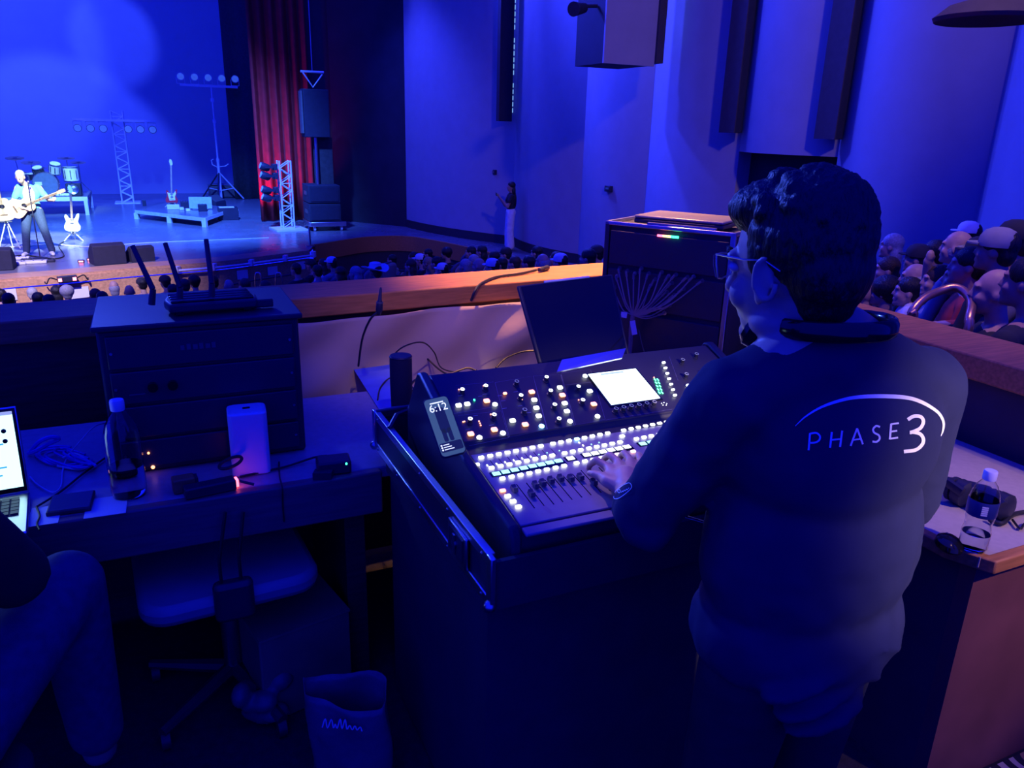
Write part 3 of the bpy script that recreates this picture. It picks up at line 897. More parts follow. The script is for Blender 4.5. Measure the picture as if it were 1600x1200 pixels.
MB().tube([-cdv * 0.035, cdv * 0.0], [0.009, 0.011], 12).build('boot', 'black_matte', t)
MB().tube([cdv * 0.0, cdv * 0.045], 0.0125, 12).build('shell', 'black_plastic', t)

# standing rack with cable loom at the right end
RZ = 1.335
A1 = PZ(946, 346, RZ); A2 = PZ(1150, 366, RZ)
dx = (A2 - A1)
ra = math.atan2(dx.y, dx.x)
RW = dx.length
RM = FA(Vector((A1.x, A1.y, 0)), ra)
t = thing('patch_rack', 'tall black patch rack with a closed laptop on top and cables fanned over it', 'rack', RM)
MB().b2(0, RW, 0.015, 0.62, 0, RZ - 0.01).build('case_body', 'black_matte', t, bevel=0.006)
for x0, x1, m_ in ((0, 0.02, 'black_plastic'), (RW - 0.02, RW, 'steel')):
    MB().b2(x0, x1, 0, 0.02, 0, RZ).build('corner_post', m_, t, bevel=0.003)
for y0, y1, x0, x1 in ((0, 0.015, 0, RW), (0.605, 0.62, 0, RW), (0, 0.62, 0, 0.015), (0, 0.62, RW - 0.015, RW)):
    MB().b2(x0, x1, y0, y1, RZ - 0.012, RZ + 0.004).build('top_rail', 'aluminium', t, bevel=0.003)
RI = RM.inverted()
def on_rack(px, py, out=0.0):
    q, d = RI @ CAM, RI.to_3x3() @ ray(px, py)
    s = (-out - q.y) / d.y
    return q + d * s
for i, (z0, z1) in enumerate(((1.16, 1.30), (0.98, 1.14), (0.74, 0.96), (0.5, 0.72))):
    MB().b2(0.025, RW - 0.025, 0.004, 0.02, z0, z1).build('rack_unit', 'panel_dark', t, bevel=0.003)
for i in range(8):
    q = on_rack(1029 + 4.2 * i, 368 + 0.4 * i, 0.002)
    MB().box(q, (0.010, 0.004, 0.009)).build('meter_light', ('led_red', 'led_red', 'led_orange', 'led_yellow', 'led_yellow', 'led_green', 'led_green', 'led_green')[i], t)
# loom of cables fanned over the rack
base = [(985, 545), (986, 515), (989, 490)]
tips = [(962, 432), (966, 420), (978, 424), (990, 428), (1000, 420), (1012, 428), (1015, 447), (1022, 437), (1032, 426), (1043, 432), (1048, 443), (1054, 430), (1040, 457), (1052, 462), (1044, 478), (1036, 490), (1066, 452), (1072, 434), (1082, 433), (1095, 440), (958, 450)]
t2 = thing('cable_loom', 'multicore cable loom fanning out like a small tree over the patch rack', 'cable', RM)
trunk = [on_rack(*p, 0.05) for p in ((982, 560), (985, 540), (986, 515), (989, 492))]
K['loom_sleeve'] = mat('loom_sleeve', (0.30, 0.24, 0.18), 0.6)
K['loom_core'] = mat('loom_core', (0.42, 0.34, 0.24), 0.5)
MB().tube(spline(trunk, 5), 0.009, 10).build('trunk', 'loom_sleeve', t2)
random.seed(11)
for i, (tx, ty) in enumerate(tips):
    st = on_rack(989, 492, 0.05)
    k = 0.45 + 0.12 * random.random()
    mx, my = 989 + (tx - 989) * k + random.uniform(-4, 4), 492 + (ty - 492) * k * 0.8 + 6
    pts = [st, on_rack((989 + mx) / 2, (492 + my) / 2 + 2, 0.055), on_rack(mx, my, 0.05), on_rack(tx, ty, 0.012)]
    b_ = MB().tube(spline(pts, 5), 0.0026, 6).build('tail', 'loom_core', t2)
    a_, c_ = Vector(pts[3]), (Vector(pts[3]) - Vector(pts[2])).normalized()
    MB().tube([a_ - c_ * 0.022, a_ + c_ * 0.0], 0.0052, 8).build('plug', 'loom_sleeve', b_)
    MB().cyl((a_.x, 0.0, a_.z), (a_.x, 0.008, a_.z), 0.009, n=12).build('jack', 'steel' if i % 3 == 0 else 'grey_plastic', b_)
MB().prism([(-0.012, -0.03), (0.012, -0.03), (0.012, 0.03), (-0.012, 0.03)], 0, 0.001, Matrix.Translation(on_rack(990, 512, 0.064)) @ Matrix.Rotation(R(80), 4, 'X') @ Matrix.Rotation(R(20), 4, 'Z')).build('tie_tag', 'paper', t2)
MB().prism([(-0.014, -0.012), (0.014, -0.012), (0.014, 0.012), (-0.014, 0.012)], 0, 0.001, Matrix.Translation(on_rack(975, 492, 0.062)) @ Matrix.Rotation(R(80), 4, 'X')).build('tie_tag', 'paper', t2)
# closed laptop on the rack
lq = PZ(1076, 340, RZ + 0.03)
t = thing('closed_laptop', 'closed grey laptop lying on top of the patch rack', 'laptop', FA(Vector((lq.x, lq.y, RZ + 0.005)), ra + R(2)))
MB().b2(-0.19, 0.19, -0.13, 0.14, 0, 0.018).build('base', 'black_plastic', t, bevel=0.005)
K['laptop_grey'] = mat('laptop_grey', (0.22, 0.20, 0.21), 0.35, metal=0.4)
MB().b2(-0.19, 0.19, -0.13, 0.14, 0.019, 0.032).build('lid', 'laptop_grey', t, bevel=0.006)
MB().prism(rrect(0.022, 0.006, 0.003), 0.032, 0.0326).build('lid_badge', 'steel', t)
MB().b2(-0.12, 0.17, -0.15, -0.135, 0, 0.008).build('front_bar', 'aluminium', t)

# tablet on a stand behind the console
tl, tr_, bl, br = PV(808, 447, 2.06), PV(958, 428, 2.06), PV(845, 580, 1.96), PV(985, 558, 1.96)
org = (bl + br) / 2
ax = (br - bl).normalized()
ay = ((tl + tr_) / 2 - org)
ay = (ay - ax * ay.dot(ax)).normalized()
az = ax.cross(ay)
TM = Matrix.Translation(org) @ Matrix((ax, ay, az)).transposed().to_4x4()
TI = TM.inverted()
t = thing('tablet_stand', 'black tablet screen leaning on a stand behind the mixing console', 'tablet', TM)
cor = [TI @ q for q in (bl, br, tr_, tl)]
MB().prism([(c.x, c.y) for c in cor], -0.012, 0.0).build('tablet_body', 'black_plastic', t, bevel=0.005)
ins = [((c.x) * 0.94, 0.012 + c.y * 0.94) for c in cor]
MB().prism(ins, 0.0, 0.001).build('dark_glass', 'black_gloss', t)
s0, s1 = TI @ PV(850, 443, 2.055), TI @ PV(920, 435, 2.055)
MB().tube([s0 + Vector((0, 0.004, 0.004)), s1 + Vector((0, 0.004, 0.004))], 0.0035, 8).build('top_bar', 'white_plastic', t)
f4 = [PV(870, 581, 1.695), PV(972, 559, 1.71), PV(978, 544, 1.755), PV(878, 562, 1.74)]
f4 = [TI @ q for q in f4]
mb = MB()
nz = (f4[1] - f4[0]).cross(f4[3] - f4[0]).normalized() * 0.004
mb.add([*f4, *[q - nz for q in f4]], [(0, 1, 2, 3), (7, 6, 5, 4), (0, 4, 5, 1), (1, 5, 6, 2), (2, 6, 7, 3), (3, 7, 4, 0)])
mb.build('stand_foot', 'aluminium', t)
MB().tube([TI @ PV(845, 576, 1.94), TI @ PV(868, 572, 1.94)], 0.006, 8).build('stand_clip', 'steel', t)
# cup, blue sheet and cables behind the console
cq = PZ(627, 612, 0.80)
q = B(0.62, 2.28, 0.752)
cq = Vector((q.x, q.y, 0.752))
pk = PV(626, 555, 2.28)
cq = Vector((pk.x, pk.y, 0.752))
t = thing('black_tumbler', 'black cylindrical tumbler standing behind the left end of the console', 'cup', Matrix.Translation(cq))
MB().lathe([(0.030, 0.0), (0.032, 0.01), (0.036, 0.16), (0.036, pk.z - 0.752 - 0.008)], 24).build('cup_body', 'black_matte', t)
MB().lathe([(0.036, pk.z - 0.752 - 0.008), (0.037, pk.z - 0.752 - 0.004), (0.034, pk.z - 0.752), (0.005, pk.z - 0.752)], 24).build('lid', 'black_plastic', t)
sq = [PZ(553, 578, 0.753), PZ(612, 570, 0.753), PZ(618, 640, 0.753), PZ(592, 640, 0.753)]
tag(MB().prism([(p.x, p.y) for p in sq], 0.7525, 0.755).build('blue_folder', mat('folder_blue', (0.12, 0.2, 0.6), 0.5), smooth=False), 'flat blue folder on the desk beside the black tumbler', 'folder')
cable('desk_cable', [PZ(610, 560, D + .1), PZ(630, 542, D + .17), PZ(660, 535, D + .15), PZ(678, 550, D + .06), PZ(690, 575, D), PZ(720, 582, D), PZ(745, 578, D)], 0.003, 'black cable arching over the tumbler behind the console')
cable('desk_cable', [PZ(665, 558, D), PZ(690, 580, D), PZ(705, 583, D), PZ(730, 575, D + .01), PZ(745, 580, D)], 0.004, 'thick black cable lying directly behind the console corner')
cable('desk_cable', [PZ(775, 575, D), PZ(790, 560, D + .02), PZ(815, 550, D + .02), PZ(840, 548, D + .02)], 0.004, 'black cable curving behind the tablet foot')
cable('desk_cable', [PZ(590, 625, D), PZ(595, 605, D), PZ(612, 590, D + .01), PZ(640, 600, D + .03), PZ(655, 625, D + .02)], 0.003, 'black cable crossing the blue folder')
for i, (a_, b_) in enumerate((((655, 590), (632, 615)), ((660, 602), (640, 618)), ((668, 588), (650, 600)))):
    cable('cable_end', [PZ(*a_, 0.86), PZ((a_[0] + b_[0]) / 2, (a_[1] + b_[1]) / 2 - 4, 0.88), PZ(*b_, 0.85)], 0.005, ORD[i] + ' dark cable end bunched beside the top left console corner')

# ------------------------------------------------------------------ flight case, console
t = thing('folding_table', 'dark folding table carrying the flight case', 'table', FR(B(0, 0, 0)))
MB().b2(0.53, 1.56, 1.24, 1.98, 0.752, 0.785).build('table_top', 'black_matte', t, bevel=0.004)
for u in (0.58, 1.48):
    for v in (1.32, 1.95):
        MB().cyl((u, v, 0), (u, v, 0.752), 0.014, n=10).build('leg', 'black_plastic', t)
    MB().cyl((u, 1.32, 0.25), (u, 1.95, 0.25), 0.010, n=8).build('brace', 'black_plastic', t)
MB().b2(0.54, 1.55, 1.245, 1.25, 0.02, 0.752).build('front_skirt', 'black_matte', t)
MB().b2(0.54, 0.545, 1.25, 1.97, 0.02, 0.752).build('side_skirt', 'black_matte', t)
t = thing('flight_case', 'open black flight case base with aluminium edges around the mixing console', 'case', FR(B(0, 0, 0.786)))
U1, U2, V1, V2, ZT = 0.53, 1.535, 1.198, 2.09, 0.119
MB().b2(U1, U2, V1, V2, 0, 0.012).build('case_floor', 'black_matte', t)
MB().b2(U1, U1 + 0.012, V1, V2, 0.012, ZT - 0.01).build('side_board', 'black_plastic', t)
MB().b2(U2 - 0.012, U2, V1, V2, 0.012, ZT - 0.01).build('side_board', 'black_plastic', t)
MB().b2(U1 + 0.012, U2 - 0.012, V1, V1 + 0.012, 0.012, ZT - 0.01).build('front_board', 'black_matte', t)
MB().b2(U1 + 0.012, U2 - 0.012, V2 - 0.012, V2, 0.012, ZT - 0.01).build('rear_board', 'black_plastic', t)
def extr(u0, u1, v0, v1, z0, z1, nm='edge_extrusion'):
    MB().b2(u0, u1, v0, v1, z0, z1).build(nm, 'aluminium', t, bevel=0.0025)
for uu in (U1 - 0.005, U2 - 0.013):
    extr(uu, uu + 0.018, V1 + 0.02, V2 - 0.02, ZT - 0.024, ZT)
    extr(uu, uu + 0.006, V1 + 0.02, V2 - 0.02, 0.0, 0.024)
    extr(uu - 0.002, uu + 0.010, V1 - 0.004, V1 + 0.022, 0.002, ZT + 0.001, 'corner_angle')
    extr(uu - 0.002, uu + 0.010, V2 - 0.022, V2 + 0.004, 0.002, ZT + 0.001, 'corner_angle')
extr(U1 + 0.012, U2 - 0.012, V2 - 0.014, V2 + 0.005, ZT - 0.024, ZT)
for v in (V1 + 0.05, V1 + 0.25, V1 + 0.45, V1 + 0.65, V1 + 0.84):
    for z in (0.012, ZT - 0.014):
        MB().ell((U1 - 0.006, v, z), (0.002, 0.004, 0.004), nu=10, nv=6).build('rivet', 'steel', t)
l_ = MB().b2(U1 - 0.012, U1 - 0.004, V1 + 0.12, V1 + 0.23, 0.022, 0.098).build('butterfly_latch', 'steel', t, bevel=0.003)
MB().b2(U1 - 0.015, U1 - 0.011, V1 + 0.135, V1 + 0.215, 0.034, 0.088).build('latch_dish', 'black_plastic', l_)
MB().box((U1 - 0.018, V1 + 0.175, 0.062), (0.004, 0.012, 0.046)).build('latch_wing', 'steel', l_)
MB().cyl((U1 - 0.012, V1 + 0.175, 0.062), (U1 - 0.020, V1 + 0.175, 0.062), 0.010, n=14).build('latch_hub', 'steel', l_)
MB().ell((U1 - 0.004, V1 + 0.006, 0.008), (0.014, 0.014, 0.014), nu=12, nv=8).build('ball_corner', 'steel', t)
MB().ell((U1 - 0.004, V2 - 0.006, 0.008), (0.014, 0.014, 0.014), nu=12, nv=8).build('ball_corner', 'steel', t)
# open corner bracket and strap at the far left corner
MB().tube([(U1, V2 - 0.02, ZT), (U1 + 0.10, V2 - 0.02, ZT + 0.004), (U1 + 0.17, V2 - 0.05, ZT + 0.03)], 0.005, 6).build('lid_strap', 'grey_plastic', t)
MB().tube([(U1, V2 - 0.16, ZT), (U1 + 0.03, V2 - 0.13, ZT + 0.025), (U1 + 0.08, V2 - 0.09, ZT + 0.02), (U1 + 0.13, V2 - 0.02, ZT + 0.05)], 0.007, 6).build('lid_strap', 'black_plastic', t)

CU0, CU1 = 0.575, 1.495
con = thing('mixing_console', 'large digital mixing console covered in lit buttons, faders and a bright screen', 'mixing console', FR(B(0, 0, 0)))
prof = [(1.228, 0.80), (1.228, 0.925), (1.237, 0.941), (1.513, 0.982), (1.545, 0.985), (1.552, 0.998), (1.802, 1.088), (1.815, 1.085), (1.90, 0.96), (1.90, 0.80)]
MX = Matrix(((0, 0, 1, 0), (1, 0, 0, 0), (0, 1, 0, 0), (0, 0, 0, 1)))
MB().prism(prof, 0.60, 1.49, MX).build('console_body', 'black_plastic', con, bevel=0.004)
cheek = [(1.215, 0.80), (1.215, 0.925), (1.228, 0.948), (1.50, 0.992), (1.545, 1.003), (1.80, 1.098), (1.82, 1.094), (1.91, 0.96), (1.91, 0.80)]
MB().prism(cheek, CU0, 0.60, MX).build('side_cheek', 'black_plastic', con, bevel=0.006)
MB().prism(cheek, 1.49, 1.515, MX).build('side_cheek', 'black_plastic', con, bevel=0.006)
def plane_frame(v0, z0, v1, z1, u0=0.60):
    o_ = B(u0, v0, z0)
    y_ = (B(u0, v1, z1) - o_).normalized()
    x_ = BX.copy()
    return Matrix.Translation(o_) @ Matrix((x_, y_, x_.cross(y_))).transposed().to_4x4(), (Vector((v1 - v0, z1 - z0))).length
CI = con.matrix_world.inverted()
DF, DL = plane_frame(1.237, 0.943, 1.513, 0.984)
PF, PL = plane_frame(1.552, 1.000, 1.802, 1.090)
deck = MB().b2(0.004, 0.886, 0.0, DL, -0.006, 0.0).build('fader_deck', 'deck_metal', con, M=CI @ DF, bevel=0.002)
lip = MB().b2(0.004, 0.886, -0.030, -0.004, -0.010, -0.002).build('wrist_lip', 'deck_metal', con, M=CI @ DF, bevel=0.003)
pan = MB().b2(0.004, 0.886, 0.0, PL, -0.006, 0.0).build('top_panel', 'panel_dark', con, M=CI @ PF, bevel=0.002)
DI, PI_ = DF.inverted(), PF.inverted()
def onp(I, px, py, h=0.0):
    q, d = I @ CAM, I.to_3x3() @ ray(px, py)
    s = (h - q.z) / d.z
    return q + d * s
def c3(x, y): return (720 + x / 5.0, 640 + y / 5.0)
def c1(x, y): return (560 + x / 4.617, 560 + y / 4.617)
def c2(x, y): return (760 + x / 4.444, 520 + y / 4.444)
MESH = {}
def put(nm, key, mk, parent, pos, rot=0.0):
    if key not in MESH:
        MESH[key] = mk()
    return link(nm, MESH[key], parent, Matrix.Translation(pos) @ Matrix.Rotation(rot, 4, 'Z'))
def round_mesh(r_, h, m_):
    return MB().lathe([(r_, 0), (r_, h * 0.6), (r_ * 0.8, h)], 14).mesh('lit_button', m_)
def rect_mesh(w, d, h, m_):
    return MB().prism(rrect(w, d, min(w, d) * 0.5), 0, h).mesh('lit_button', m_)
def dbtn(x, y, m_='led_white', w=0.0062, d=0.0042):
    put('lit_button', ('d', m_, w, d), lambda: rect_mesh(w, d, 0.003, m_), deck, onp(DI, *c3(x, y), 0.002))
rowA = [(160, 377), (230, 363), (297, 350), (365, 338), (431, 325), (497, 312), (560, 299), (625, 287), (720, 268), (782, 257), (845, 245), (966, 222), (1027, 210), (1087, 198), (1147, 187), (1272, 165), (1330, 153), (1386, 142), (1443, 131), (1498, 121), (1553, 110), (125, 433), (1260, 210)]
rowB = [(240, 458), (311, 443), (380, 430), (448, 415), (516, 402), (582, 388), (650, 375), (714, 361), (811, 343), (875, 330), (937, 318), (1001, 305), (1062, 292), (1122, 280), (1183, 268), (1244, 256), (1372, 231), (1431, 219), (1488, 208)]
rowC = [(325, 541), (397, 527), (467, 513), (536, 499), (604, 484), (672, 470), (741, 456), (807, 442), (904, 420), (970, 406), (1034, 393), (1098, 379), (1161, 366), (1478, 300)]
for p in rowA + rowB + rowC:
    dbtn(*p)
# the banks run on to the right, behind the operator
for k in range(1, 5):
    dbtn(1553 + 55 * k, 110 - 11 * k); dbtn(1488 + 60 * k, 208 - 12 * k); dbtn(1478 + 62 * k, 300 - 13 * k)
dbtn(907, 233, 'led_blue')
for p in ((1223, 353), (1285, 341), (1346, 330)):
    dbtn(*p, 'led_pink')
for p, m_ in zip(((327, 637), (366, 679), (408, 720), (450, 763)), ('led_orange_core', 'led_white', 'led_white', 'led_white')):
    dbtn(*p, m_, 0.0066, 0.0046)
for p in ((207, 437), (280, 425), (347, 412), (414, 397), (480, 382), (547, 368), (925, 258), (955, 280)):
    put('meter_light', 'ms', lambda: MB().b2(-0.0012, 0.0012, -0.003, 0.003, 0, 0.001).mesh('meter_light', 'led_white'), deck, onp(DI, *c3(*p), 0.001))
for p in ((610, 352), (674, 338), (770, 321), (1020, 272), (1080, 258)):
    put('meter_light', 'mc', lambda: MB().b2(-0.0012, 0.0012, -0.0015, 0.0015, 0, 0.001).mesh('meter_light', 'led_cyan'), deck, onp(DI, *c3(*p), 0.001))
def scribble(cells, m_, parent=deck):
    P = [onp(DI, *c3(*c), 0.0) for c in cells]
    for q in P:
        f_ = put('scribble_strip', ('sc', m_), lambda: MB().b2(-0.0088, 0.0088, -0.0062, 0.0062, 0.0005, 0.0025).mesh('scribble_strip', m_), parent, q)
    x0, x1, yy = P[0].x - 0.014, P[-1].x + 0.014, P[0].y
    MB().b2(x0, x1, yy - 0.0092, yy + 0.0092, 0, 0.0012).build('strip_bezel', 'black_gloss', parent)
scribble([(278, 505), (349, 490), (420, 475), (491, 460), (560, 445), (628, 432), (695, 418), (762, 404)], 'led_cyan')
scribble([(857, 384)], 'led_white')
scribble([(985, 357), (1048, 345), (1110, 332), (1172, 319), (1235, 307), (1297, 294)], 'led_white')
scribble([(1422, 270), (1485, 258), (1548, 246), (1611, 234)], 'led_cyan')
# faders: slot and cap
slots = [((455, 580), (555, 775)), ((530, 570), (632, 755)), ((600, 555), (707, 745)), ((672, 545), (780, 725)), ((745, 530), (850, 708)), ((820, 515), (926, 690)), ((893, 500), (995, 672)), ((965, 470), (1070, 655)),
         ((1035, 460), (1140, 640)), ((1105, 447), (1205, 620)), ((1345, 385), (1450, 560)), ((1425, 380), (1530, 550))]
caps_ = [(418, 612), (553, 650), (585, 582), (640, 566), (705, 546), (780, 530), (860, 530), (935, 520), (1040, 560)]
def fader_cap():
    mb = MB()
    mb.prism([(-0.010, 0.0), (0.010, 0.0), (0.007, 0.010), (0.002, 0.0075), (-0.002, 0.0075), (-0.007, 0.010)], -0.0048, 0.0048, Matrix.Rotation(R(90), 4, 'X') @ Matrix.Rotation(R(90), 4, 'Y') @ Matrix.Rotation(R(0), 4, 'Z'))
    return mb.mesh('fader_cap', 'black_plastic')
capm = MB().add([(-0.0055, -0.010, 0.003), (0.0055, -0.010, 0.003), (0.0055, 0.010, 0.003), (-0.0055, 0.010, 0.003), (-0.005, -0.0075, 0.013), (0.005, -0.0075, 0.013), (0.005, -0.0015, 0.010), (-0.005, -0.0015, 0.010),
                 (0.005, 0.0015, 0.010), (-0.005, 0.0015, 0.010), (0.005, 0.0075, 0.013), (-0.005, 0.0075, 0.013)],
                [(3, 2, 1, 0), (0, 1, 5, 4), (4, 5, 6, 7), (7, 6, 8, 9), (9, 8, 10, 11), (11, 10, 2, 3), (1, 2, 10, 8, 6, 5), (0, 4, 7, 9, 11, 3)]).mesh('fader_cap', 'grey_plastic', smooth=False)
for (a, b_) in slots:
    p, q = onp(DI, *c3(*a)), onp(DI, *c3(*b_))
    xm = (p.x + q.x) / 2
    MB().b2(xm - 0.0011, xm + 0.0011, min(p.y, q.y), max(p.y, q.y), 0.0, 0.0006).build('fader_slot', 'black_gloss', deck)
for c in caps_:
    link('fader_cap', capm, deck, Matrix.Translation(onp(DI, *c3(*c), 0.008) - Vector((0, 0, 0.008))))
for (x, y) in ((50, 452), (218, 630), (408, 830)):
    put('deck_screw', 'scr', lambda: MB().lathe([(0.0018, 0), (0.0018, 0.0004), (0.0003, 0.0004)], 10).mesh('deck_screw', 'black_gloss'), deck, onp(DI, *c3(x, y)))
# thin meter slits between the button rows
for i in range(8):
    p, q = onp(DI, *c3(225 + 68 * i, 395 - 13 * i)), onp(DI, *c3(275 + 68 * i, 445 - 13 * i))
    MB().b2(p.x, p.x + 0.001, min(p.y, q.y), max(p.y, q.y), 0, 0.0005).build('meter_slit', 'black_gloss', deck)
# top panel
def knob(px, py, lit=True):
    q = onp(PI_, px, py, 0.006)
    q.z = 0
    k_ = put('rotary_knob', 'kn', lambda: MB().lathe([(0.0085, 0), (0.0082, 0.002), (0.0058, 0.003), (0.0055, 0.013), (0.0045, 0.014)], 18).mesh('rotary_knob', 'black_plastic'), pan, q)
    if lit:
        put('knob_ring', 'kr', lambda: MB().tube([(0.0043 * math.cos(2 * PI * i / 16), 0.0043 * math.sin(2 * PI * i / 16), 0.0142) for i in range(16)], 0.0014, 6, closed=True).mesh('knob_ring', 'led_white'), pan, q)
    else:
        put('knob_ring', 'kd', lambda: MB().tube([(0.0052 * math.cos(2 * PI * i / 16), 0.0052 * math.sin(2 * PI * i / 16), 0.0140) for i in range(16)], 0.0005, 5, closed=True).mesh('knob_ring', 'led_dim'), pan, q)
for p in ((748, 240), (917, 213), (1170, 282), (804, 452), (977, 422)):
    knob(*c1(*p))
for p in ((1140, 181), (1197, 385)):
    knob(*c1(*p), False)
for p in ((415, 322), (443, 416), (471, 513), (501, 611), (636, 387), (666, 481)):
    knob(*c2(*p))
for p in ((897, 540), (950, 530), (1003, 520), (1057, 512), (1110, 502), (1163, 494), (1360, 200), (1385, 300), (1455, 160), (1505, 280)):
    knob(*c2(*p), False)
def prect(p, m_, w=0.0070, d=0.0058, rr=False):
    key = ('p', m_, w, d, rr)
    put('lit_button', key, lambda: (round_mesh(0.0068, 0.004, m_) if rr else rect_mesh(w, d, 0.0035, m_)), pan, onp(PI_, *p, 0.003))
for p in ((723, 342), (785, 332), (1268, 302), (1283, 360), (1300, 418), (1112, 452)):
    prect(c1(*p), 'led_white')
for p in ((925, 310), (1250, 245), (810, 548), (980, 517), (1203, 480)):
    prect(c1(*p), 'led_orange_core', 0.0076, 0.0066)
prect(c1(1057, 256), 'led_orange', 0.0045, 0.0035)
for p in ((985, 334), (873, 573), (1042, 541)):
    prect(c1(*p), 'led_white', rr=True)
prect(c1(1321, 491), 'led_blue', rr=True)
for p in ((510, 383), (543, 492), (558, 547), (717, 408)):
    prect(c2(*p), 'led_white')
for p in ((527, 436), (745, 498)):
    prect(c2(*p), 'led_orange_core', 0.0076, 0.0066)
for p in ((580, 616), (685, 302), (771, 582)):
    prect(c2(*p), 'led_white', rr=True)
for p in ((1230, 210), (1242, 247), (1255, 285), (1267, 322), (1281, 360), (1294, 398), (1308, 436)):
    prect(c2(*p), 'led_white', 0.0052, 0.0028)
prect(c2(1400, 370), 'led_white', 0.005, 0.005)
for p in ((725, 227), (903, 200), (765, 457), (755, 460), (955, 405), (1180, 300), (870, 455), (877, 470), (882, 485)):
    put('ring_light', 'rl', lambda: MB().ell((0, 0, 0.001), (0.0022, 0.0022, 0.0018), nu=8, nv=6).mesh('ring_light', 'led_orange_core'), pan, onp(PI_, *c1(*p), 0.001))
put('ring_light', 'rg', lambda: MB().ell((0, 0, 0.001), (0.0024, 0.004, 0.0018), nu=8, nv=6).mesh('ring_light', 'led_green'), pan, onp(PI_, *c1(836, 302), 0.001))
put('ring_light', 'rl', None, pan, onp(PI_, *c2(640, 468), 0.001))
put('ring_light', 'rl', None, pan, onp(PI_, *c2(1163, 312), 0.001))
for a in ((1180, 330), (1188, 352), (1195, 375), (1202, 398), (1210, 420)):
    for dx_ in (0, 20):
        put('meter_cell', 'mcell', lambda: MB().b2(-0.0018, 0.0018, -0.0042, 0.0042, 0, 0.001).mesh('meter_cell', 'led_green'), pan, onp(PI_, *c2(a[0] - 10 + dx_, a[1] - 4), 0.001))
for i in range(5):
    a = 2 * PI * i / 5
    put('pad_dot', 'pd', lambda: MB().ell((0, 0, 0.0006), (0.0014, 0.0014, 0.001), nu=8, nv=6).mesh('pad_dot', 'led_white'), pan, onp(PI_, *c2(1235, 495), 0) + Vector((0.008 * math.cos(a), 0.006 * math.sin(a), 0)))
# screen
quad = [onp(PI_, *c2(*p), 0.004) for p in ((822, 508), (1152, 455), (1082, 238), (757, 285))]
x0 = (quad[0].x + quad[3].x) / 2; x1 = (quad[1].x + quad[2].x) / 2
y0 = (quad[0].y + quad[1].y) / 2; y1 = (quad[2].y + quad[3].y) / 2
scr = MB().b2(x0, x1, y0, y1, 0.0005, 0.004).build('screen', 'screen_white', con, M=CI @ PF)
MB().b2(x0 - 0.006, x1 + 0.006, y0 - 0.006, y1 + 0.006, 0, 0.0025).build('screen_bezel', 'black_gloss', con, M=CI @ PF)
MB().b2(x0 + 0.035, x1 - 0.045, y1 - 0.012, y1 - 0.005, 0.004, 0.0044).build('screen_title', 'screen_teal', scr)
for i, fx in enumerate((0.12, 0.32, 0.55, 0.64, 0.82)):
    for k in range(3):
        xx = x0 + (x1 - x0) * fx
        MB().b2(xx, xx + 0.007, y1 - 0.026 - 0.006 * k, y1 - 0.023 - 0.006 * k, 0.004, 0.0044).build('screen_mark', 'screen_grey', scr)
# printed frame lines on the panel
def pline(pts, conv, w=0.0007):
    MB().ribbon([tuple(onp(PI_, *conv(*p), 0.0006)) for p in pts], w).build('frame_line', 'line_print', pan)
pline([(60, 345), (160, 725), (420, 668), (325, 300), (60, 345)], c2)
pline([(325, 300), (425, 670), (610, 645), (515, 290), (325, 300)], c2)
pline([(520, 290), (620, 640), (825, 600), (722, 255), (520, 280)], c2)
pline([(545, 362), (745, 340)], c2)
pline([(830, 605), (1290, 530)], c2)
pline([(670, 400), (980, 350)], c1)
pline([(1270, 165), (1330, 330)], c2)
pline([(700, 195), (975, 170)], c1)
pline([(720, 412), (1030, 378), (1082, 572), (800, 630)], c1)
for p in ((735, 268), (880, 272), (910, 258), (845, 412), (1135, 240), (1165, 342), (1230, 390), (1020, 268), (1045, 305), (1055, 360), (790, 510), (960, 480)):
    q = onp(PI_, *c1(*p), 0.0006)
    MB().b2(q.x - 0.006, q.x + 0.006, q.y - 0.0008, q.y + 0.0008, 0, 0.0006).build('print_mark', 'line_print', pan)
# small green-lit lead hanging over the screen edge
cable('talkback_lead', [PV(998, 515, 1.95), PV(1005, 545, 1.85), PV(1015, 570, 1.75), PV(1022, 588, 1.70)], 0.0015, 'thin lead dropping onto the console beside its bright screen')

# phone leaning on the console
pb1, pb2 = PV(690, 717, 1.495), PV(731, 706, 1.495)
best = None
for i in range(60):
    vv = 1.50 + 0.005 * i
    c_ = PV(683, 620, vv)
    e = abs((c_ - (pb1 + pb2) / 2).length - 0.150)
    if best is None or e < best[0]:
        best = (e, vv)
vt = best[1]
pt1, pt2 = PV(663.5, 624.5, vt), PV(702, 616, vt)
ax = (pb2 - pb1 + pt2 - pt1).normalized()
org = (pb1 + pb2) / 2
ay = (pt1 + pt2) / 2 - org
hh = ay.length
ay = (ay - ax * ay.dot(ax)).normalized()
ww = ((pb2 - pb1).length + (pt2 - pt1).length) / 2
PM = Matrix.Translation(org) @ Matrix((ax, ay, ax.cross(ay))).transposed().to_4x4()
t = thing('smartphone', 'smartphone showing 6:12 leaning upright on the left end of the console', 'phone', PM)
def rr2(w, h_, r_, y0_=0.0, n=5):
    return [(a, b_ + y0_ + h_ / 2) for a, b_ in rrect(w / 2, h_ / 2, r_, n)]
MB().prism(rr2(ww, hh, 0.011), -0.008, 0.0).build('phone_body', 'black_plastic', t, bevel=0.0015)
scn = MB().prism(rr2(ww - 0.005, hh - 0.005, 0.009, 0.0025), 0.0, 0.0006).build('display', 'phone_screen', t)
MB().prism(rr2(0.40 * ww, 0.45 * hh, 0.012, 0.38 * hh), 0.0006, 0.0008).build('wallpaper_shape', 'phone_dark', scn)
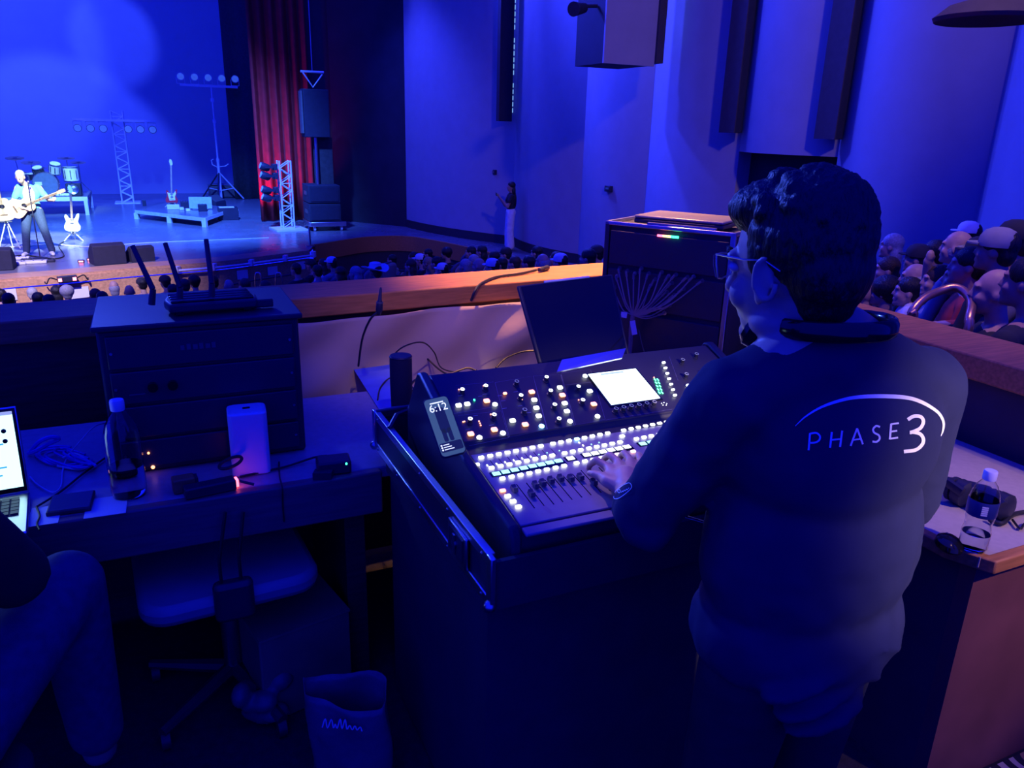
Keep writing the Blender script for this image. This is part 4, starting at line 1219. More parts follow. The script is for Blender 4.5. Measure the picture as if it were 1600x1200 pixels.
MB().prism(rr2(0.16 * ww, 0.22 * hh, 0.004, 0.24 * hh), 0.0006, 0.0008, Matrix.Translation((-0.1 * ww, 0, 0))).build('wallpaper_shape', 'phone_dark', scn)
MB().prism(rr2(0.16 * ww, 0.22 * hh, 0.004, 0.24 * hh), 0.0006, 0.0008, Matrix.Translation((0.12 * ww, 0, 0))).build('wallpaper_shape', 'phone_dark', scn)
MB().prism(rr2(0.86 * ww, 0.15 * hh, 0.004, 0.08 * hh), 0.0008, 0.0010).build('notification_card', 'phone_dark', scn)
MB().prism(rr2(0.24 * ww, 0.014, 0.003, hh - 0.013), 0.0008, 0.0011, Matrix.Translation((0, 0, 0))).build('camera_notch', 'black_gloss', scn) if False else None
def text_mesh(body, size, m_, name='text'):
    cu = bpy.data.curves.new(name, 'FONT')
    cu.body = body
    cu.size = size
    cu.align_x = 'CENTER'
    cu.extrude = 0.0001
    ob = bpy.data.objects.new(name, cu)
    COL.objects.link(ob)
    dg = bpy.context.evaluated_depsgraph_get()
    dg.update()
    me = bpy.data.meshes.new_from_object(ob.evaluated_get(dg))
    bpy.data.objects.remove(ob)
    me.materials.clear()
    me.materials.append(K[m_])
    return me
link('clock_digits', text_mesh('6:12', 0.026, 'phone_text'), scn, Matrix.Translation((0, hh * 0.76, 0.0012)))
MB().b2(-0.016, 0.016, hh * 0.895, hh * 0.895 + 0.0028, 0.0008, 0.0011).build('date_line', 'phone_text', scn)
for k in range(3):
    MB().ell((-0.36 * ww, hh * (0.195 - 0.038 * k), 0.0011), (0.0022, 0.0022, 0.0003), nu=10, nv=4).build('notification_icon', 'phone_text', scn)
    MB().b2(-0.29 * ww, (-0.06 + 0.07 * k) * ww, hh * (0.195 - 0.038 * k) - 0.0009, hh * (0.195 - 0.038 * k) + 0.0009, 0.0010, 0.0012).build('notification_line', 'phone_text', scn)

# ------------------------------------------------------------------ the operator
OP = FR(B(0.985, 0.865, 0.0))
OPI = OP.inverted()
def ol(q):
    return OPI @ q
op = thing('person', 'sound operator in a black PHASE 3 shirt, seen from behind, hand on the console', 'person', OP)
HYAW = R(15)
HC = Vector((-0.091, 0.034, 1.500))
HM = Matrix.Translation(HC) @ Matrix.Rotation(HYAW, 4, 'Z') @ Matrix.Rotation(R(-9), 4, 'X')
def hp(x, y, z):
    return HM @ Vector((x, y, z))
HR = HM.to_3x3()
WR = ol(PZ(982, 772, 0.985))                       # left wrist
KN = [ol(PZ(949, 729, 0.992)), ol(PZ(966, 722, 0.998)), ol(PZ(985, 719, 0.996)), ol(PZ(1002, 721, 0.990))]
SHL, SHR = Vector((-0.185, 0.02, 1.300)), Vector((0.185, -0.02, 1.295))
ELL = Vector((-0.245, 0.145, 1.060))
ELR, WRR = Vector((0.275, 0.03, 1.05)), Vector((0.16, 0.24, 0.98))
body = MB()
body.ell(hp(0, -0.008, 0.030), (0.074, 0.094, 0.100), HR, 24, 16)
body.ell(hp(0, 0.022, -0.030), (0.064, 0.070, 0.080), HR, 24, 16)
body.ell(hp(0, 0.035, -0.072), (0.048, 0.052, 0.042), HR, 20, 12)
body.ell(hp(0, 0.072, -0.096), (0.024, 0.022, 0.020), HR)
for sx in (-1, 1):
    body.ell(hp(sx * 0.038, 0.060, -0.030), (0.026, 0.024, 0.028), HR)
    body.ell(hp(sx * 0.030, 0.074, 0.030), (0.028, 0.016, 0.012), HR)
    body.ell(hp(sx * 0.050, 0.010, -0.075), (0.018, 0.035, 0.022), HR)
cap(body, hp(0, 0.086, 0.022), hp(0, 0.108, -0.022), 0.009, 0.014)
body.ell(hp(0, 0.090, -0.030), (0.018, 0.014, 0.011), HR)
body.ell(hp(0, 0.086, -0.055), (0.022, 0.012, 0.007), HR)
body.ell(hp(0, 0.083, -0.068), (0.020, 0.012, 0.008), HR)
for sx in (-1, 1):                                 # ears
    E = [hp(sx * 0.080, -0.004 + 0.019 * math.sin(a) - 0.004, -0.004 + 0.031 * math.cos(a)) for a in [PI * 2 * k / 14 for k in range(11)]]
    for k in range(len(E) - 1):
        cap(body, E[k] + HR @ Vector((sx * 0.006, 0, 0)), E[k + 1] + HR @ Vector((sx * 0.006, 0, 0)), 0.0052, 0.0052, 8)
    body.ell(hp(sx * 0.078, -0.004, -0.004), (0.006, 0.014, 0.024), HR)
    body.ell(hp(sx * 0.082, 0.006, -0.034), (0.006, 0.008, 0.010), HR)
NB = Vector((-0.048, -0.012, 1.395))
cap(body, hp(0, -0.022, -0.045), NB, 0.054, 0.062, 20)
cap(body, NB + Vector((-.03, 0, 0)), SHL, 0.060, 0.052)
cap(body, NB + Vector((.03, 0, 0)), SHR, 0.060, 0.052)
body.ell((0, 0, 1.22), (0.165, 0.105, 0.16), None, 24, 16)
body.ell((0, 0.01, 1.00), (0.145, 0.100, 0.20), None, 24, 16)
body.ell((0, 0.0, 0.84), (0.150, 0.105, 0.11), None, 24, 16)
chain(body, [SHL, ELL, WR], [0.050, 0.040, 0.027])
chain(body, [SHR, ELR, WRR], [0.050, 0.040, 0.027])
for sx in (-1, 1):
    chain(body, [(sx * 0.085, 0, 0.80), (sx * 0.10, 0.03, 0.44), (sx * 0.11, 0.0, 0.08)], [0.080, 0.055, 0.038])
    cap(body, (sx * 0.11, -0.02, 0.05), (sx * 0.125, 0.14, 0.035), 0.035, 0.028)
# left hand on the faders
pm = (KN[0] + KN[3]) / 2
cap(body, WR, (WR + pm) / 2, 0.026, 0.030)
for k_ in KN:
    cap(body, WR + (k_ - WR) * 0.25, k_, 0.020, 0.0105, 10)
fwd = OPI.to_3x3() @ BY
rgt = OPI.to_3x3() @ BX
for i, k_ in enumerate(KN):
    L = (0.040, 0.044, 0.041, 0.033)[i]
    side = (-0.010, -0.002, 0.004, 0.010)[i]
    a = k_ + fwd * L * 0.80 + rgt * side + Vector((0, 0, 0.004))
    b_ = a + fwd * L * 0.45 + rgt * side * 0.5 + Vector((0, 0, -0.018))
    c_ = b_ + fwd * 0.006 + Vector((0, 0, -0.014))
    chain(body, [k_, a, b_, c_], [0.0102, 0.0092, 0.0082, 0.0070], 10)
tb = WR + (KN[0] - WR) * 0.35 - rgt * 0.022
t1_ = ol(PZ(942, 745, 0.985)); t2_ = ol(PZ(929, 741, 0.982)); t3_ = ol(PZ(921, 739, 0.978))
chain(body, [WR + (KN[0] - WR) * 0.2, (tb + t1_) / 2, t1_, t2_, t3_], [0.018, 0.0155, 0.0115, 0.0098, 0.0078], 10)
# right hand, closed and hidden by the body
HRr = WRR + Vector((-0.02, 0.07, -0.005))
cap(body, WRR, HRr, 0.026, 0.030)
for i in range(4):
    a = HRr + Vector((-0.028 + 0.018 * i, 0.035, 0.008))
    chain(body, [HRr + Vector((-0.028 + 0.018 * i, 0.01, 0)), a, a + Vector((0, 0.028, -0.012)), a + Vector((0, 0.034, -0.03))], [0.0105, 0.0095, 0.0085, 0.0075], 8)
chain(body, [HRr + Vector((-0.03, -0.03, 0)), HRr + Vector((-0.055, 0.01, -0.005)), HRr + Vector((-0.052, 0.035, -0.01))], [0.014, 0.011, 0.008], 8)
me = fuse(body, 0.0045, 5)
me.materials.append(K['skin'])
bo = link('body', me, op)
print('operator body faces', len(me.polygons))
# shirt
sh = MB()
sh.ell((0, -0.01, 1.225), (0.200, 0.140, 0.17), None, 28, 18)
sh.ell((0.005, 0.0, 1.03), (0.212, 0.148, 0.24), None, 28, 18)
sh.ell((0.005, 0.0, 0.87), (0.208, 0.152, 0.14), None, 28, 18)
sh.tube([(0, 0, 0.775), (0, 0, 0.80), (0, 0, 0.95), (0, 0, 1.1)], [0.172, 0.178, 0.170, 0.165], 28, flat=1.0) if False else None
cap(sh, NB + Vector((-.02, -0.01, -0.030)), SHL + Vector((0, 0, 0)), 0.078, 0.068)
cap(sh, NB + Vector((.02, -0.01, -0.030)), SHR + Vector((0, 0, 0)), 0.078, 0.068)
sh.ell(NB + Vector((0, 0.0, -0.008)), (0.088, 0.086, 0.050))
FO = ELL + (WR - ELL) * 0.50
chain(sh, [SHL, SHL + (ELL - SHL) * 0.5, ELL, (ELL + FO) / 2, FO], [0.075, 0.068, 0.058, 0.050, 0.043])
for k in range(5):                                  # gathered folds at the elbow and cuff
    a = k / 4
    c_ = ELL + (FO - ELL) * (0.15 + 0.8 * a)
    sh.ell(c_ + Vector((-0.006, 0, -0.014 - 0.010 * (k % 2))), (0.036, 0.018, 0.036))
sh.ell(ELL + Vector((0.0, -0.01, -0.02)), (0.050, 0.055, 0.048))
FOR_ = ELR + (WRR - ELR) * 0.85
chain(sh, [SHR, SHR + (ELR - SHR) * 0.5, ELR, FOR_], [0.075, 0.068, 0.062, 0.048])
for k, (z, w) in enumerate(((0.88, 0.016), (0.83, 0.018), (0.79, 0.018))):   # bunched hem
    sh.ell((0.06 - 0.02 * k, -0.105 + 0.006 * k, z), (0.08, 0.05, w), Matrix.Rotation(R(20 + 8 * k), 3, 'Y'))
    sh.ell((-0.08 + 0.03 * k, -0.11, z - 0.03), (0.09, 0.045, w), Matrix.Rotation(R(-15), 3, 'Y'))
shm = fuse(sh, 0.008, 8)
from mathutils import noise as _nz
nrm_ = [v.normal.copy() for v in shm.vertices]
for v in shm.vertices:                              # soft folds in the cloth
    c = v.co.copy()
    a = _nz.noise(Vector((c.x * 9, c.y * 9, c.z * 5 + 3)))
    b2_ = _nz.noise(Vector((c.x * 26 + c.z * 14, c.y * 26, c.z * 20 - c.x * 12)))
    k = 1.0 if c.z < 1.05 or c.x < -0.19 else 0.35
    v.co = c + nrm_[v.index] * (0.007 * a + 0.005 * k * b2_)
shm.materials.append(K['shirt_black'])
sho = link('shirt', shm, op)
trm = MB()
trm.ell((0, 0.0, 0.80), (0.166, 0.122, 0.10), None, 24, 14)
for sx in (-1, 1):
    chain(trm, [(sx * 0.088, 0, 0.78), (sx * 0.10, 0.03, 0.44), (sx * 0.11, 0.0, 0.09)], [0.095, 0.075, 0.066])
m_ = fuse(trm, 0.012, 5)
m_.materials.append(K['trousers'])
link('trousers', m_, op)
for sx in (-1, 1):
    s_ = MB()
    cap(s_, (sx * 0.112, -0.03, 0.05), (sx * 0.13, 0.16, 0.04), 0.048, 0.040)
    s_.b2(sx * 0.115 - 0.045, sx * 0.115 + 0.05, -0.07, 0.19, 0.0, 0.03)
    m_ = fuse(s_, 0.009, 4)
    m_.materials.append(K['black_plastic'])
    link('shoe', m_, op)
# hair: full crop, cut close at the nape
h = MB()
h.ell(hp(0, -0.032, 0.052), (0.090, 0.096, 0.094), HR, 28, 18)
h.ell(hp(0.0, 0.030, 0.100), (0.074, 0.066, 0.046), HR, 24, 14)
h.ell(hp(0.0, -0.045, 0.085), (0.084, 0.080, 0.068), HR, 24, 14)
h.ell(hp(0.0, -0.060, 0.010), (0.078, 0.062, 0.080), HR, 24, 14)
h.ell(hp(0.0, -0.056, -0.036), (0.058, 0.042, 0.056), HR, 24, 14)
for sx in (-1, 1):
    h.ell(hp(sx * 0.066, -0.012, 0.054), (0.022, 0.046, 0.046), HR)
    h.ell(hp(sx * 0.074, 0.018, 0.026), (0.008, 0.012, 0.026), HR)
random.seed(5)
for k in range(60):
    a = random.uniform(0, 2 * PI)
    e = random.uniform(0.1, 1.3)
    d_ = Vector((math.cos(a) * math.cos(e) * 0.088, math.sin(a) * math.cos(e) * 0.100 - 0.018, math.sin(e) * 0.098 + 0.055))
    if d_.y > 0.03 and d_.z < 0.10:
        continue
    h.ell(hp(*d_), (0.014, 0.016, 0.012), HR, 8, 6)
hm = fuse(h, 0.0045, 2)
nh_ = [v.normal.copy() for v in hm.vertices]
for v in hm.vertices:
    c = v.co.copy()
    q = HM.inverted() @ c
    k = 0.0022 if q.z > 0.03 else 0.0010
    v.co = c + nh_[v.index] * k * (_nz.noise(Vector((c.x * 90, c.y * 90, c.z * 45))) + _nz.noise(Vector((c.x * 210, c.y * 210, c.z * 90))))
hm.materials.append(K['hair'])
link('hair', hm, op)
for sx in (-1, 1):
    e_ = MB().ell(hp(sx * 0.031, 0.081, 0.012), (0.013, 0.010, 0.0085), HR).build('eye', 'white_paint', op)
    MB().ell(hp(sx * 0.031, 0.0895, 0.012), (0.0055, 0.0025, 0.0055), HR).build('iris', 'black_gloss', e_)
    MB().tube([hp(sx * 0.014, 0.094, 0.036), hp(sx * 0.032, 0.093, 0.042), hp(sx * 0.050, 0.080, 0.036)], [0.003, 0.0035, 0.002], 6).build('eyebrow', 'hair', op)
# glasses
gl = MB()
for sx in (-1, 1):
    P = [hp(sx * (0.036 + 0.026 * x_), 0.104 - 0.010 * abs(x_) * (1 if x_ * 1 > 0 else 0.3), 0.014 + 0.020 * y_) for x_, y_ in ((-1, 0.9), (0, 1), (1, 1), (1.1, 0.2), (0.85, -0.9), (0, -1.05), (-0.8, -0.8), (-1, 0))]
    gl.tube(P, 0.0016, 6, closed=True)
    gl.tube([hp(sx * 0.063, 0.094, 0.034), hp(sx * 0.076, 0.080, 0.034), hp(sx * 0.082, 0.030, 0.026), hp(sx * 0.084, -0.008, 0.024), hp(sx * 0.080, -0.030, 0.008)], 0.0015, 6)
    lens = MB()
    lens.prism([(0, 0)] * 0 + [(x_ * 0.025, y_ * 0.019) for x_, y_ in ((-1, 0.9), (0, 1), (1, 1), (1.08, 0.2), (0.85, -0.9), (0, -1.05), (-0.8, -0.8), (-1, 0))], -0.0006, 0.0006, Matrix.Identity(4))
    lens.xf(HM @ Matrix.Translation((sx * 0.036, 0.100, 0.014)) @ Matrix.Rotation(R(90), 4, 'X') @ Matrix.Scale(sx, 4, (1, 0, 0)))
    lens.build('spectacle_lens', 'lens', op)
gl.tube([hp(-0.010, 0.106, 0.022), hp(0, 0.110, 0.026), hp(0.010, 0.106, 0.022)], 0.0016, 6)
gl.build('glasses_frame', 'steel', op)
# headphones worn round the neck
hd = thing('headphones', 'black headphones worn around the neck of the operator', 'headphones', OP)
bandp = [NB + Vector((0.088 * math.sin(a), -0.006 - 0.090 * math.cos(a), 0.030 + 0.010 * math.cos(a))) for a in [R(-118 + 236 * k / 24) for k in range(25)]]
MB().tube(bandp, 0.007, 10, flat=2.2).build('headband', 'black_gloss', hd)
for a_ in (bandp[0], bandp[-1]):
    sx = -1 if a_.x < NB.x else 1
    c_ = a_ + Vector((sx * -0.004, 0.035, -0.012))
    axv = Vector((sx * 0.5, 0.6, 0.35)).normalized()
    cu_ = MB().tube([c_ - axv * 0.016, c_ - axv * 0.006, c_ + axv * 0.008, c_ + axv * 0.016], [0.026, 0.036, 0.036, 0.028], 20).build('ear_cup', 'black_gloss', hd)
    MB().tube([c_ - axv * 0.026, c_ - axv * 0.020, c_ - axv * 0.012], [0.024, 0.032, 0.030], 20).build('cushion', 'black_matte', hd)
    MB().tube([c_ + axv * 0.0165 + axv.orthogonal().normalized() * 0.0, c_ + axv * 0.0175], [0.014, 0.014], 16).build('cup_badge', 'steel', cu_)
# lettering printed on the back of the shirt
dg = bpy.context.evaluated_depsgraph_get()
bvh = BVHTree.FromPolygons([v.co.copy() for v in shm.vertices], [tuple(p.vertices) for p in shm.polygons])
bvhb = BVHTree.FromPolygons([v.co.copy() for v in me.vertices], [tuple(p.vertices) for p in me.polygons])
def print_on(tree, conv, strokes, name, m_, parent, lift=0.0012, step=7.0):
    mb = MB()
    for pts, w in strokes:
        P = [Vector((p[0], p[1], 0)) for p in pts]
        if not isinstance(w, (list, tuple)):
            w = [w] * len(P)
        Q, W = [], []
        for i in range(len(P) - 1):
            n = max(1, int((P[i + 1] - P[i]).length / step))
            for k in range(n):
                Q.append(P[i].lerp(P[i + 1], k / n)); W.append(w[i] + (w[i + 1] - w[i]) * k / n)
        Q.append(P[-1]); W.append(w[-1])
        vs = []
        for i, p in enumerate(Q):
            d = Q[min(i + 1, len(Q) - 1)] - Q[max(i - 1, 0)]
            nv = Vector((-d.y, d.x, 0)).normalized() * W[i] / 2
            for s in (1, 0, -1):
                px, py = conv(*(p + nv * s).to_2d())
                o_, dr = OPI @ CAM, OPI.to_3x3() @ ray(px, py)
                hit, nrm, _, dist_ = tree.ray_cast(o_, dr.normalized())
                if tree is bvhb:
                    h2, n2, _, d2 = bvh.ray_cast(o_, dr.normalized())
                    if h2 is not None and (hit is None or d2 < dist_):
                        hit, nrm = h2, n2
                if hit is None:
                    hit, nrm = Vector((0, 0, 1)), Vector((0, 0, 1))
                if nrm.dot(dr) > 0:
                    nrm = -nrm
                vs.append(hit + nrm * lift)
        fs = []
        for i in range(len(Q) - 1):
            for s in (0, 1):
                fs.append((3 * i + s, 3 * i + s + 1, 3 * i + 4 + s, 3 * i + 3 + s))
        mb.add(vs, fs)
    return mb.build(name, m_, parent)
def c7(x, y): return (1200 + x / 3.75, 580 + y / 3.75)
def smooth2(pts, n=6):
    return [(p.x, p.y) for p in spline([(a, b_, 0) for a, b_ in pts], n)]
arc = [(160, 322), (215, 270), (290, 222), (370, 188), (470, 160), (560, 150), (650, 148), (740, 150), (820, 158), (880, 175), (940, 205), (990, 240), (1015, 275), (1025, 310), (1020, 350), (1008, 380)]
aw = [3, 9, 13, 17, 20, 22, 23, 23, 22, 21, 19, 17, 16, 14, 10, 3]
arcS = smooth2(arc, 4)
awS = [aw[min(i // 4, 15)] + (aw[min(i // 4 + 1, 15)] - aw[min(i // 4, 15)]) * (i % 4) / 4 for i in range(len(arcS))]
print_on(bvh, c7, [(arcS, awS)], 'printed_arc', 'print_white', sho)
LET = [
    ('printed_letter_p', [([(246, 363), (237, 462)], 12), (smooth2([(246, 366), (282, 362), (303, 380), (298, 405), (272, 418), (242, 419)]), 11)]),
    ('printed_letter_h', [([(372, 356), (362, 448)], 12), ([(433, 348), (420, 443)], 12), ([(368, 402), (427, 397)], 10)]),
    ('printed_letter_a', [([(520, 335), (482, 437)], 11), ([(520, 335), (553, 427)], 11), ([(497, 402), (542, 396)], 9)]),
    ('printed_letter_s', [(smooth2([(653, 326), (630, 321), (613, 340), (620, 360), (645, 374), (651, 394), (635, 412), (609, 411)]), 11)]),
    ('printed_letter_e', [([(718, 308), (710, 399)], 12), ([(716, 311), (763, 304)], 10), ([(714, 354), (753, 348)], 10), ([(710, 395), (758, 388)], 10)]),
    ('printed_digit_three', [(smooth2([(815, 284), (850, 264), (890, 267), (906, 295), (888, 333), (840, 356), (826, 358)]), 20), (smooth2([(838, 355), (885, 366), (906, 396), (898, 430), (860, 460), (792, 470)]), 20)])]
for nm, st in LET:
    print_on(bvh, c7, st, nm, 'print_white', sho)
# oval emblem at the left wrist
def c8(x, y): return (820 + x / 6.667, 680 + y / 6.667)
ov = smooth2([(930, 640), (945, 665), (990, 655), (1060, 605), (1112, 555), (1118, 520), (1095, 498), (1050, 515), (980, 560), (935, 605), (930, 640)], 5)
ring_ = smooth2([(1003, 585), (996, 600), (984, 602), (975, 590), (979, 574), (992, 570), (1003, 585)], 4)
tx_ = smooth2([(1010, 600), (1025, 580), (1030, 592), (1045, 570), (1052, 582), (1068, 560), (1074, 570), (1095, 545)], 3)
print_on(bvhb, c8, [(ov, 7), (ring_, 7), (tx_, 6)], 'wrist_emblem', 'print_white', bo, 0.0015, 14)

# ------------------------------------------------------------------ the stage
def SP(x, y):
    return PZ(x, y, STG)
def zpx(x, y, q):
    return PD(x, y, q.y).z
FACE = PI                                           # stage things face the hall: local y points to the audience
# acoustic and electric guitars: local x across, z along the neck, y out of the top
def body_outline(kind):
    if kind == 'acoustic':
        half = [(0.0, 0.0), (0.10, 0.005), (0.17, 0.05), (0.195, 0.13), (0.165, 0.22), (0.125, 0.29), (0.135, 0.36), (0.142, 0.42), (0.10, 0.475), (0.03, 0.49)]
        pts = half + [(-x, z) for x, z in reversed(half[1:])]
        return [(p.x, p.y) for p in spline([(a, b_, 0) for a, b_ in pts + [pts[0]]], 3)][:-1]
    if kind == 'cutaway':
        pts = [(0, 0), (0.11, 0.005), (0.185, 0.06), (0.195, 0.14), (0.155, 0.23), (0.13, 0.30), (0.15, 0.36), (0.12, 0.38), (0.05, 0.36), (0.03, 0.40), (-0.03, 0.47), (-0.10, 0.465), (-0.14, 0.41), (-0.13, 0.33), (-0.14, 0.25), (-0.19, 0.15), (-0.185, 0.06), (-0.11, 0.005)]
    else:
        pts = [(0, 0), (0.10, 0.0), (0.165, 0.05), (0.160, 0.14), (0.125, 0.22), (0.15, 0.31), (0.14, 0.38), (0.10, 0.37), (0.06, 0.31), (0.0, 0.28), (-0.06, 0.31), (-0.10, 0.40), (-0.15, 0.42), (-0.145, 0.32), (-0.12, 0.22), (-0.165, 0.13), (-0.16, 0.05), (-0.10, 0.0)]
    return [(p.x, p.y) for p in spline([(a, b_, 0) for a, b_ in pts + [pts[0]]], 3)][:-1]
XZ = Matrix.Rotation(R(90), 4, 'X')                 # (x, y, z) -> (x, -z, y)
def guitar(M, label, kind, m_body, neck=0.62, s=1.0, guard=None):
    g = thing('guitar', label, 'guitar', M @ Matrix.Scale(s, 4))
    th = 0.095 if kind != 'electric' else 0.042
    MB().prism(body_outline(kind), -th / 2, th / 2, XZ).build('guitar_body', m_body, g, bevel=0.006)
    y1_ = th / 2
    ztop = 0.36 if kind == 'electric' else 0.44
    MB().b2(-0.024, 0.024, y1_ - 0.012, y1_ + 0.010, ztop - 0.10, ztop + neck - 0.10).build('neck', 'neck_wood', g, bevel=0.004)
    hs = [(-0.022, 0), (0.022, 0), (0.036, 0.06), (0.030, 0.17), (-0.030, 0.17), (-0.036, 0.06)] if kind != 'electric' else [(-0.022, 0), (0.022, 0), (0.03, 0.05), (0.055, 0.12), (0.03, 0.19), (-0.02, 0.16), (-0.045, 0.05)]
    hd_ = MB().prism(hs, -0.008, 0.008, Matrix.Translation((0, y1_, ztop + neck - 0.10)) @ XZ).build('headstock', 'neck_wood' if kind != 'electric' else m_body if guard is None else 'white_paint', g, bevel=0.003)
    for k in range(6):
        sx = -1 if k % 2 else 1
        MB().cyl((sx * 0.03, y1_, ztop + neck - 0.07 + 0.045 * (k // 2)), (sx * 0.055, y1_, ztop + neck - 0.07 + 0.045 * (k // 2)), 0.008, n=8).build('tuning_peg', 'steel', hd_)
    MB().b2(-0.07, 0.07, y1_, y1_ + 0.010, 0.11, 0.135).build('bridge', 'dark_wood' if kind != 'electric' else 'steel', g)
    if kind != 'electric':
        MB().lathe([(0.05, 0), (0.05, 0.002), (0.01, 0.002)], 24, Matrix.Translation((0, y1_, 0.30)) @ Matrix.Rotation(R(-90), 4, 'X')).build('sound_hole', 'black_gloss', g)
    else:
        for z in (0.17, 0.25):
            MB().b2(-0.04, 0.04, y1_, y1_ + 0.008, z, z + 0.03).build('pickup', 'black_plastic', g)
        if guard:
            MB().prism([(-0.10, 0.10), (0.06, 0.08), (0.09, 0.2), (0.12, 0.32), (0.07, 0.3), (-0.05, 0.29), (-0.10, 0.37), (-0.12, 0.3), (-0.09, 0.2)], 0, 0.004, Matrix.Translation((0, y1_ + 0.004, 0)) @ XZ).build('pick_guard', guard, g)
    for k in range(6):
        x = -0.018 + 0.0072 * k
        MB().cyl((x, y1_ + 0.013, 0.12), (x * 0.8, y1_ + 0.013, ztop + neck - 0.1), 0.0012, n=4, caps=False).build('string', 'steel', g)
    return g
def guitar_stand(M, label, h_=0.30):
    s = thing('guitar_stand', label, 'guitar stand', M)
    MB().tube([(0, -0.12, 0.9 * h_ + 0.25), (0, -0.05, h_), (0, 0.06, h_ - 0.06), (0, 0.09, h_ - 0.03)], 0.012, 8).build('cradle', 'black_plastic', s)
    MB().cyl((-0.12, 0.05, h_ - 0.04), (0.12, 0.05, h_ - 0.04), 0.012, n=8).build('cross_arm', 'black_plastic', s)
    for x, y in ((-0.2, 0.16), (0.2, 0.16), (0.0, -0.26)):
        MB().cyl((0, -0.04, h_), (x, y, 0.01), 0.012, n=8).build('leg', 'truss_alu', s)
    return s
q = SP(17, 388)
AS = FR(q, FACE)
guitar_stand(AS, 'tubular stand holding the cutaway acoustic guitar at the far left', 0.62)
guitar(AS @ Matrix.Translation((0, 0.02, 0.60)) @ Matrix.Rotation(R(8), 4, 'X') @ Matrix.Rotation(R(4), 4, 'Y'), 'cutaway acoustic guitar resting on a stand at the far left of the stage', 'cutaway', 'wood_guitar')
q = SP(116, 376)
WS = FR(q, FACE)
guitar_stand(WS, 'low stand holding the brightly lit white electric guitar', 0.22)
guitar(WS @ Matrix.Translation((0, 0.02, 0.22)) @ Matrix.Rotation(R(10), 4, 'X') @ Matrix.Rotation(R(-4), 4, 'Y'), 'brightly lit white electric guitar standing beside the singer', 'electric', 'white_paint')
# singer with acoustic guitar
gp = SP(62, 399)
GM = FR(gp, FACE)
sg = thing('person', 'guitarist singing at centre stage in a white bib and teal shirt, playing acoustic guitar', 'person', GM)
Hh = Vector((0.10, 0.10, 1.60))
gb = MB()
gb.ell(Hh + Vector((0, 0, 0.02)), (0.078, 0.098, 0.105))
gb.ell(Hh + Vector((0, 0.03, -0.05)), (0.06, 0.068, 0.075))
cap(gb, Hh + Vector((0, 0.11, 0.0)), Hh + Vector((0, 0.12, -0.02)), 0.012, 0.015)
for sx in (-1, 1):
    gb.ell(Hh + Vector((sx * 0.08, 0, -0.01)), (0.012, 0.02, 0.03))
cap(gb, Hh + Vector((0, -0.01, -0.06)), (0.03, -0.01, 1.42), 0.052, 0.06)
gb.ell((0, 0, 1.26), (0.18, 0.11, 0.19)); gb.ell((0, 0, 1.05), (0.155, 0.105, 0.16)); gb.ell((0, 0, 0.93), (0.165, 0.11, 0.12))
chain(gb, [(0.19, 0, 1.38), (0.30, 0.02, 1.12), (0.16, 0.20, 1.02)], [0.058, 0.047, 0.032])      # right arm strumming
chain(gb, [(-0.19, 0, 1.38), (-0.33, 0.08, 1.15), (-0.42, 0.22, 1.15)], [0.058, 0.045, 0.030])   # left arm fretting
gb.ell((0.13, 0.22, 1.0), (0.045, 0.03, 0.03)); gb.ell((-0.44, 0.23, 1.16), (0.03, 0.04, 0.045))
for k in range(4):
    cap(gb, (0.11 - 0.02 * k, 0.23, 1.0), (0.07 - 0.015 * k, 0.24, 0.96 - 0.004 * k), 0.011, 0.008, 8)
    cap(gb, (-0.43 - 0.018 * k, 0.25, 1.17), (-0.43 - 0.018 * k, 0.262, 1.21), 0.011, 0.008, 8)
chain(gb, [(0.10, 0, 0.92), (0.17, 0.05, 0.50), (0.22, 0.0, 0.09)], [0.095, 0.065, 0.045])
chain(gb, [(-0.10, 0, 0.92), (-0.17, 0.05, 0.50), (-0.24, 0.0, 0.09)], [0.095, 0.065, 0.045])
m_ = fuse(gb, 0.012, 4)
m_.materials.append(K['skin'])
link('body', m_, sg)
def garment(mb, mt, nm, par, vox=0.014):
    m_ = fuse(mb, vox, 4)
    m_.materials.append(K[mt])
    return link(nm, m_, par)
g_ = MB()
g_.ell((0, 0, 1.26), (0.196, 0.126, 0.20)); g_.ell((0, 0, 1.04), (0.172, 0.12, 0.17))
cap(g_, (0.16, 0, 1.39), (0.26, 0.01, 1.20), 0.074, 0.066); cap(g_, (-0.16, 0, 1.39), (-0.27, 0.04, 1.23), 0.074, 0.066)
garment(g_, 'shirt_teal', 'shirt', sg)
g_ = MB()
g_.ell((0.0, 0.10, 1.24), (0.11, 0.05, 0.20))
garment(g_, 'shirt_white', 'shirt_front', sg)
g_ = MB()
g_.ell((0, 0, 0.93), (0.178, 0.125, 0.13))
chain(g_, [(0.10, 0, 0.90), (0.17, 0.05, 0.50), (0.22, 0.0, 0.11)], [0.108, 0.080, 0.068])
chain(g_, [(-0.10, 0, 0.90), (-0.17, 0.05, 0.50), (-0.24, 0.0, 0.11)], [0.108, 0.080, 0.068])
garment(g_, 'jeans', 'trousers', sg)
for sx in (-1, 1):
    g_ = MB()
    cap(g_, (sx * 0.225, -0.03, 0.05), (sx * 0.27, 0.17, 0.04), 0.05, 0.04)
    garment(g_, 'shirt_white', 'shoe', sg)
g_ = MB()
g_.ell(Hh + Vector((0, -0.02, 0.05)), (0.088, 0.10, 0.095)); g_.ell(Hh + Vector((0, -0.05, -0.02)), (0.075, 0.06, 0.08))
garment(g_, 'hair_grey', 'hair', sg, 0.010)
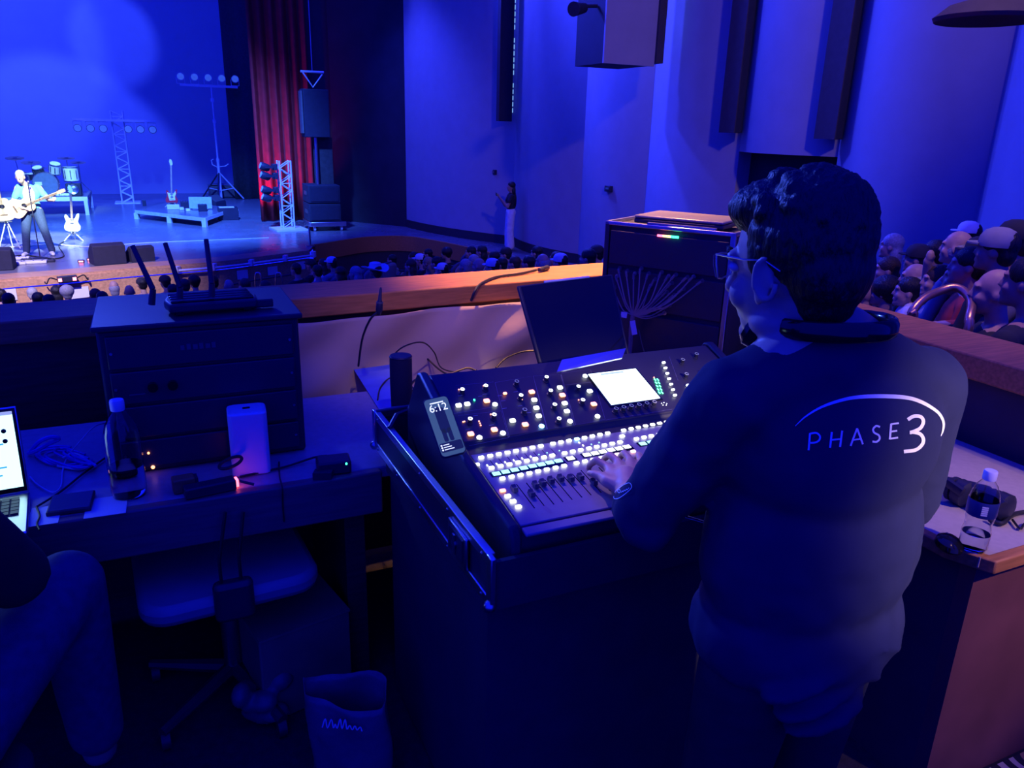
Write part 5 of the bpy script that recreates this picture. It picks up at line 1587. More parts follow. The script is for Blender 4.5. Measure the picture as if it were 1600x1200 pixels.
guitar(GM @ Matrix.Translation((0.38, 0.155, 0.93)) @ Matrix.Rotation(R(-68), 4, 'Y'), 'acoustic guitar slung on the singing guitarist', 'acoustic', 'wood_guitar')
# microphone on its stand before the singer
q = SP(63, 404)
t = thing('microphone_stand', 'slim straight microphone stand before the singing guitarist', 'microphone stand', FR(q, FACE))
MB().lathe([(0.13, 0), (0.13, 0.015), (0.03, 0.03), (0.012, 0.04)], 24).build('base', 'black_plastic', t)
MB().cyl((0, 0, 0.03), (0, 0, 1.42), 0.010, n=8).build('pole', 'black_plastic', t)
mc = MB().tube([(0, 0, 1.42), (0, -0.10, 1.50)], [0.012, 0.016], 10).build('microphone', 'black_plastic', t)
MB().ell((0, -0.125, 1.52), 0.027, nu=14, nv=10).build('grille', 'steel', mc)
# pedals, papers and cables at the singer's feet
for i, (x, y, w, d_, m_) in enumerate(((31, 405, 0.34, 0.16, 'white_paint'), (22, 413, 0.42, 0.18, 'white_paint'), (53, 411, 0.46, 0.2, 'white_paint'), (42, 408, 0.2, 0.12, 'black_plastic'), (75, 409, 0.25, 0.16, 'black_plastic'))):
    t = thing('effects_pedal', ('pale pedal board to the left of the guitarist, further upstage', 'pale pedal board at the front left of the guitarist', 'wide pale pedal board directly before the guitarist', 'small black pedal between the pale boards', 'black pedal to the right of the microphone stand')[i], 'pedal', FR(SP(x, y), FACE))
    MB().b2(-w / 2, w / 2, -d_ / 2, d_ / 2, 0, 0.05).build('housing', m_, t, bevel=0.01)
    for k in range(3):
        MB().cyl((-w / 3 + k * w / 3, 0.03, 0.05), (-w / 3 + k * w / 3, 0.03, 0.065), 0.014, n=10).build('foot_switch', 'steel', t)
for i, (x, y) in enumerate(((127, 410), (141, 407))):
    t = thing('floor_light', ('small red-lit box on the stage, nearer the singer', 'small red-lit box touching the large wedge monitor')[i], 'stage box', FR(SP(x, y), FACE))
    MB().b2(-0.06, 0.06, -0.05, 0.05, 0, 0.05).build('housing', 'black_plastic', t, bevel=0.008)
    MB().b2(-0.04, 0.04, 0.05, 0.056, 0.012, 0.04).build('red_window', 'led_red', t)
def stage_cable(pts, lab, m_='cable', r_=0.012):
    tag(MB().tube(spline([SP(*p) + Vector((0, 0, r_)) for p in pts], 6), r_, 6).build('stage_cable', m_), lab, 'cable')
stage_cable([(0, 388), (40, 385), (80, 382), (140, 386), (230, 380), (330, 376), (420, 372)], 'long pale cable running across the stage behind the singer', 'cable_white', 0.010)
stage_cable([(5, 409), (30, 400), (60, 402), (85, 405), (100, 400), (92, 385), (100, 378)], 'dark cable curling round the feet of the singer')
# wedge monitors
def wedge(M, w, label):
    t = thing('wedge_monitor', label, 'speaker', M)
    pr_ = [(-0.24, 0.0), (0.24, 0.0), (0.22, 0.22), (-0.06, 0.42), (-0.24, 0.38)]
    MB().prism(pr_, -w / 2, w / 2, Matrix(((0, 0, 1, 0), (1, 0, 0, 0), (0, 1, 0, 0), (0, 0, 0, 1)))).build('cabinet', 'black_matte', t, bevel=0.015)
    nrm = Vector((0, 0.20, 0.28)).normalized()
    c_ = Vector((0, 0.085, 0.325))
    rot = nrm.to_track_quat('Z', 'Y').to_matrix()
    MB().box(c_, (w * 0.9, 0.30, 0.012), rot).build('grille', 'grey_plastic', t)
    return t
wedge(FR(SP(169, 411), PI + FACE + R(15)), 0.60, 'large black wedge monitor at the front of the stage')
wedge(FR(SP(220, 407), PI + FACE + R(20)) @ Matrix.Scale(0.75,4), 0.62, 'smaller black wedge monitor to the right of the large wedge')
wedge(FR(SP(-2, 420), PI + FACE), 0.55, 'black wedge monitor cut by the left edge of the picture')
q = SP(336, 325)
wedge(FR(q, FACE + R(60)), 0.75, 'black wedge monitor behind the low platform, under the crank stand')
# drum riser
rb = SP(140, 336)
ru, rv, _ = UV(rb)
rz = zpx(139, 308, rb)
t = thing('drum_riser', 'white-trimmed drum riser on open legs at stage left', 'platform', FR(B(0, 0, 0)))
MB().b2(-9, ru, rv, rv + 2.4, rz - 0.10, rz).build('riser_deck', 'stage_floor', t)
MB().b2(-9, ru + 0.01, rv - 0.02, rv, rz - 0.11, rz + 0.01).build('front_rail', 'white_paint', t)
for u in (ru - 0.05, ru - 2.55, ru - 5.0):
    for v in (rv + 0.03, rv + 2.3):
        MB().b2(u - 0.05, u + 0.05, v - 0.05, v + 0.05, STG, rz - 0.10).build('leg', 'white_paint', t)
# drum kit
def on_riser(x, y, dv):
    return PV(x, y, rv + dv)
dk = thing('drum_kit', 'drum kit with cymbals standing on the white-trimmed riser', 'drum kit', FR(B(0, 0, 0)))
DKI = dk.matrix_world.inverted()
mpx = rv / 1200.0 * 1.07
def drum(nm, c, r_, h_, axis, m1='drum_shell', m2='drum_head'):
    c = DKI @ c
    a_ = Vector(axis).normalized()
    d_ = MB().tube([c - a_ * h_ / 2, c + a_ * h_ / 2], r_, 24).build(nm, m1, dk)
    for s in (-1, 1):
        MB().tube([c + a_ * s * (h_ / 2 - 0.012), c + a_ * s * (h_ / 2 + 0.012)], r_ + 0.012, 24).build('hoop', 'steel', d_)
        MB().tube([c + a_ * s * (h_ / 2 + 0.012), c + a_ * s * (h_ / 2 + 0.016)], r_ - 0.01, 24).build('drum_head', m2, d_)
    for k in range(8):
        a = 2 * PI * k / 8
        o1 = a_.orthogonal().normalized()
        p_ = c + (o1 * math.cos(a) + a_.cross(o1) * math.sin(a)) * (r_ + 0.012)
        MB().tube([p_ - a_ * h_ * 0.3, p_ + a_ * h_ * 0.3], 0.012, 6).build('lug', 'steel', d_)
    return d_
bc = on_riser(72, 287, 0.55)
br_ = bc.z - rz - 0.02
K['drum_front'] = mat('drum_front', (0.10, 0.14, 0.22), 0.4)
bd_ = drum('bass_drum', bc, br_, 0.42, (0, 1, 0), 'drum_shell', 'drum_front')
lc = DKI @ on_riser(60, 287, 0.30)
MB().b2(lc.x - 0.09, lc.x + 0.09, lc.y, lc.y + 0.01, lc.z - 0.05, lc.z + 0.05).build('badge_sticker', 'white_paint', bd_)
drum('rack_tom', on_riser(86, 263, 0.75), 0.15, 0.28, (0.15, -0.35, 0.9), 'white_paint')
drum('rack_tom', on_riser(60, 268, 0.8), 0.14, 0.24, (-0.1, -0.35, 0.9), 'drum_shell')
drum('floor_tom', on_riser(111, 272, 0.9), 0.20, 0.40, (0, 0, 1), 'white_paint')
drum('snare_drum', on_riser(44, 276, 1.1), 0.18, 0.15, (0, -0.1, 1), 'steel')
def cym(x, y, dv, r_, tilt, foot=None):
    c = DKI @ on_riser(x, y, dv)
    rot = Matrix.Rotation(R(tilt), 4, 'X')
    s_ = MB().tube([(c.x + (foot or 0), c.y, rz), c], [0.014, 0.010], 8).build('cymbal_stand', 'steel', dk)
    for k in range(3):
        a = 2 * PI * k / 3 + 0.4
        MB().cyl((c.x + (foot or 0), c.y, rz + 0.35), (c.x + (foot or 0) + 0.28 * math.cos(a), c.y + 0.28 * math.sin(a), rz + 0.01), 0.010, n=6).build('stand_leg', 'steel', s_)
    MB().lathe([(0.02, 0.03), (0.05, 0.025), (0.07, 0.008), (r_, 0.0), (r_, -0.004), (0.07, 0.002), (0.02, 0.02)], 28, Matrix.Translation(c) @ rot).build('cymbal', 'cymbal', dk)
cym(23, 247, 0.9, 0.25, 12, 0.12)
cym(48, 254, 1.3, 0.27, 10, 0.05)
cym(103, 247, 0.9, 0.24, 8, 0.06)
cym(122, 254, 1.4, 0.22, 8, 0.0)
cym(36, 270, 0.8, 0.17, 0, 0.0)
cym(65, 262, 1.4, 0.16, 5, 0.0)
MB().lathe([(0.17, 0), (0.17, 0.08), (0.02, 0.08)], 20, Matrix.Translation(DKI @ on_riser(60, 285, 1.6))).build('stool_seat', 'black_plastic', dk)
t = thing('drum_monitor', 'small round-faced monitor at the right end of the drum riser', 'speaker', FR(B(ru - 0.35, rv + 0.5, rz)))
MB().b2(-0.2, 0.2, -0.15, 0.15, 0, 0.36).build('cabinet', 'black_matte', t, bevel=0.02)
MB().lathe([(0.13, 0), (0.14, 0.02), (0.09, 0.0), (0.02, 0.02)], 20, Matrix.Translation((0, -0.15, 0.2)) @ Matrix.Rotation(R(90), 4, 'X')).build('cone', 'steel', t)
t = thing('cable_pile', 'pale bundle lying on the front rail of the drum riser', 'bundle', FR(B(UV(PV(98, 305, rv + 0.15))[0], rv + 0.2, rz)))
for k in range(5):
    MB().ell((-0.12 + 0.06 * k, 0.02 * (k % 2), 0.05), (0.07, 0.06, 0.05)).build('fold', 'white_paint', t)
# low platform with bass gear
f0, f1, f2 = SP(213, 342), SP(321, 355), SP(368, 337)
f3 = f0 + f2 - f1
pz = zpx(320, 341, f1)
t = thing('low_platform', 'low pale-edged platform holding the red bass and small gear', 'platform', Matrix.Identity(4))
mb = MB()
mb.prism([(p.x, p.y) for p in (f0, f1, f2, f3)], pz - 0.07, pz)
mb.build('platform_deck', 'stage_floor', t, smooth=False)
K['platform_edge'] = mat('platform_edge', (0.6, 0.66, 0.66), 0.5)
for a_, b_ in ((f0, f1), (f1, f2)):
    d_ = (b_ - a_)
    n_ = Vector((d_.y, -d_.x, 0)).normalized() * 0.02
    mb = MB()
    mb.prism([(p.x, p.y) for p in (a_ + n_, b_ + n_, b_, a_)], pz - 0.085, pz + 0.01)
    mb.build('edge_rail', 'platform_edge', t, smooth=False)
for p in (f0, (f0 + f1) / 2, f1, f2, f3):
    c_ = (f0 + f1 + f2 + f3) / 4
    p = p + (c_ - p) * 0.02
    MB().b2(p.x - 0.06, p.x + 0.06, p.y - 0.06, p.y + 0.06, STG, pz - 0.07).build('leg', 'platform_edge', t)
def PP(x, y):
    return PZ(x, y, pz)
q = PP(269, 323)
BS = FR(q, FACE)
guitar_stand(BS, 'stand holding the red bass guitar on the low platform', 0.16)
guitar(BS @ Matrix.Translation((0, 0.02, 0.10)) @ Matrix.Rotation(R(12), 4, 'X') @ Matrix.Rotation(R(-5), 4, 'Y'), 'red bass guitar with a white guard standing on the low platform', 'electric', 'red_guitar', 0.85, 1.02, 'white_paint')
q = PP(314, 327)
t = thing('stage_laptop', 'open pale laptop on the low platform beside the bass', 'laptop', FR(q, FACE + R(-10)))
MB().b2(-0.22, 0.22, 0.0, 0.3, 0, 0.02).build('base', 'grey_plastic', t)
K['stage_screen'] = mat('laptop_lid_pale', (0.35, 0.5, 0.52), 0.4)
MB().b2(-0.32, 0.32, 0.0, 0.02, 0.02, 0.36).build('lid', 'stage_screen', t, M=Matrix.Rotation(R(10), 4, 'X'))
for i, (x, y, w, h_, m_) in enumerate(((271, 327, 0.34, 0.14, 'white_paint'), (284, 328, 0.12, 0.08, 'cap_white'), (294, 330, 0.12, 0.08, 'cap_white'), (289, 325, 0.22, 0.2, 'black_plastic'), (317, 330, 0.25, 0.2, 'black_plastic'), (226, 322, 0.10, 0.18, 'black_plastic'))):
    t = thing('stage_gear', ('pale amp box at the foot of the red bass', 'small white pedal right of the amp box', 'small white pedal furthest right on the platform edge', 'dark controller box behind the white pedals', 'dark gear case before the pale laptop', 'small clip device at the left end of the platform')[i], 'stage gear', FR(PP(x, y), FACE))
    MB().b2(-w / 2, w / 2, -0.08, 0.08, 0, h_).build('housing', m_, t, bevel=0.012)
    for k in range(3):
        MB().cyl((-w / 3 + k * w / 3, 0.03, h_), (-w / 3 + k * w / 3, 0.03, h_ + 0.02), 0.014, n=8).build('knob', 'steel', t)
q = SP(357, 343)
t = thing('side_crate', 'small crate with a white sheet on top beside the low platform', 'crate', FR(q, FACE))
MB().b2(-0.28, 0.28, -0.2, 0.2, 0, 0.36).build('crate_body', 'black_plastic', t, bevel=0.01)
MB().b2(-0.18, 0.24, -0.12, 0.18, 0.36, 0.37).build('paper', 'paper', t)
MB().b2(-0.3, -0.28, -0.1, 0.1, 0.1, 0.3).build('handle', 'platform_edge', t)
# ladder truss with lamp bar
def ladder(t, p0, p1, w, r_, n, axis_x=Vector((1, 0, 0))):
    p0, p1 = Vector(p0), Vector(p1)
    for s in (-1, 1):
        for d_ in (0, 1):
            o_ = axis_x * s * w / 2 + Vector((0, d_ * w * 0.8, 0))
            MB().cyl(p0 + o_, p1 + o_, r_, n=8).build('chord', 'truss_alu', t)
    for k in range(n):
        a, b_ = p0.lerp(p1, k / n), p0.lerp(p1, (k + 1) / n)
        for d_ in (0, w * 0.8):
            s = 1 if k % 2 else -1
            of = Vector((0, d_, 0))
            MB().cyl(a + axis_x * s * w / 2 + of, b_ - axis_x * s * w / 2 + of, r_ * 0.6, n=6).build('lacing', 'truss_alu', t)
        if k % 3 == 0:
            MB().cyl(a - axis_x * w / 2, a + axis_x * w / 2, r_ * 0.6, n=6).build('rung', 'truss_alu', t)
tb_ = SP(200, 317)
tt = zpx(179, 173, tb_)
tw = 0.36
t = thing('lamp_truss', 'tall lattice truss with a crossbar of round lamps, left of the crank stand', 'truss', FR(tb_))
ladder(t, (0, 0, 0), (0, 0, tt - STG), tw, 0.025, 16)
MB().b2(-0.4, 0.4, -0.3, 0.6, 0, 0.02).build('base_plate', 'truss_alu', t)
bz = zpx(178, 188, tb_) - STG
I = t.matrix_world.inverted()
xa, xb = (I @ PV(113, 187, UV(tb_)[1] - 0.1)).x, (I @ PV(243, 188, UV(tb_)[1] - 0.1)).x
MB().b2(xa, xb, -0.13, -0.05, bz - 0.04, bz + 0.04).build('crossbar', 'truss_alu', t)
TWm = t.matrix_world.copy()
def par_lamp(M, label, face, grp, up=False):
    p = thing('par_lamp', label, 'stage lamp', M, grp)
    s = 1 if up else -1
    MB().tube([(-0.14, 0, s * 0.20), (-0.13, 0, 0), (-0.13, 0, s * 0.02)], 0.012, 6).build('yoke', 'truss_alu', p)
    MB().tube([(0.13, 0, s * 0.20), (0.13, 0, 0), (-0.13, 0, 0)], 0.012, 6).build('yoke', 'truss_alu', p)
    MB().lathe([(0.06, -0.16), (0.115, -0.08), (0.12, 0.10), (0.125, 0.12), (0.11, 0.12), (0.05, 0.08)], 20, Matrix.Translation((0, 0, s * 0.22)) @ Matrix.Rotation(R(90 if not face else 90), 4, 'X')).build('can', 'grey_plastic' if not up else 'truss_alu', p)
    MB().lathe([(0.108, 0), (0.108, 0.01), (0.02, 0.02)], 20, Matrix.Translation((0, -0.115, s * 0.22)) @ Matrix.Rotation(R(90), 4, 'X')).build('lens', 'lamp_lens', p)
K['lamp_lens'] = mat('lamp_lens', (0.35, 0.5, 0.6), 0.15, emit=(0.15, 0.45, 1.0), es=0.15)
for k in range(7):
    xx = xa + (xb - xa) * (0.05 + 0.90 * k / 6)
    if k == 3:
        continue
    par_lamp(TWm @ Matrix.Translation((xx, -0.09, bz - 0.05)), ORD[k if k < 3 else k - 1] + ' round lamp from the left hanging under the truss crossbar', True, 'lamps under the truss crossbar')
# crank stand with five lamps
cb = SP(346, 313)
ct = zpx(330, 134, cb) - STG
t = thing('crank_stand', 'tall crank lighting stand with a top bar, at the right of the backdrop', 'lighting stand', FR(cb))
MB().tube([(0, 0, 0.1), (0, 0, ct * 0.36), (0, 0, ct * 0.37)], [0.05, 0.05, 0.045], 10).build('lower_mast', 'truss_alu', t)
MB().cyl((0, 0, ct * 0.36), (0, 0, ct * 0.7), 0.035, n=10).build('middle_mast', 'truss_alu', t)
MB().cyl((0, 0, ct * 0.7), (0, 0, ct), 0.025, n=10).build('upper_mast', 'truss_alu', t)
for z in (0.36, 0.70, 0.88):
    MB().cyl((0, 0, ct * z - 0.06), (0, 0, ct * z + 0.06), 0.06, n=12).build('collar', 'truss_alu', t)
MB().tube([(0, 0, ct * 0.30), (0.25, -0.05, ct * 0.31), (0.35, -0.05, ct * 0.33)], 0.02, 6).build('crank_handle', 'truss_alu', t)
MB().tube([(-0.05, 0, ct * 0.30), (-0.2, 0, ct * 0.32), (-0.22, 0, ct * 0.36), (-0.14, 0, ct * 0.37)], 0.02, 6).build('winch', 'truss_alu', t)
for k in range(3):
    a = 2 * PI * k / 3 + 0.3
    l_ = MB().cyl((0, 0, 1.0), (0.85 * math.cos(a), 0.85 * math.sin(a), 0.03), 0.028, n=8).build('leg', 'black_plastic' if k else 'truss_alu', t)
    MB().cyl((0, 0, 0.35), (0.5 * math.cos(a), 0.5 * math.sin(a), 0.42), 0.018, n=6).build('brace', 'truss_alu', l_)
I = t.matrix_world.inverted()
xa, xb = (I @ PV(281, 131, UV(cb)[1])).x, (I @ PV(371, 133, UV(cb)[1])).x
MB().b2(xa, xb, -0.05, 0.05, ct - 0.05, ct + 0.03).build('top_bar', 'truss_alu', t)
TWm = t.matrix_world.copy()
for k in range(5):
    xx = xa + (xb - xa) * (0.02 + 0.94 * k / 4)
    par_lamp(TWm @ Matrix.Translation((xx, 0, ct + 0.035)), ORD[k] + ' lamp from the left standing on the crank stand bar', True, 'lamps on the crank stand', up=True)
# equipment under a cover behind the crank stand
q = SP(372, 309)
t = thing('covered_crate', 'low covered crate at the far right corner of the stage', 'crate', FR(q))
MB().b2(-1.0, 0.45, 0, 0.8, 0, 0.45).build('crate', 'grey_plastic', t, bevel=0.05)
MB().grid(lambda s, q_: Vector((-1.02 + 1.49 * s, -0.02 + 0.84 * q_, 0.47 + 0.02 * math.sin(9 * s + 5 * q_))), 12, 6).build('cover_cloth', 'shirt_grey', t, solid=0.01)
# truss tower with moving heads
tb_ = SP(452, 359)
tt = zpx(440, 251, tb_) - STG
t = thing('truss_tower', 'short lattice truss tower before the red curtain', 'truss', FR(tb_, R(6)))
ladder(t, (0, 0, 0.05), (0, 0, tt), 0.30, 0.022, 9)
MB().b2(-0.42, 0.42, -0.35, 0.5, 0, 0.04).build('base_plate', 'truss_alu', t)
TWm = t.matrix_world.copy()
for k, py in enumerate((261, 275, 297, 309)):
    z = zpx(443, py, tb_) - STG
    m_ = thing('moving_head', ORD[k] + ' moving light from the top on the truss tower', 'stage lamp', TWm @ Matrix.Translation((-0.20, 0.1, z)), 'moving lights on the truss tower')
    MB().b2(-0.12, 0.0, -0.10, 0.10, -0.08, 0.08).build('base_box', 'black_plastic', m_, bevel=0.01)
    for s in (-1, 1):
        MB().b2(-0.34, -0.12, s * 0.12 - 0.015, s * 0.12 + 0.015, -0.03, 0.03).build('yoke_arm', 'black_plastic', m_)
    MB().lathe([(0.07, -0.13), (0.10, -0.08), (0.10, 0.09), (0.09, 0.12), (0.03, 0.11)], 18, Matrix.Translation((-0.32, 0, 0)) @ Matrix.Rotation(R(-70), 4, 'Y')).build('head', 'black_plastic', m_)
    MB().lathe([(0.082, 0), (0.08, 0.008), (0.01, 0.012)], 18, Matrix.Translation((-0.32, 0, 0)) @ Matrix.Rotation(R(-70), 4, 'Y') @ Matrix.Translation((0, 0, 0.115))).build('lens', 'white_paint' if k == 3 else 'lamp_lens', m_)
for k in range(2):
    MB().cyl((-0.35 + 0.7 * k, -0.32, 0), (-0.35 + 0.7 * k, -0.32, 0.05), 0.03, n=8).build('levelling_foot', 'truss_alu', t)
# subwoofer stack on a dolly
sb = SP(487, 362)
I = FR(sb).inverted()
xr = (I @ PV(540, 356, UV(sb)[1])).x
zt_ = zpx(488, 291, sb) - STG
t = thing('speaker_dolly', 'silver-edged wheeled dolly under the black speaker stack', 'dolly', FR(sb))
MB().b2(0, xr, 0, 1.0, 0.14, 0.21).build('dolly_board', 'black_plastic', t)
MB().b2(-0.02, xr + 0.02, -0.04, 0.0, 0.13, 0.25).build('front_edge', 'aluminium', t, bevel=0.01)
MB().b2(-0.04, 0.0, 0.0, 1.0, 0.13, 0.25).build('side_edge', 'aluminium', t, bevel=0.01)
for x in (0.1, xr - 0.1):
    for y in (0.08, 0.9):
        MB().cyl((x - 0.025, y, 0.07), (x + 0.025, y, 0.07), 0.07, n=16).build('castor', 'white_plastic', t)
hh_ = (zt_ - 0.22) / 2
for k in range(2):
    t = thing('subwoofer', ('lower black subwoofer cabinet resting on the dolly', 'upper black subwoofer cabinet of the stack')[k], 'speaker', FR(sb) @ Matrix.Translation((0.0, 0.04, 0.255 + hh_ * k)))
    MB().b2(-0.02, xr - 0.10, 0, 0.92, 0, hh_ - 0.02).build('cabinet', 'black_matte', t, bevel=0.015)
    MB().b2(0.03, xr - 0.15, -0.02, 0.0, 0.05, hh_ - 0.07).build('grille', 'black_plastic', t)
    MB().b2(-0.035, -0.02, 0.3, 0.6, hh_ * 0.4, hh_ * 0.6).build('side_handle', 'grey_plastic', t)
# pole-mounted main speaker with rigging frame
mp_ = FR(sb) @ Matrix.Translation((0.32, 0.45, zt_ - 0.0))
zb_, ztp = zpx(485, 215, sb) - STG, zpx(485, 138, sb) - STG
t = thing('main_speaker', 'tall black main speaker on a pole above the subwoofers', 'speaker', mp_)
z0_, z1_ = zb_ - zt_, ztp - zt_
MB().cyl((0, 0, 0.012), (0, 0, z0_ + 0.05), 0.04, n=12).build('pole', 'steel', t)
MB().b2(-0.05, 0.46, 0.12, 0.16, 0.015, z0_).build('pole_drape', 'leg_drape', t)
MB().prism([(-0.34, 0.1), (-0.30, -0.2), (0.36, -0.2), (0.40, 0.1), (0.3, 0.35), (-0.24, 0.35)], z0_, z1_).build('cabinet', 'black_matte', t, bevel=0.02)
MB().b2(-0.37, -0.32, -0.18, 0.1, z0_ + 0.1, z1_ - 0.05).build('side_grille', 'grey_plastic', t)
zr = zpx(482, 110, sb) - STG - zt_
MB().tube([(-0.30, 0, zr), (0.30, 0, zr)], 0.03, 8).build('rigging_bar', 'truss_alu', t)
MB().tube([(-0.26, 0, zr), (0.0, 0, z1_ + 0.05), (0.26, 0, zr - 0.05)], 0.022, 8).build('bridle', 'truss_alu', t)
MB().tube([(0.0, 0, zr), (0.0, 0, zr + 5)], 0.012, 6).build('hoist_chain', 'steel', t)
# stage lip furniture: rail pipe, posts, papers, floor box
cur = [p for p in EDGE if 268 < 800 + FPX * (p - CAM).dot(RGT) / (p - CAM).dot(FWD) < 486]
cur = [q + Vector((0, 0, -0.08)) for q in offset_curve(cur, 0.16)]
t = thing('lip_rail', 'steel pipe rail running along the stage lip', 'rail', Matrix.Identity(4))
MB().tube(cur, 0.025, 8).build('pipe', 'truss_alu', t)
for i in range(0, len(cur), max(1, len(cur) // 4)):
    p = cur[i]
    MB().b2(p.x - 0.04, p.x + 0.04, p.y - 0.04, p.y + 0.12, p.z - 0.05, p.z + 0.08).build('bracket', 'truss_alu', t)
for i, (x, y, w, h_) in enumerate(((12, 461, 20, 15), (125, 457, 22, 15), (379, 429, 18, 13), (426, 423, 17, 12), (470, 415, 16, 12))):
    p, a = hit_front(x, y, EDGE, 0.045)
    m = (p - CAM).length / FPX
    tag(MB().b2(-w * m / 2, w * m / 2, -0.003, 0.003, -h_ * m / 2, h_ * m / 2).build('paper_sheet', 'paper', M=FA(p, a)), ORD[i] + ' white paper sheet from the left taped to the wooden stage front', 'paper')
p, a = hit_front(105, 436, EDGE, 0.16)
t = thing('footlight_box', 'black connector box with two red lights on the stage lip', 'stage box', FA(p, a))
MB().b2(-0.16, 0.16, -0.05, 0.05, -0.05, 0.06).build('housing', 'black_plastic', t, bevel=0.01)
for x in (-0.13, 0.11):
    MB().b2(x - 0.03, x + 0.03, -0.056, -0.05, -0.03, 0.03).build('red_window', 'led_red', t)
for s in (-1, 1):
    MB().tube(spline([(s * 0.16, 0, 0), (s * 0.28, -0.02, 0.05), (s * 0.34, 0.0, -0.05), (s * 0.36, 0.05, -0.02)], 5), 0.012, 6).build('lead', 'cable', t)
# slim post at the stage corner
p = SP(486, 386)
t = thing('corner_post', 'slim metal stand at the corner of the stage edge below the dolly', 'stand', FR(p + Vector((0, 0, 0))))
MB().cyl((0, 0.1, 0), (0, 0.1, 0.45), 0.025, n=10).build('post', 'steel', t)
MB().b2(-0.1, 0.1, 0.05, 0.15, 0.0, 0.03).build('foot', 'steel', t)
# standing woman filming in the side aisle
wq = SP(796, 391)
WM = FR(wq, R(75))
w_ = thing('person', 'woman with long dark hair and white trousers standing by the wall, filming', 'person', WM)
wb = MB()
wb.ell((0, 0, 1.50), (0.072, 0.09, 0.10)); wb.ell((0, 0.03, 1.45), (0.055, 0.06, 0.07)); cap(wb, (0, 0.095, 1.48), (0, 0.10, 1.465), 0.010, 0.012)
cap(wb, (0, -0.01, 1.42), (0, -0.02, 1.32), 0.045, 0.05)
wb.ell((0, 0, 1.20), (0.145, 0.095, 0.16)); wb.ell((0, 0, 1.02), (0.12, 0.085, 0.14)); wb.ell((0, -0.01, 0.90), (0.155, 0.11, 0.12))
for s in (-1, 1):
    chain(wb, [(s * 0.15, 0, 1.28), (s * 0.17, 0.10, 1.04), (s * 0.05, 0.28, 1.26)], [0.045, 0.036, 0.024])
    wb.ell((s * 0.04, 0.31, 1.30), (0.02, 0.03, 0.035))
    for k in range(4):
        cap(wb, (s * 0.045, 0.325, 1.28 + 0.018 * k), (s * 0.012, 0.345, 1.285 + 0.018 * k), 0.009, 0.007, 8)
    chain(wb, [(s * 0.08, 0, 0.86), (s * 0.085, 0.02, 0.45), (s * 0.09, -0.01, 0.07)], [0.088, 0.058, 0.036])
    cap(wb, (s * 0.09, -0.02, 0.04), (s * 0.10, 0.13, 0.03), 0.035, 0.026)
m_ = fuse(wb, 0.011, 4); m_.materials.append(K['skin_b']); link('body', m_, w_)
g_ = MB(); g_.ell((0, 0, 1.20), (0.158, 0.108, 0.17)); g_.ell((0, 0, 1.05), (0.135, 0.10, 0.14))
for s in (-1, 1):
    cap(g_, (s * 0.14, 0, 1.29), (s * 0.165, 0.06, 1.16), 0.058, 0.05)
garment(g_, 'shirt_dark', 'top', w_)
g_ = MB(); g_.ell((0, -0.01, 0.90), (0.168, 0.122, 0.125))
for s in (-1, 1):
    chain(g_, [(s * 0.082, 0, 0.86), (s * 0.09, 0.02, 0.45), (s * 0.10, 0.0, 0.12)], [0.10, 0.095, 0.105])
garment(g_, 'shirt_white', 'trousers', w_)
g_ = MB(); g_.ell((0, -0.015, 1.53), (0.084, 0.096, 0.09)); g_.ell((0, -0.06, 1.40), (0.085, 0.055, 0.14)); g_.ell((0, -0.09, 1.18), (0.095, 0.05, 0.20))
garment(g_, 'hair', 'hair', w_, 0.010)
t = thing('held_phone', 'small phone held up by the woman standing at the wall', 'phone', WM @ Matrix.Translation((0, 0.345, 1.32)))
MB().b2(-0.075, 0.075, 0, 0.009, -0.036, 0.036).build('phone_body', 'black_plastic', t, bevel=0.003)
MB().b2(-0.07, 0.07, -0.001, 0, -0.032, 0.032).build('display', 'phone_screen', t)

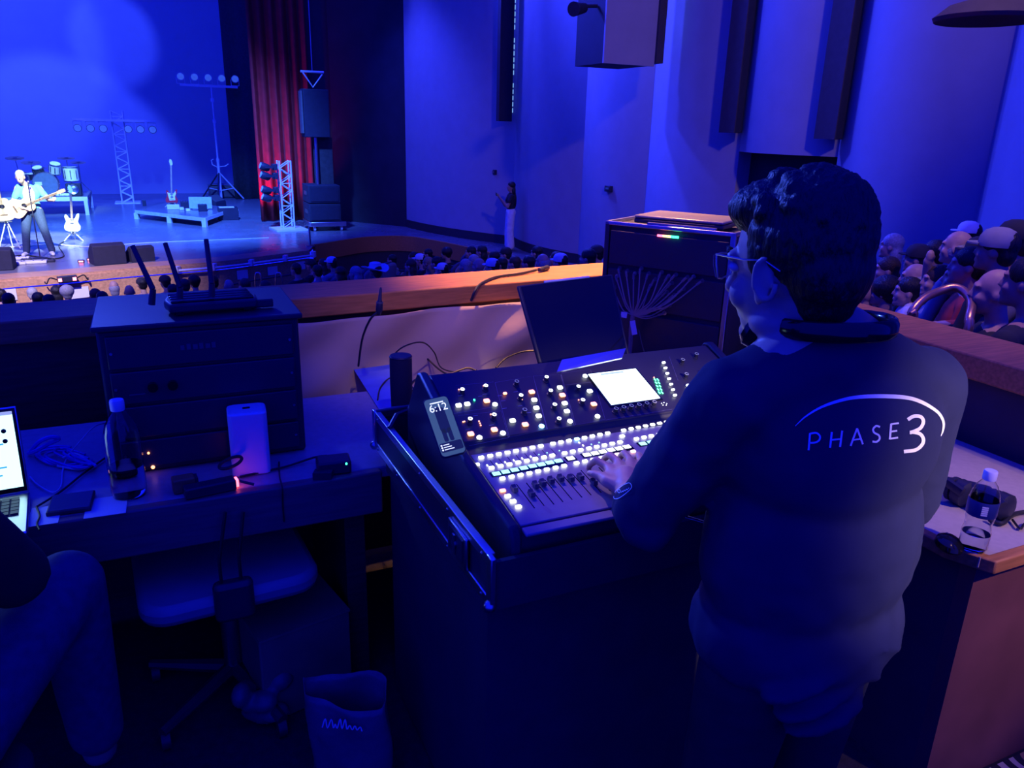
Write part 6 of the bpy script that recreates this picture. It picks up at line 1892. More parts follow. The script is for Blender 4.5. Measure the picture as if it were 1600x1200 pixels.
# ------------------------------------------------------------------ the audience
def seated_body(var):
    b_ = MB()
    H = Vector((0, 0.02, 1.16))
    b_.ell(H + Vector((0, -0.012, 0.025)), (0.074, 0.092, 0.098), None, 20, 14)
    b_.ell(H + Vector((0, 0.025, -0.03)), (0.062, 0.066, 0.078), None, 20, 14)
    b_.ell(H + Vector((0, 0.045, -0.075)), (0.044, 0.045, 0.036))
    b_.ell(H + Vector((0, 0.078, -0.092)), (0.022, 0.018, 0.017))
    b_.ell(H + Vector((0, 0.078, 0.035)), (0.055, 0.014, 0.014))
    cap(b_, H + Vector((0, 0.088, 0.018)), H + Vector((0, 0.103, -0.016)), 0.007, 0.011, 8)
    b_.ell(H + Vector((0, 0.088, -0.055)), (0.022, 0.012, 0.010))
    for s in (-1, 1):
        b_.ell(H + Vector((s * 0.036, 0.064, -0.025)), (0.024, 0.020, 0.024))
        b_.ell(H + Vector((s * 0.078, -0.008, -0.008)), (0.010, 0.018, 0.030))
    cap(b_, H + Vector((0, -0.022, -0.05)), (0, -0.03, 0.99), 0.048, 0.054)
    cap(b_, (0, -0.02, 0.96), (0.17, 0, 0.92), 0.06, 0.06); cap(b_, (0, -0.02, 0.96), (-0.17, 0, 0.92), 0.06, 0.06)
    b_.ell((0, 0, 0.80), (0.19, 0.125, 0.19)); b_.ell((0, 0.01, 0.62), (0.175, 0.13, 0.16)); b_.ell((0, 0.02, 0.53), (0.19, 0.15, 0.10))
    for s in (-1, 1):
        if var == 1 and s == 1:      # one hand raised to the face
            chain(b_, [(s * 0.20, 0, 0.92), (s * 0.24, 0.20, 0.74), (s * 0.08, 0.20, 1.04)], [0.058, 0.048, 0.032])
            b_.ell((s * 0.07, 0.19, 1.08), (0.03, 0.03, 0.045))
        else:
            chain(b_, [(s * 0.20, 0, 0.92), (s * 0.25, 0.06, 0.68), (s * 0.12, 0.28, 0.62)], [0.058, 0.048, 0.032])
            b_.ell((s * 0.10, 0.31, 0.61), (0.04, 0.05, 0.028))
        chain(b_, [(s * 0.10, 0.05, 0.52), (s * 0.13, 0.37, 0.52), (s * 0.13, 0.37, 0.08)], [0.095, 0.07, 0.05])
        cap(b_, (s * 0.13, 0.36, 0.045), (s * 0.14, 0.46, 0.035), 0.042, 0.034)
    me = fuse(b_, 0.0095, 3)
    for nm in ('skin', 'shirt_grey', 'trousers'):
        me.materials.append(K[nm])
    for p in me.polygons:
        z, y, x = p.center.z, p.center.y, abs(p.center.x)
        arm = y > 0.17 and z > 0.56 and x < 0.2 and (z > 0.9 or z < 0.66) and z > 0.585
        p.material_index = 0 if (z > 0.985 and x < 0.12) or arm else (2 if z < 0.565 else 1)
    return me
BOD = [seated_body(0), seated_body(1)]
Hs = Vector((0, 0.02, 1.16))
def hair_short():
    g = MB(); g.ell(Hs + Vector((0, -0.02, 0.045)), (0.086, 0.10, 0.088)); g.ell(Hs + Vector((0, -0.055, -0.01)), (0.074, 0.055, 0.075))
    return g
def hair_long():
    g = hair_short(); g.ell(Hs + Vector((0, -0.06, -0.08)), (0.092, 0.06, 0.12)); g.ell(Hs + Vector((0, -0.075, -0.19)), (0.10, 0.05, 0.13))
    return g
def hair_bun():
    g = hair_short(); g.ell(Hs + Vector((0, -0.12, 0.05)), 0.045)
    return g
def hair_big():
    g = hair_short(); g.ell(Hs + Vector((0, -0.02, 0.05)), (0.11, 0.12, 0.105))
    return g
HAIR = {}
for nm, fn in (('short', hair_short), ('long', hair_long), ('bun', hair_bun), ('big', hair_big)):
    m_ = fuse(fn(), 0.011, 3); m_.materials.append(K['hair']); HAIR[nm] = m_
def cap_mesh(back=False):
    g = MB()
    c = Hs + Vector((0, -0.005, 0.05))
    g.lathe([(0.098, -0.02), (0.10, 0.0), (0.095, 0.035), (0.075, 0.065), (0.04, 0.082), (0.006, 0.086)], 20, Matrix.Translation(c))
    s = -1 if back else 1
    g.prism([(0.075 * math.cos(a), s * (0.08 + 0.075 * math.sin(a))) for a in [PI * k / 10 for k in range(11)]], -0.014, -0.006, Matrix.Translation(c))
    return g.mesh('cap', 'shirt_dark')
CAPM, CAPB = cap_mesh(), cap_mesh(True)
g = MB()
c = Hs + Vector((0, -0.005, 0.045))
g.lathe([(0.095, 0.0), (0.092, 0.05), (0.085, 0.095), (0.06, 0.105), (0.02, 0.095), (0.005, 0.09)], 24, Matrix.Translation(c))
def brim(s, q):
    a = 2 * PI * s
    r_ = 0.09 + 0.11 * q
    return c + Vector((r_ * math.cos(a) * (1 - 0.05 * q), r_ * math.sin(a) * 1.15, 0.006 + 0.06 * q * q * abs(math.cos(a)) - 0.02 * q * abs(math.sin(a))))
g.grid(brim, 28, 4)
HATM = evaluated(g.mesh('hat', 'shirt_white'), [('SOLIDIFY', dict(thickness=0.006))])
def seat_mesh():
    s = MB()
    def back(a, q):
        x = -0.25 + 0.5 * a
        e = abs(2 * a - 1)
        z = 0.38 + (0.56 - 0.10 * e ** 3) * q
        return Vector((x, -0.155 - 0.05 * q + 0.05 * e * e, z))
    return back
SEATB = None
mb = MB(); mb.grid(seat_mesh(), 12, 8)
SEATB = evaluated(mb.mesh('b', 'seat_fabric'), [('SOLIDIFY', dict(thickness=0.05))]); SEATB.shade_smooth()
mb = MB(); f0_ = seat_mesh(); mb.grid(lambda a, q: f0_(a, q) + Vector((0, -0.045, -0.01)), 12, 8)
SEATS = evaluated(mb.mesh('b', 'seat_shell'), [('SOLIDIFY', dict(thickness=0.012))]); SEATS.shade_smooth()
SEATC = MB().b2(-0.23, 0.23, -0.16, 0.32, 0.36, 0.44).mesh('seat_cushion', 'seat_fabric')
SEATL = MB().b2(-0.05, 0.05, -0.06, 0.20, 0.0, 0.36).mesh('pedestal', 'black_plastic')
SEATA = MB().b2(-0.03, 0.03, -0.16, 0.22, 0.60, 0.635).b2(-0.02, 0.02, -0.14, 0.0, 0.0, 0.60).mesh('armrest', 'black_plastic')
for m_ in (SEATB, SEATS):
    if not m_.materials:
        m_.materials.append(K['seat_fabric'])
def make_seat(M, label, grp):
    t = thing('theatre_seat', label, 'seat', M, grp)
    link('backrest', SEATB, t); link('back_shell', SEATS, t); link('seat_cushion', SEATC, t); link('pedestal', SEATL, t)
    for s in (-0.27, 0.27):
        link('armrest', SEATA, t, Matrix.Translation((s, 0, 0)))
    return t
FLOORPTS = []
AUD = []
def audience(px, py, d, hair, hcol, shirt, label, grp, skin='skin', var=0, yaw=0.0, seat_label=''):
    AUD.append(dict(px=px, py=py, d=d, d0=d, hair=hair, hcol=hcol, shirt=shirt, label=label, grp=grp, skin=skin, var=var, yaw=yaw, seat=seat_label, drop=1.17))
def relax():
    for it in range(260):
        moved = False
        P = [UV(PD(a['px'], a['py'], a['d'])) for a in AUD]
        for i in range(len(AUD)):
            for j in range(i):
                du, dv = P[i][0] - P[j][0], P[i][1] - P[j][1]
                if abs(du) < 0.46 and abs(dv) < 0.70:
                    s = 0.02 if dv >= 0 else -0.02
                    for k, sg in ((i, s), (j, -s)):
                        n_ = AUD[k]['d'] + sg
                        if 0.70 * AUD[k]['d0'] < n_ < (1.03 if AUD[k]['px'] < 450 else 1.15) * AUD[k]['d0']:
                            AUD[k]['d'] = n_
                            moved = True
        if not moved:
            break
def build_audience():
    for a in AUD:
        hd_ = PD(a['px'], a['py'], a['d'])
        dv = B(-2.0, 20.0, STG + 1.0) - hd_
        ang = math.atan2(dv.y, dv.x) - PI / 2
        fl = hd_.z - a['drop']
        FLOORPTS.append((hd_.x, hd_.y, fl))
        if a['hair'] == 'seat':
            make_seat(FA(Vector((hd_.x, hd_.y, fl)), ang), a['label'], a['grp'])
            continue
        MS = FA(Vector((hd_.x, hd_.y, fl)), ang) @ Matrix.Translation((0, -0.02, 0))
        M = MS @ Matrix.Translation((0, 0.0, 0)) @ Matrix.Rotation(R(a['yaw']), 4, 'Z')
        t = thing('person', a['label'], 'person', M, a['grp'])
        b_ = link('body', BOD[a['var']], t)
        set_mats(b_, [a['skin'], a['shirt'], 'trousers'])
        hair, hcol = a['hair'], a['hcol']
        if hair in HAIR:
            set_mats(link('hair', HAIR[hair], t), [hcol])
        elif hair in ('cap', 'capback'):
            set_mats(link('hair', HAIR['short'], t), ['hair'])
            set_mats(link('cap', CAPM if hair == 'cap' else CAPB, t), [hcol])
        elif hair == 'hat':
            set_mats(link('hair', HAIR['short'], t), ['hair_brown'])
            link('cowboy_hat', HATM, t)
        elif hair == 'greyring':
            set_mats(link('hair', HAIR['short'], t, Matrix.Translation((0, -0.012, -0.06))), [hcol])
        make_seat(MS, a['seat'], a['grp'] + ' seats')
HN = {'short': {'hair': 'dark-haired', 'hair_brown': 'brown-haired', 'hair_grey': 'grey-haired', 'hair_blond': 'fair-haired'}, 'long': {'hair': 'long-dark-haired', 'hair_brown': 'long-brown-haired', 'hair_blond': 'long-fair-haired', 'hair_grey': 'long-grey-haired'},
      'bun': {'hair': 'dark-bunned', 'hair_brown': 'brown-bunned'}, 'big': {'hair': 'bushy dark-haired', 'hair_grey': 'bushy grey-haired', 'hair_brown': 'bushy brown-haired'}, 'bald': {None: 'bald'}, 'greyring': {'hair_grey': 'balding'},
      'cap': {'shirt_dark': 'dark-capped', 'shirt_white': 'white-capped', 'shirt_grey': 'grey-capped'}, 'capback': {'shirt_dark': 'backward-capped'}, 'hat': {None: 'cowboy-hatted'}}
SN = {'shirt_dark': 'dark', 'shirt_grey': 'grey', 'shirt_white': 'white', 'shirt_red': 'red'}
def block(rows, where, grp):
    rows = sorted(rows, key=lambda r_: r_[0])
    for i, (px, py, d, hr, hc, shirt, *ex) in enumerate(rows):
        audience(px, py, d, hr, hc, shirt, HN[hr][hc] + ' audience member in ' + SN[shirt] + ', ' + ORD[i] + ' head from the left ' + where, grp, skin=('skin', 'skin_b', 'skin')[i % 3], yaw=random.uniform(-12, 12), var=0,
                 seat_label='theatre seat of the ' + ORD[i] + ' head from the left ' + where)
D_, G_, W_, Rr = 'shirt_dark', 'shirt_grey', 'shirt_white', 'shirt_red'
random.seed(21)
block([(2, 462, 12.4, 'short', 'hair', D_), (14, 470, 11.8, 'short', 'hair', D_), (51, 459, 12.9, 'short', 'hair_grey', G_), (60, 468, 12.0, 'short', 'hair', D_), (77, 472, 11.8, 'short', 'hair', D_), (88, 457, 12.9, 'long', 'hair', D_),
       (105, 458, 12.7, 'big', 'hair_grey', G_), (149, 462, 12.4, 'short', 'hair_brown', G_), (160, 467, 12.0, 'short', 'hair', D_), (178, 449, 13.2, 'greyring', 'hair_grey', W_), (202, 456, 12.7, 'bald', None, G_), (222, 444, 13.4, 'cap', D_, D_),
       (258, 441, 13.5, 'cap', D_, W_), (270, 455, 12.6, 'short', 'hair', D_), (288, 446, 13.2, 'short', 'hair_brown', G_), (303, 441, 13.4, 'big', 'hair', G_), (333, 441, 13.4, 'short', 'hair', D_), (357, 447, 13.0, 'bald', None, G_),
       (382, 446, 13.0, 'short', 'hair_brown', G_), (414, 450, 12.6, 'short', 'hair', D_)], 'before the stage', 'audience before the stage')
block([(462, 421, 13.6, 'short', 'hair', D_), (486, 414, 14.2, 'cap', D_, D_), (495, 424, 13.2, 'short', 'hair', G_), (504, 413, 14.2, 'long', 'hair_brown', W_), (518, 411, 14.2, 'cap', W_, G_), (531, 427, 13.0, 'long', 'hair', D_),
       (555, 427, 12.9, 'long', 'hair_grey', G_), (586, 424, 13.0, 'hat', None, D_), (612, 406, 14.4, 'short', 'hair', G_), (641, 415, 13.4, 'long', 'hair_brown', G_), (645, 402, 14.6, 'short', 'hair', D_), (656, 406, 14.2, 'cap', W_, D_),
       (668, 397, 14.8, 'short', 'hair', G_), (668, 411, 13.6, 'long', 'hair_blond', G_), (681, 411, 13.5, 'short', 'hair', D_), (691, 422, 12.6, 'cap', W_, D_), (697, 396, 14.6, 'big', 'hair', D_)], 'below the curved wooden band', 'audience below the curved band')
block([(726, 416, 12.6, 'short', 'hair_grey', D_), (735, 394, 14.3, 'short', 'hair', G_), (739, 408, 13.2, 'short', 'hair_grey', G_), (748, 415, 12.5, 'bald', None, G_), (752, 393, 14.2, 'long', 'hair', W_), (771, 403, 13.2, 'short', 'hair', D_), (769, 417, 12.2, 'cap', W_, D_),
       (783, 413, 12.4, 'short', 'hair', D_), (790, 397, 13.5, 'cap', D_, G_), (803, 411, 12.4, 'short', 'hair_brown', G_), (825, 411, 12.2, 'short', 'hair', D_), (838, 395, 13.2, 'long', 'hair', G_), (847, 409, 12.2, 'greyring', 'hair_grey', G_),
       (868, 404, 12.3, 'short', 'hair_brown', D_), (875, 410, 11.9, 'cap', W_, D_), (918, 403, 11.8, 'short', 'hair', D_), (932, 396, 12.2, 'cap', D_, D_)], 'between the standing woman and the rack' if False else 'near the standing woman', 'audience near the side aisle')
# people on the right, each described on its own
RG = 'audience beyond the right ledge'
right = [
    (1392, 384, 6.5, 'long', 'hair_grey', D_, 'fair long-haired audience member, rearmost beside the operator', 'skin', 0, 0),
    (1384, 421, 5.9, 'long', 'hair_brown', D_, 'long-haired woman with a blue-lit face, near the operator', 'skin', 0, 25),
    (1350, 458, 5.5, 'bald', None, D_, 'bald pink-lit head just right of the neck of the operator', 'skin', 0, 0),
    (1381, 456, 5.4, 'big', 'hair', D_, 'bushy dark-haired audience member beside the bald pink-lit head', 'skin_b', 0, 0),
    (1433, 404, 6.2, 'cap', D_, D_, 'black-capped man behind the balding one in white', 'skin_b', 0, 0),
    (1458, 396, 6.6, 'short', 'hair', D_, 'dark-haired audience member behind the black-capped man', 'skin_b', 0, 0),
    (1428, 434, 5.9, 'greyring', 'hair_grey', W_, 'balding audience member in white above the dark-haired boy', 'skin', 0, 10),
    (1418, 455, 5.4, 'short', 'hair', D_, 'boy with short dark hair left of the copper rail', 'skin', 0, 20),
    (1463, 438, 5.6, 'long', 'hair_brown', G_, 'woman with swept brown hair left of the brown bun', 'skin', 0, 28),
    (1499, 434, 5.6, 'bun', 'hair_brown', Rr, 'woman with a brown bun above the copper rail', 'skin', 0, 10),
    (1494, 386, 6.6, 'greyring', 'hair_grey', G_, 'grey balding man below the white cap near the wall corner', 'skin', 1, 0),
    (1512, 366, 7.4, 'cap', W_, D_, 'white-capped audience member highest beside the wall corner', 'skin', 0, 0),
    (1511, 414, 5.9, 'short', 'hair', Rr, 'audience member in a red top behind the bald man', 'skin', 0, 20),
    (1529, 398, 6.2, 'cap', D_, Rr, 'dark-capped man in red seated behind the bald man', 'skin_b', 0, 0),
    (1556, 390, 6.2, 'cap', G_, D_, 'man in a pale grey cap and dark jacket behind the bald man', 'skin_b', 0, 0),
    (1552, 455, 4.7, 'bald', None, D_, 'bald man in a dark jacket, nearest beyond the right ledge', 'skin', 0, 22),
    (1584, 376, 6.6, 'capback', D_, Rr, 'man in a backward dark cap at the right edge', 'skin_b', 0, 0),
    (1604, 440, 4.9, 'short', 'hair', D_, 'dark-haired man cut by the right edge beside the bald man', 'skin_b', 0, 0),
]
for (px, py, d, hr, hc, shirt, lab, sk, var, yw) in right:
    audience(px, py, d, hr, hc, shirt, lab, RG, skin=sk, var=var, yaw=yw, seat_label='seat of the ' + lab)
# empty rounded seat backs showing among the audience
for i, (px, py, d) in enumerate(((548, 420, 13.4), (569, 416, 13.7), (594, 410, 14.0), (632, 404, 14.4), (716, 397, 14.2), (706, 410, 13.4), (899, 411, 12.2))):
    AUD.append(dict(px=px, py=py, d=d, d0=d, hair='seat', label=ORD[i] + ' empty rounded seat back from the left among the audience', grp='empty theatre seats', drop=0.92))
for i, (px, py, d) in enumerate(((1470, 490, 4.6), (1497, 480, 4.9), (1572, 520, 4.0))):
    AUD.append(dict(px=px, py=py, d=d, d0=d, hair='seat', label=('grey seat back under the left of the copper rail', 'grey seat back under the top of the copper rail', 'grey seat back before the bald man at the right edge')[i], grp='empty seats beyond the right ledge', drop=0.92))
relax()
build_audience()
# raked floor passing under every seat
def fz(x, y):
    sw = sz = 0.0
    for (a, b_, z) in FLOORPTS:
        w = 1.0 / (((a - x) ** 2 + (b_ - y) ** 2) + 0.01) ** 2
        sw += w; sz += w * z
    return sz / sw - 0.005
def flo(s, q):
    u, v = -9.0 + 17.6 * s, -3.9 + 24.5 * q
    p = B(u, v)
    z = min(fz(p.x, p.y), STG - 0.10)  if v > 12.4 else fz(p.x, p.y)
    if -7.2 < u < 2.75 and v < 3.5:
        z = min(z, -0.9)
    p.z = z
    return p
struct(MB().grid(flo, 90, 120).build('floor_audience', 'carpet_dark'), 'raked dark auditorium floor under the seats')
# copper guard rail loop beyond the right ledge
pts = [PD(1424, 520, 3.9), PD(1424, 490, 3.9), PD(1443, 467, 3.95), PD(1468, 455, 4.0), PD(1490, 449, 4.0), PD(1507, 456, 3.95), PD(1518, 474, 3.85), PD(1514, 500, 3.75), PD(1508, 540, 3.7)]
lo0, lo1 = pts[0].copy(), pts[-1].copy()
lo0.z = min(lo0.z, 0.0) - 0.3; lo1.z = lo0.z
t = thing('guard_rail', 'curved copper guard rail loop beyond the right ledge', 'rail', Matrix.Identity(4))
MB().tube(spline([lo0] + pts + [lo1], 6), 0.022, 12).build('rail_tube', 'copper', t)
for p in (lo0, lo1):
    MB().lathe([(0.05, 0), (0.05, 0.015), (0.025, 0.02)], 16, Matrix.Translation(p)).build('floor_flange', 'copper', t)
# thin steel loop rail by the stage front
p, a = hit_front(403, 436, EDGE, 0.35)
p2, a2 = hit_front(440, 432, EDGE, 0.35)
t = thing('aisle_rail', 'thin dark handrail with loops before the wooden stage front', 'rail', Matrix.Identity(4))
for x in (403, 435):
    b0, b1 = PD(x - 5, 428, 14.2), PD(x + 5, 428, 14.2)
    MB().tube(spline([b0 + Vector((0, 0, -1.2)), b0 + Vector((0, 0, -0.15)), (b0 + b1) / 2 + Vector((0, 0, 0.02)), b1 + Vector((0, 0, -0.15)), b1 + Vector((0, 0, -1.2))], 6), 0.016, 6).build('loop', 'steel', t)
MB().tube([PD(350, 447, 14.2), PD(403, 437, 14.2), PD(470, 427, 14.6)], 0.016, 6).build('handrail', 'black_plastic', t)

# ------------------------------------------------------------------ small things on the side counter
ZC = 0.764
bq = PZ(1519, 857, ZC)
t = thing('water_bottle', 'small clear water bottle with a blue label and white cap on the side counter', 'bottle', Matrix.Translation(Vector((bq.x, bq.y, ZC))))
prof = [(0.020, 0.004), (0.027, 0.0), (0.032, 0.012), (0.032, 0.05), (0.0295, 0.062), (0.029, 0.075), (0.032, 0.088), (0.0325, 0.135), (0.030, 0.150), (0.022, 0.170), (0.0135, 0.182), (0.0125, 0.196)]
for k in range(3):
    pass
inner = [(max(0.001, a - 0.0010), b_ + 0.001) for a, b_ in reversed(prof)]
MB().lathe(prof + inner, 32).build('bottle_shell', 'glass', t)
MB().lathe([(0.019, 0.006), (0.026, 0.002), (0.0305, 0.013), (0.0305, 0.045)], 32).build('water', 'water', t)
lb_ = MB().lathe([(0.0328, 0.095), (0.0332, 0.096), (0.0332, 0.134), (0.0328, 0.135)], 32, caps=False).build('wrap_label', 'blue_label', t)
a0 = math.atan2(-bq.y, -bq.x) + R(12)
cc = Vector((0.0335 * math.cos(a0), 0.0335 * math.sin(a0), 0.115))
for k in range(5):
    MB().box(cc + Vector((0, 0, -0.010 + 0.005 * k)), (0.001, 0.013, 0.0035), Matrix.Rotation(a0, 3, 'Z')).build('label_bar', 'paper', lb_)
MB().lathe([(0.0145, 0.184), (0.0150, 0.187), (0.0150, 0.204), (0.0135, 0.207)], 24).build('bottle_cap', 'cap_white', t)
mq = PZ(1484, 846, ZC + 0.012)
t = thing('computer_mouse', 'dark glossy oval mouse lying on the corner of the side counter', 'mouse', FA(Vector((mq.x, mq.y, ZC)), ANG + R(-40)))
MB().lathe([(0.030, 0), (0.031, 0.004), (0.028, 0.014), (0.018, 0.021), (0.004, 0.023)], 24, Matrix.Scale(1.5, 4, (0, 1, 0))).build('mouse_shell', 'black_gloss', t)
MB().cyl((0, 0.02, 0.019), (0, 0.03, 0.017), 0.004, n=8).build('scroll_wheel', 'grey_plastic', t)
hq = PZ(1545, 800, ZC)
t = thing('counter_headphones', 'black headphones lying behind the small water bottle', 'headphones', FA(Vector((hq.x, hq.y, ZC)), ANG))
for px, py, nm in ((1504, 770, 'a'), (1566, 790, 'b')):
    c_ = t.matrix_world.inverted() @ PZ(px, py, ZC + 0.035)
    e_ = MB().tube([c_ + Vector((0, -0.022, 0)), c_ + Vector((0, -0.014, 0)), c_ + Vector((0, 0.012, 0)), c_ + Vector((0, 0.022, 0))], [0.022, 0.036, 0.036, 0.026], 20).build('ear_cup', 'black_plastic', t)
    MB().tube([c_ + Vector((0, 0.02, 0)), c_ + Vector((0, 0.032, 0)), c_ + Vector((0, 0.034, 0))], [0.034, 0.034, 0.02], 20).build('cushion', 'black_matte', e_)
c1_, c2_ = t.matrix_world.inverted() @ PZ(1504, 770, ZC + 0.05), t.matrix_world.inverted() @ PZ(1566, 790, ZC + 0.05)
MB().tube(spline([c1_, c1_ + Vector((0.0, 0.06, 0.012)), (c1_ + c2_) / 2 + Vector((0, 0.11, 0.004)), c2_ + Vector((0.02, 0.06, 0.012)), c2_], 6), 0.009, 8, flat=1.6).build('headband', 'black_plastic', t)
cable('counter_cable', [PZ(1548, 812, ZC + .008), PZ(1565, 818, ZC + .007), PZ(1580, 806, ZC + .007), PZ(1600, 800, ZC + .007), PZ(1640, 800, ZC + .007)], 0.006, 'thick black cable leaving the counter headphones')
cable('counter_cable', [PZ(1578, 805, ZC + .012), PZ(1582, 788, ZC + .02), PZ(1585, 776, ZC + .03)], 0.003, 'thin cable tip standing up beside the counter headphones')
cable('counter_cable', [PZ(1582, 812, ZC + .006), PZ(1594, 826, ZC + .006), PZ(1602, 818, ZC + .006), PZ(1620, 815, ZC + .006)], 0.003, 'thin cable loop at the right edge of the counter')

# ------------------------------------------------------------------ dark foreground, lower left
# seated crew member, mostly out of frame
KP = PV(100, 858, 1.80)
cm = thing('person', 'crew member in dark top and jeans seated at the open laptop, left edge', 'person', FR(B(-0.53, 1.40, 0)))
I = cm.matrix_world.inverted()
kn = I @ PV(104, 895, 1.80)
el_ = I @ PV(10, 850, 1.62)
sh_ = I @ PV(-90, 700, 1.30)
hd2 = I @ PV(-260, 560, 1.32)
cb_ = MB()
hip = Vector((-0.05, 0.0, 0.56))
cb_.ell(hip + Vector((0, 0, 0.02)), (0.19, 0.15, 0.13)); cb_.ell(hip + Vector((0, 0.02, 0.24)), (0.17, 0.12, 0.2)); cb_.ell(hip + Vector((0, 0.03, 0.44)), (0.18, 0.12, 0.15))
nk = hip + Vector((0, 0.05, 0.60))
cap(cb_, nk, nk + Vector((0, 0.03, 0.10)), 0.055, 0.05)
H2 = nk + Vector((0, 0.05, 0.19))
cb_.ell(H2, (0.077, 0.098, 0.11)); cb_.ell(H2 + Vector((0, 0.03, -0.06)), (0.06, 0.068, 0.07)); cap(cb_, H2 + Vector((0, 0.10, 0)), H2 + Vector((0, 0.115, -0.02)), 0.01, 0.014)
for s in (-1, 1):
    cb_.ell(H2 + Vector((s * 0.08, 0, -0.01)), (0.012, 0.02, 0.03))
    S_ = hip + Vector((s * 0.19, 0.04, 0.52))
    E_ = hip + Vector((s * 0.25, 0.20, 0.28))
    W2 = hip + Vector((s * 0.13, 0.45, 0.28))
    chain(cb_, [S_, E_, W2], [0.045, 0.034, 0.026])
    cb_.ell(W2 + Vector((0, 0.06, 0)), (0.04, 0.055, 0.022))
    for k in range(4):
        cap(cb_, W2 + Vector((-0.03 + 0.02 * k, 0.10, 0.0)), W2 + Vector((-0.03 + 0.02 * k, 0.145, -0.012)), 0.010, 0.008, 8)
    cap(cb_, W2 + Vector((-s * 0.035, 0.04, 0)), W2 + Vector((-s * 0.065, 0.09, -0.005)), 0.012, 0.009, 8)
    kk = kn if s > 0 else kn + Vector((-0.34, 0.02, 0))
    chain(cb_, [hip + Vector((s * 0.09, 0.02, 0)), kk + Vector((0, -0.02, -0.02)), kk + Vector((0.0, 0.02, -0.48))], [0.085, 0.062, 0.042])
    cap(cb_, kk + Vector((0, 0.02, -0.52)), kk + Vector((0, 0.16, -0.53)), 0.042, 0.033)
m_ = fuse(cb_, 0.011, 4); m_.materials.append(K['skin_b']); link('body', m_, cm)
g_ = MB(); g_.ell(hip + Vector((0, 0.02, 0.22)), (0.19, 0.14, 0.23)); g_.ell(hip + Vector((0, 0.03, 0.44)), (0.20, 0.14, 0.17))
for s in (-1, 1):
    chain(g_, [hip + Vector((s * 0.17, 0.04, 0.53)), hip + Vector((s * 0.25, 0.20, 0.28)), hip + Vector((s * 0.15, 0.41, 0.28))], [0.076, 0.068, 0.052])
garment(g_, 'shirt_dark', 'shirt', cm)
g_ = MB(); g_.ell(hip, (0.205, 0.165, 0.13))
for s in (-1, 1):
    kk = kn if s > 0 else kn + Vector((-0.34, 0.02, 0))
    chain(g_, [hip + Vector((s * 0.09, 0.02, 0)), kk + Vector((0, -0.02, -0.02)), kk + Vector((0.0, 0.02, -0.46))], [0.102, 0.080, 0.064])
garment(g_, 'jeans', 'jeans', cm)
g_ = MB(); g_.ell(H2 + Vector((0, -0.02, 0.03)), (0.088, 0.10, 0.095))
garment(g_, 'hair', 'hair', cm)
def office_chair(M, label, seat_m):
    t = thing('office_chair', label, 'chair', M)
    MB().prism(rrect(0.24, 0.22, 0.08), 0.42, 0.48).build('seat', seat_m, t, bevel=0.02)
    MB().cyl((0, 0, 0.08), (0, 0, 0.42), 0.028, n=12).build('gas_post', 'steel', t)
    for k in range(5):
        a = 2 * PI * k / 5
        f_ = MB().tube([(0, 0, 0.09), (0.28 * math.cos(a), 0.28 * math.sin(a), 0.06)], [0.025, 0.016], 8).build('foot_spoke', 'black_plastic', t)
        MB().cyl((0.27 * math.cos(a) - 0.012, 0.27 * math.sin(a), 0.028), (0.27 * math.cos(a) + 0.012, 0.27 * math.sin(a), 0.028), 0.028, n=12).build('castor', 'black_plastic', f_)
    return t
office_chair(FR(B(-0.58, 1.37, 0)), 'dark swivel stool under the seated crew member', 'black_matte')
# pale swivel chair tucked under the desk
sL, sR = PZ(232, 945, 0.47), PZ(468, 880, 0.47)
cc = (sL + sR) / 2
t = office_chair(FR(B(UV(cc)[0], UV(cc)[1] + 0.14, 0), R(4)), 'pale-seated swivel chair pushed under the desk', 'seat_shell')
MB().prism(rrect(0.19, 0.03, 0.028), 0.60, 0.86, Matrix.Translation((0, 0.25, -0.28))).build('backrest', 'seat_shell', t)
# adapter brick hanging from the desk by two leads
hk = PV(366, 935, 1.93)
t = thing('hanging_adapter', 'dark rounded adapter hanging by two leads before the pale chair', 'adapter', FR(hk))
MB().prism(rrect(0.052, 0.022, 0.02), -0.06, 0.055).build('brick', 'black_plastic', t, bevel=0.012)
for x, px in ((-0.028, 352), (0.022, 380)):
    top = t.matrix_world.inverted() @ PV(px, 800, 1.965)
    MB().tube([(x, 0, 0.05), (x, 0, 0.12), top], 0.005, 6).build('lead', 'cable', t)
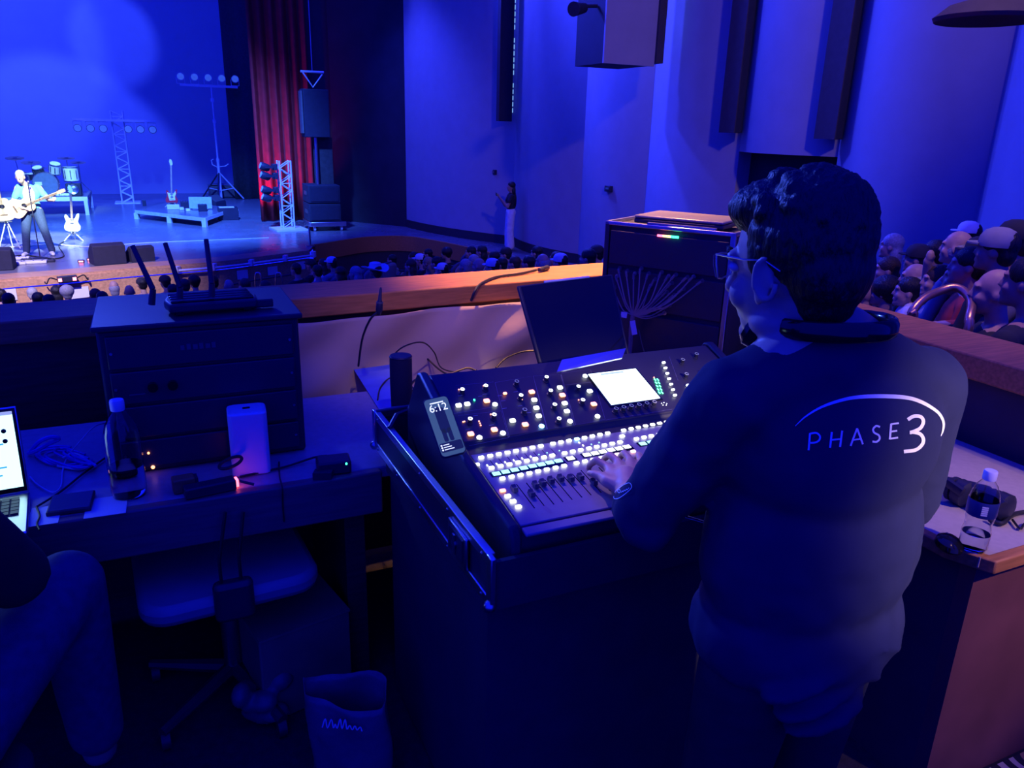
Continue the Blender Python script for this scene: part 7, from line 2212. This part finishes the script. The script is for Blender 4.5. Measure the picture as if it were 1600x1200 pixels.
# brown pouch, crumpled wrap and snack bag on the floor
pq = PZ(462, 972, 0.30)
t = thing('storage_box', 'brown cardboard box under the desk beside the pale chair', 'box', FR(B(UV(pq)[0], UV(pq)[1] + 0.1, 0), R(12)))
K['cardboard'] = mat('cardboard', (0.30, 0.20, 0.10), 0.8)
MB().b2(-0.14, 0.14, -0.12, 0.12, 0, 0.29).build('box_body', 'cardboard', t, bevel=0.005)
MB().b2(-0.14, 0.14, -0.125, -0.0, 0.29, 0.297).build('flap', 'cardboard', t)
MB().b2(-0.14, 0.14, 0.0, 0.125, 0.29, 0.297).build('flap', 'cardboard', t)
wq = PZ(408, 1080, 0.10)
random.seed(3)
mb = MB()
for k in range(14):
    mb.ell((random.uniform(-0.06, 0.06), random.uniform(-0.05, 0.05), random.uniform(0.02, 0.14)), (random.uniform(0.02, 0.05), random.uniform(0.02, 0.04), random.uniform(0.02, 0.04)), Matrix.Rotation(random.uniform(0, 3), 3, 'X'), 8, 6)
m_ = fuse(mb, 0.008, 1); m_.materials.append(K['crumple'] if 'crumple' in K else K['grey_plastic'])
tag(link('crumpled_wrapper', m_, None, Matrix.Translation(Vector((wq.x, wq.y, 0.0)))), 'crumpled shiny wrapper on the dark floor left of the snack bag', 'wrapper')
# snack bag standing open
sq = PZ(548, 1165, 0.10)
t = thing('snack_bag', 'open dark snack bag with script lettering on the floor', 'bag', FR(Vector((sq.x, sq.y, 0)), R(-30)))
def bag(s, q):
    a = 2 * PI * s
    w = 0.11 + 0.01 * math.sin(3 * a + 5 * q)
    d_ = 0.06 * (1 - 0.35 * q) + 0.006 * math.sin(5 * a + 9 * q)
    z = 0.26 * q + 0.012 * math.sin(2 * a) * q + (0.05 * q if math.sin(a) > 0 else 0)
    return Vector((w * math.cos(a), d_ * math.sin(a), z))
MB().grid(bag, 32, 12).build('bag_wall', 'paper_bag', t, solid=0.002)
MB().prism([(0.10 * math.cos(2 * PI * k / 20), 0.055 * math.sin(2 * PI * k / 20)) for k in range(20)], 0, 0.004).build('bag_base', 'paper_bag', t)
MB().ell((0, 0.0, 0.13), (0.09, 0.04, 0.05)).build('contents', 'cardboard', t)
lt = MB()
scr_ = [(0.0, 0.0), (0.01, 0.03), (0.014, 0.0), (0.026, 0.03), (0.030, 0.002), (0.036, 0.016), (0.040, 0.002), (0.050, 0.034), (0.053, 0.002), (0.063, 0.034), (0.066, 0.002), (0.074, 0.016), (0.080, 0.002), (0.088, 0.016), (0.093, 0.003), (0.102, 0.014), (0.106, 0.0)]
lt.ribbon(smooth2(scr_, 4), 0.0035)
ob = lt.build('script_lettering', 'print_white', t, M=Matrix.Translation((-0.055, -0.056, 0.205)) @ Matrix.Rotation(R(90), 4, 'X'))
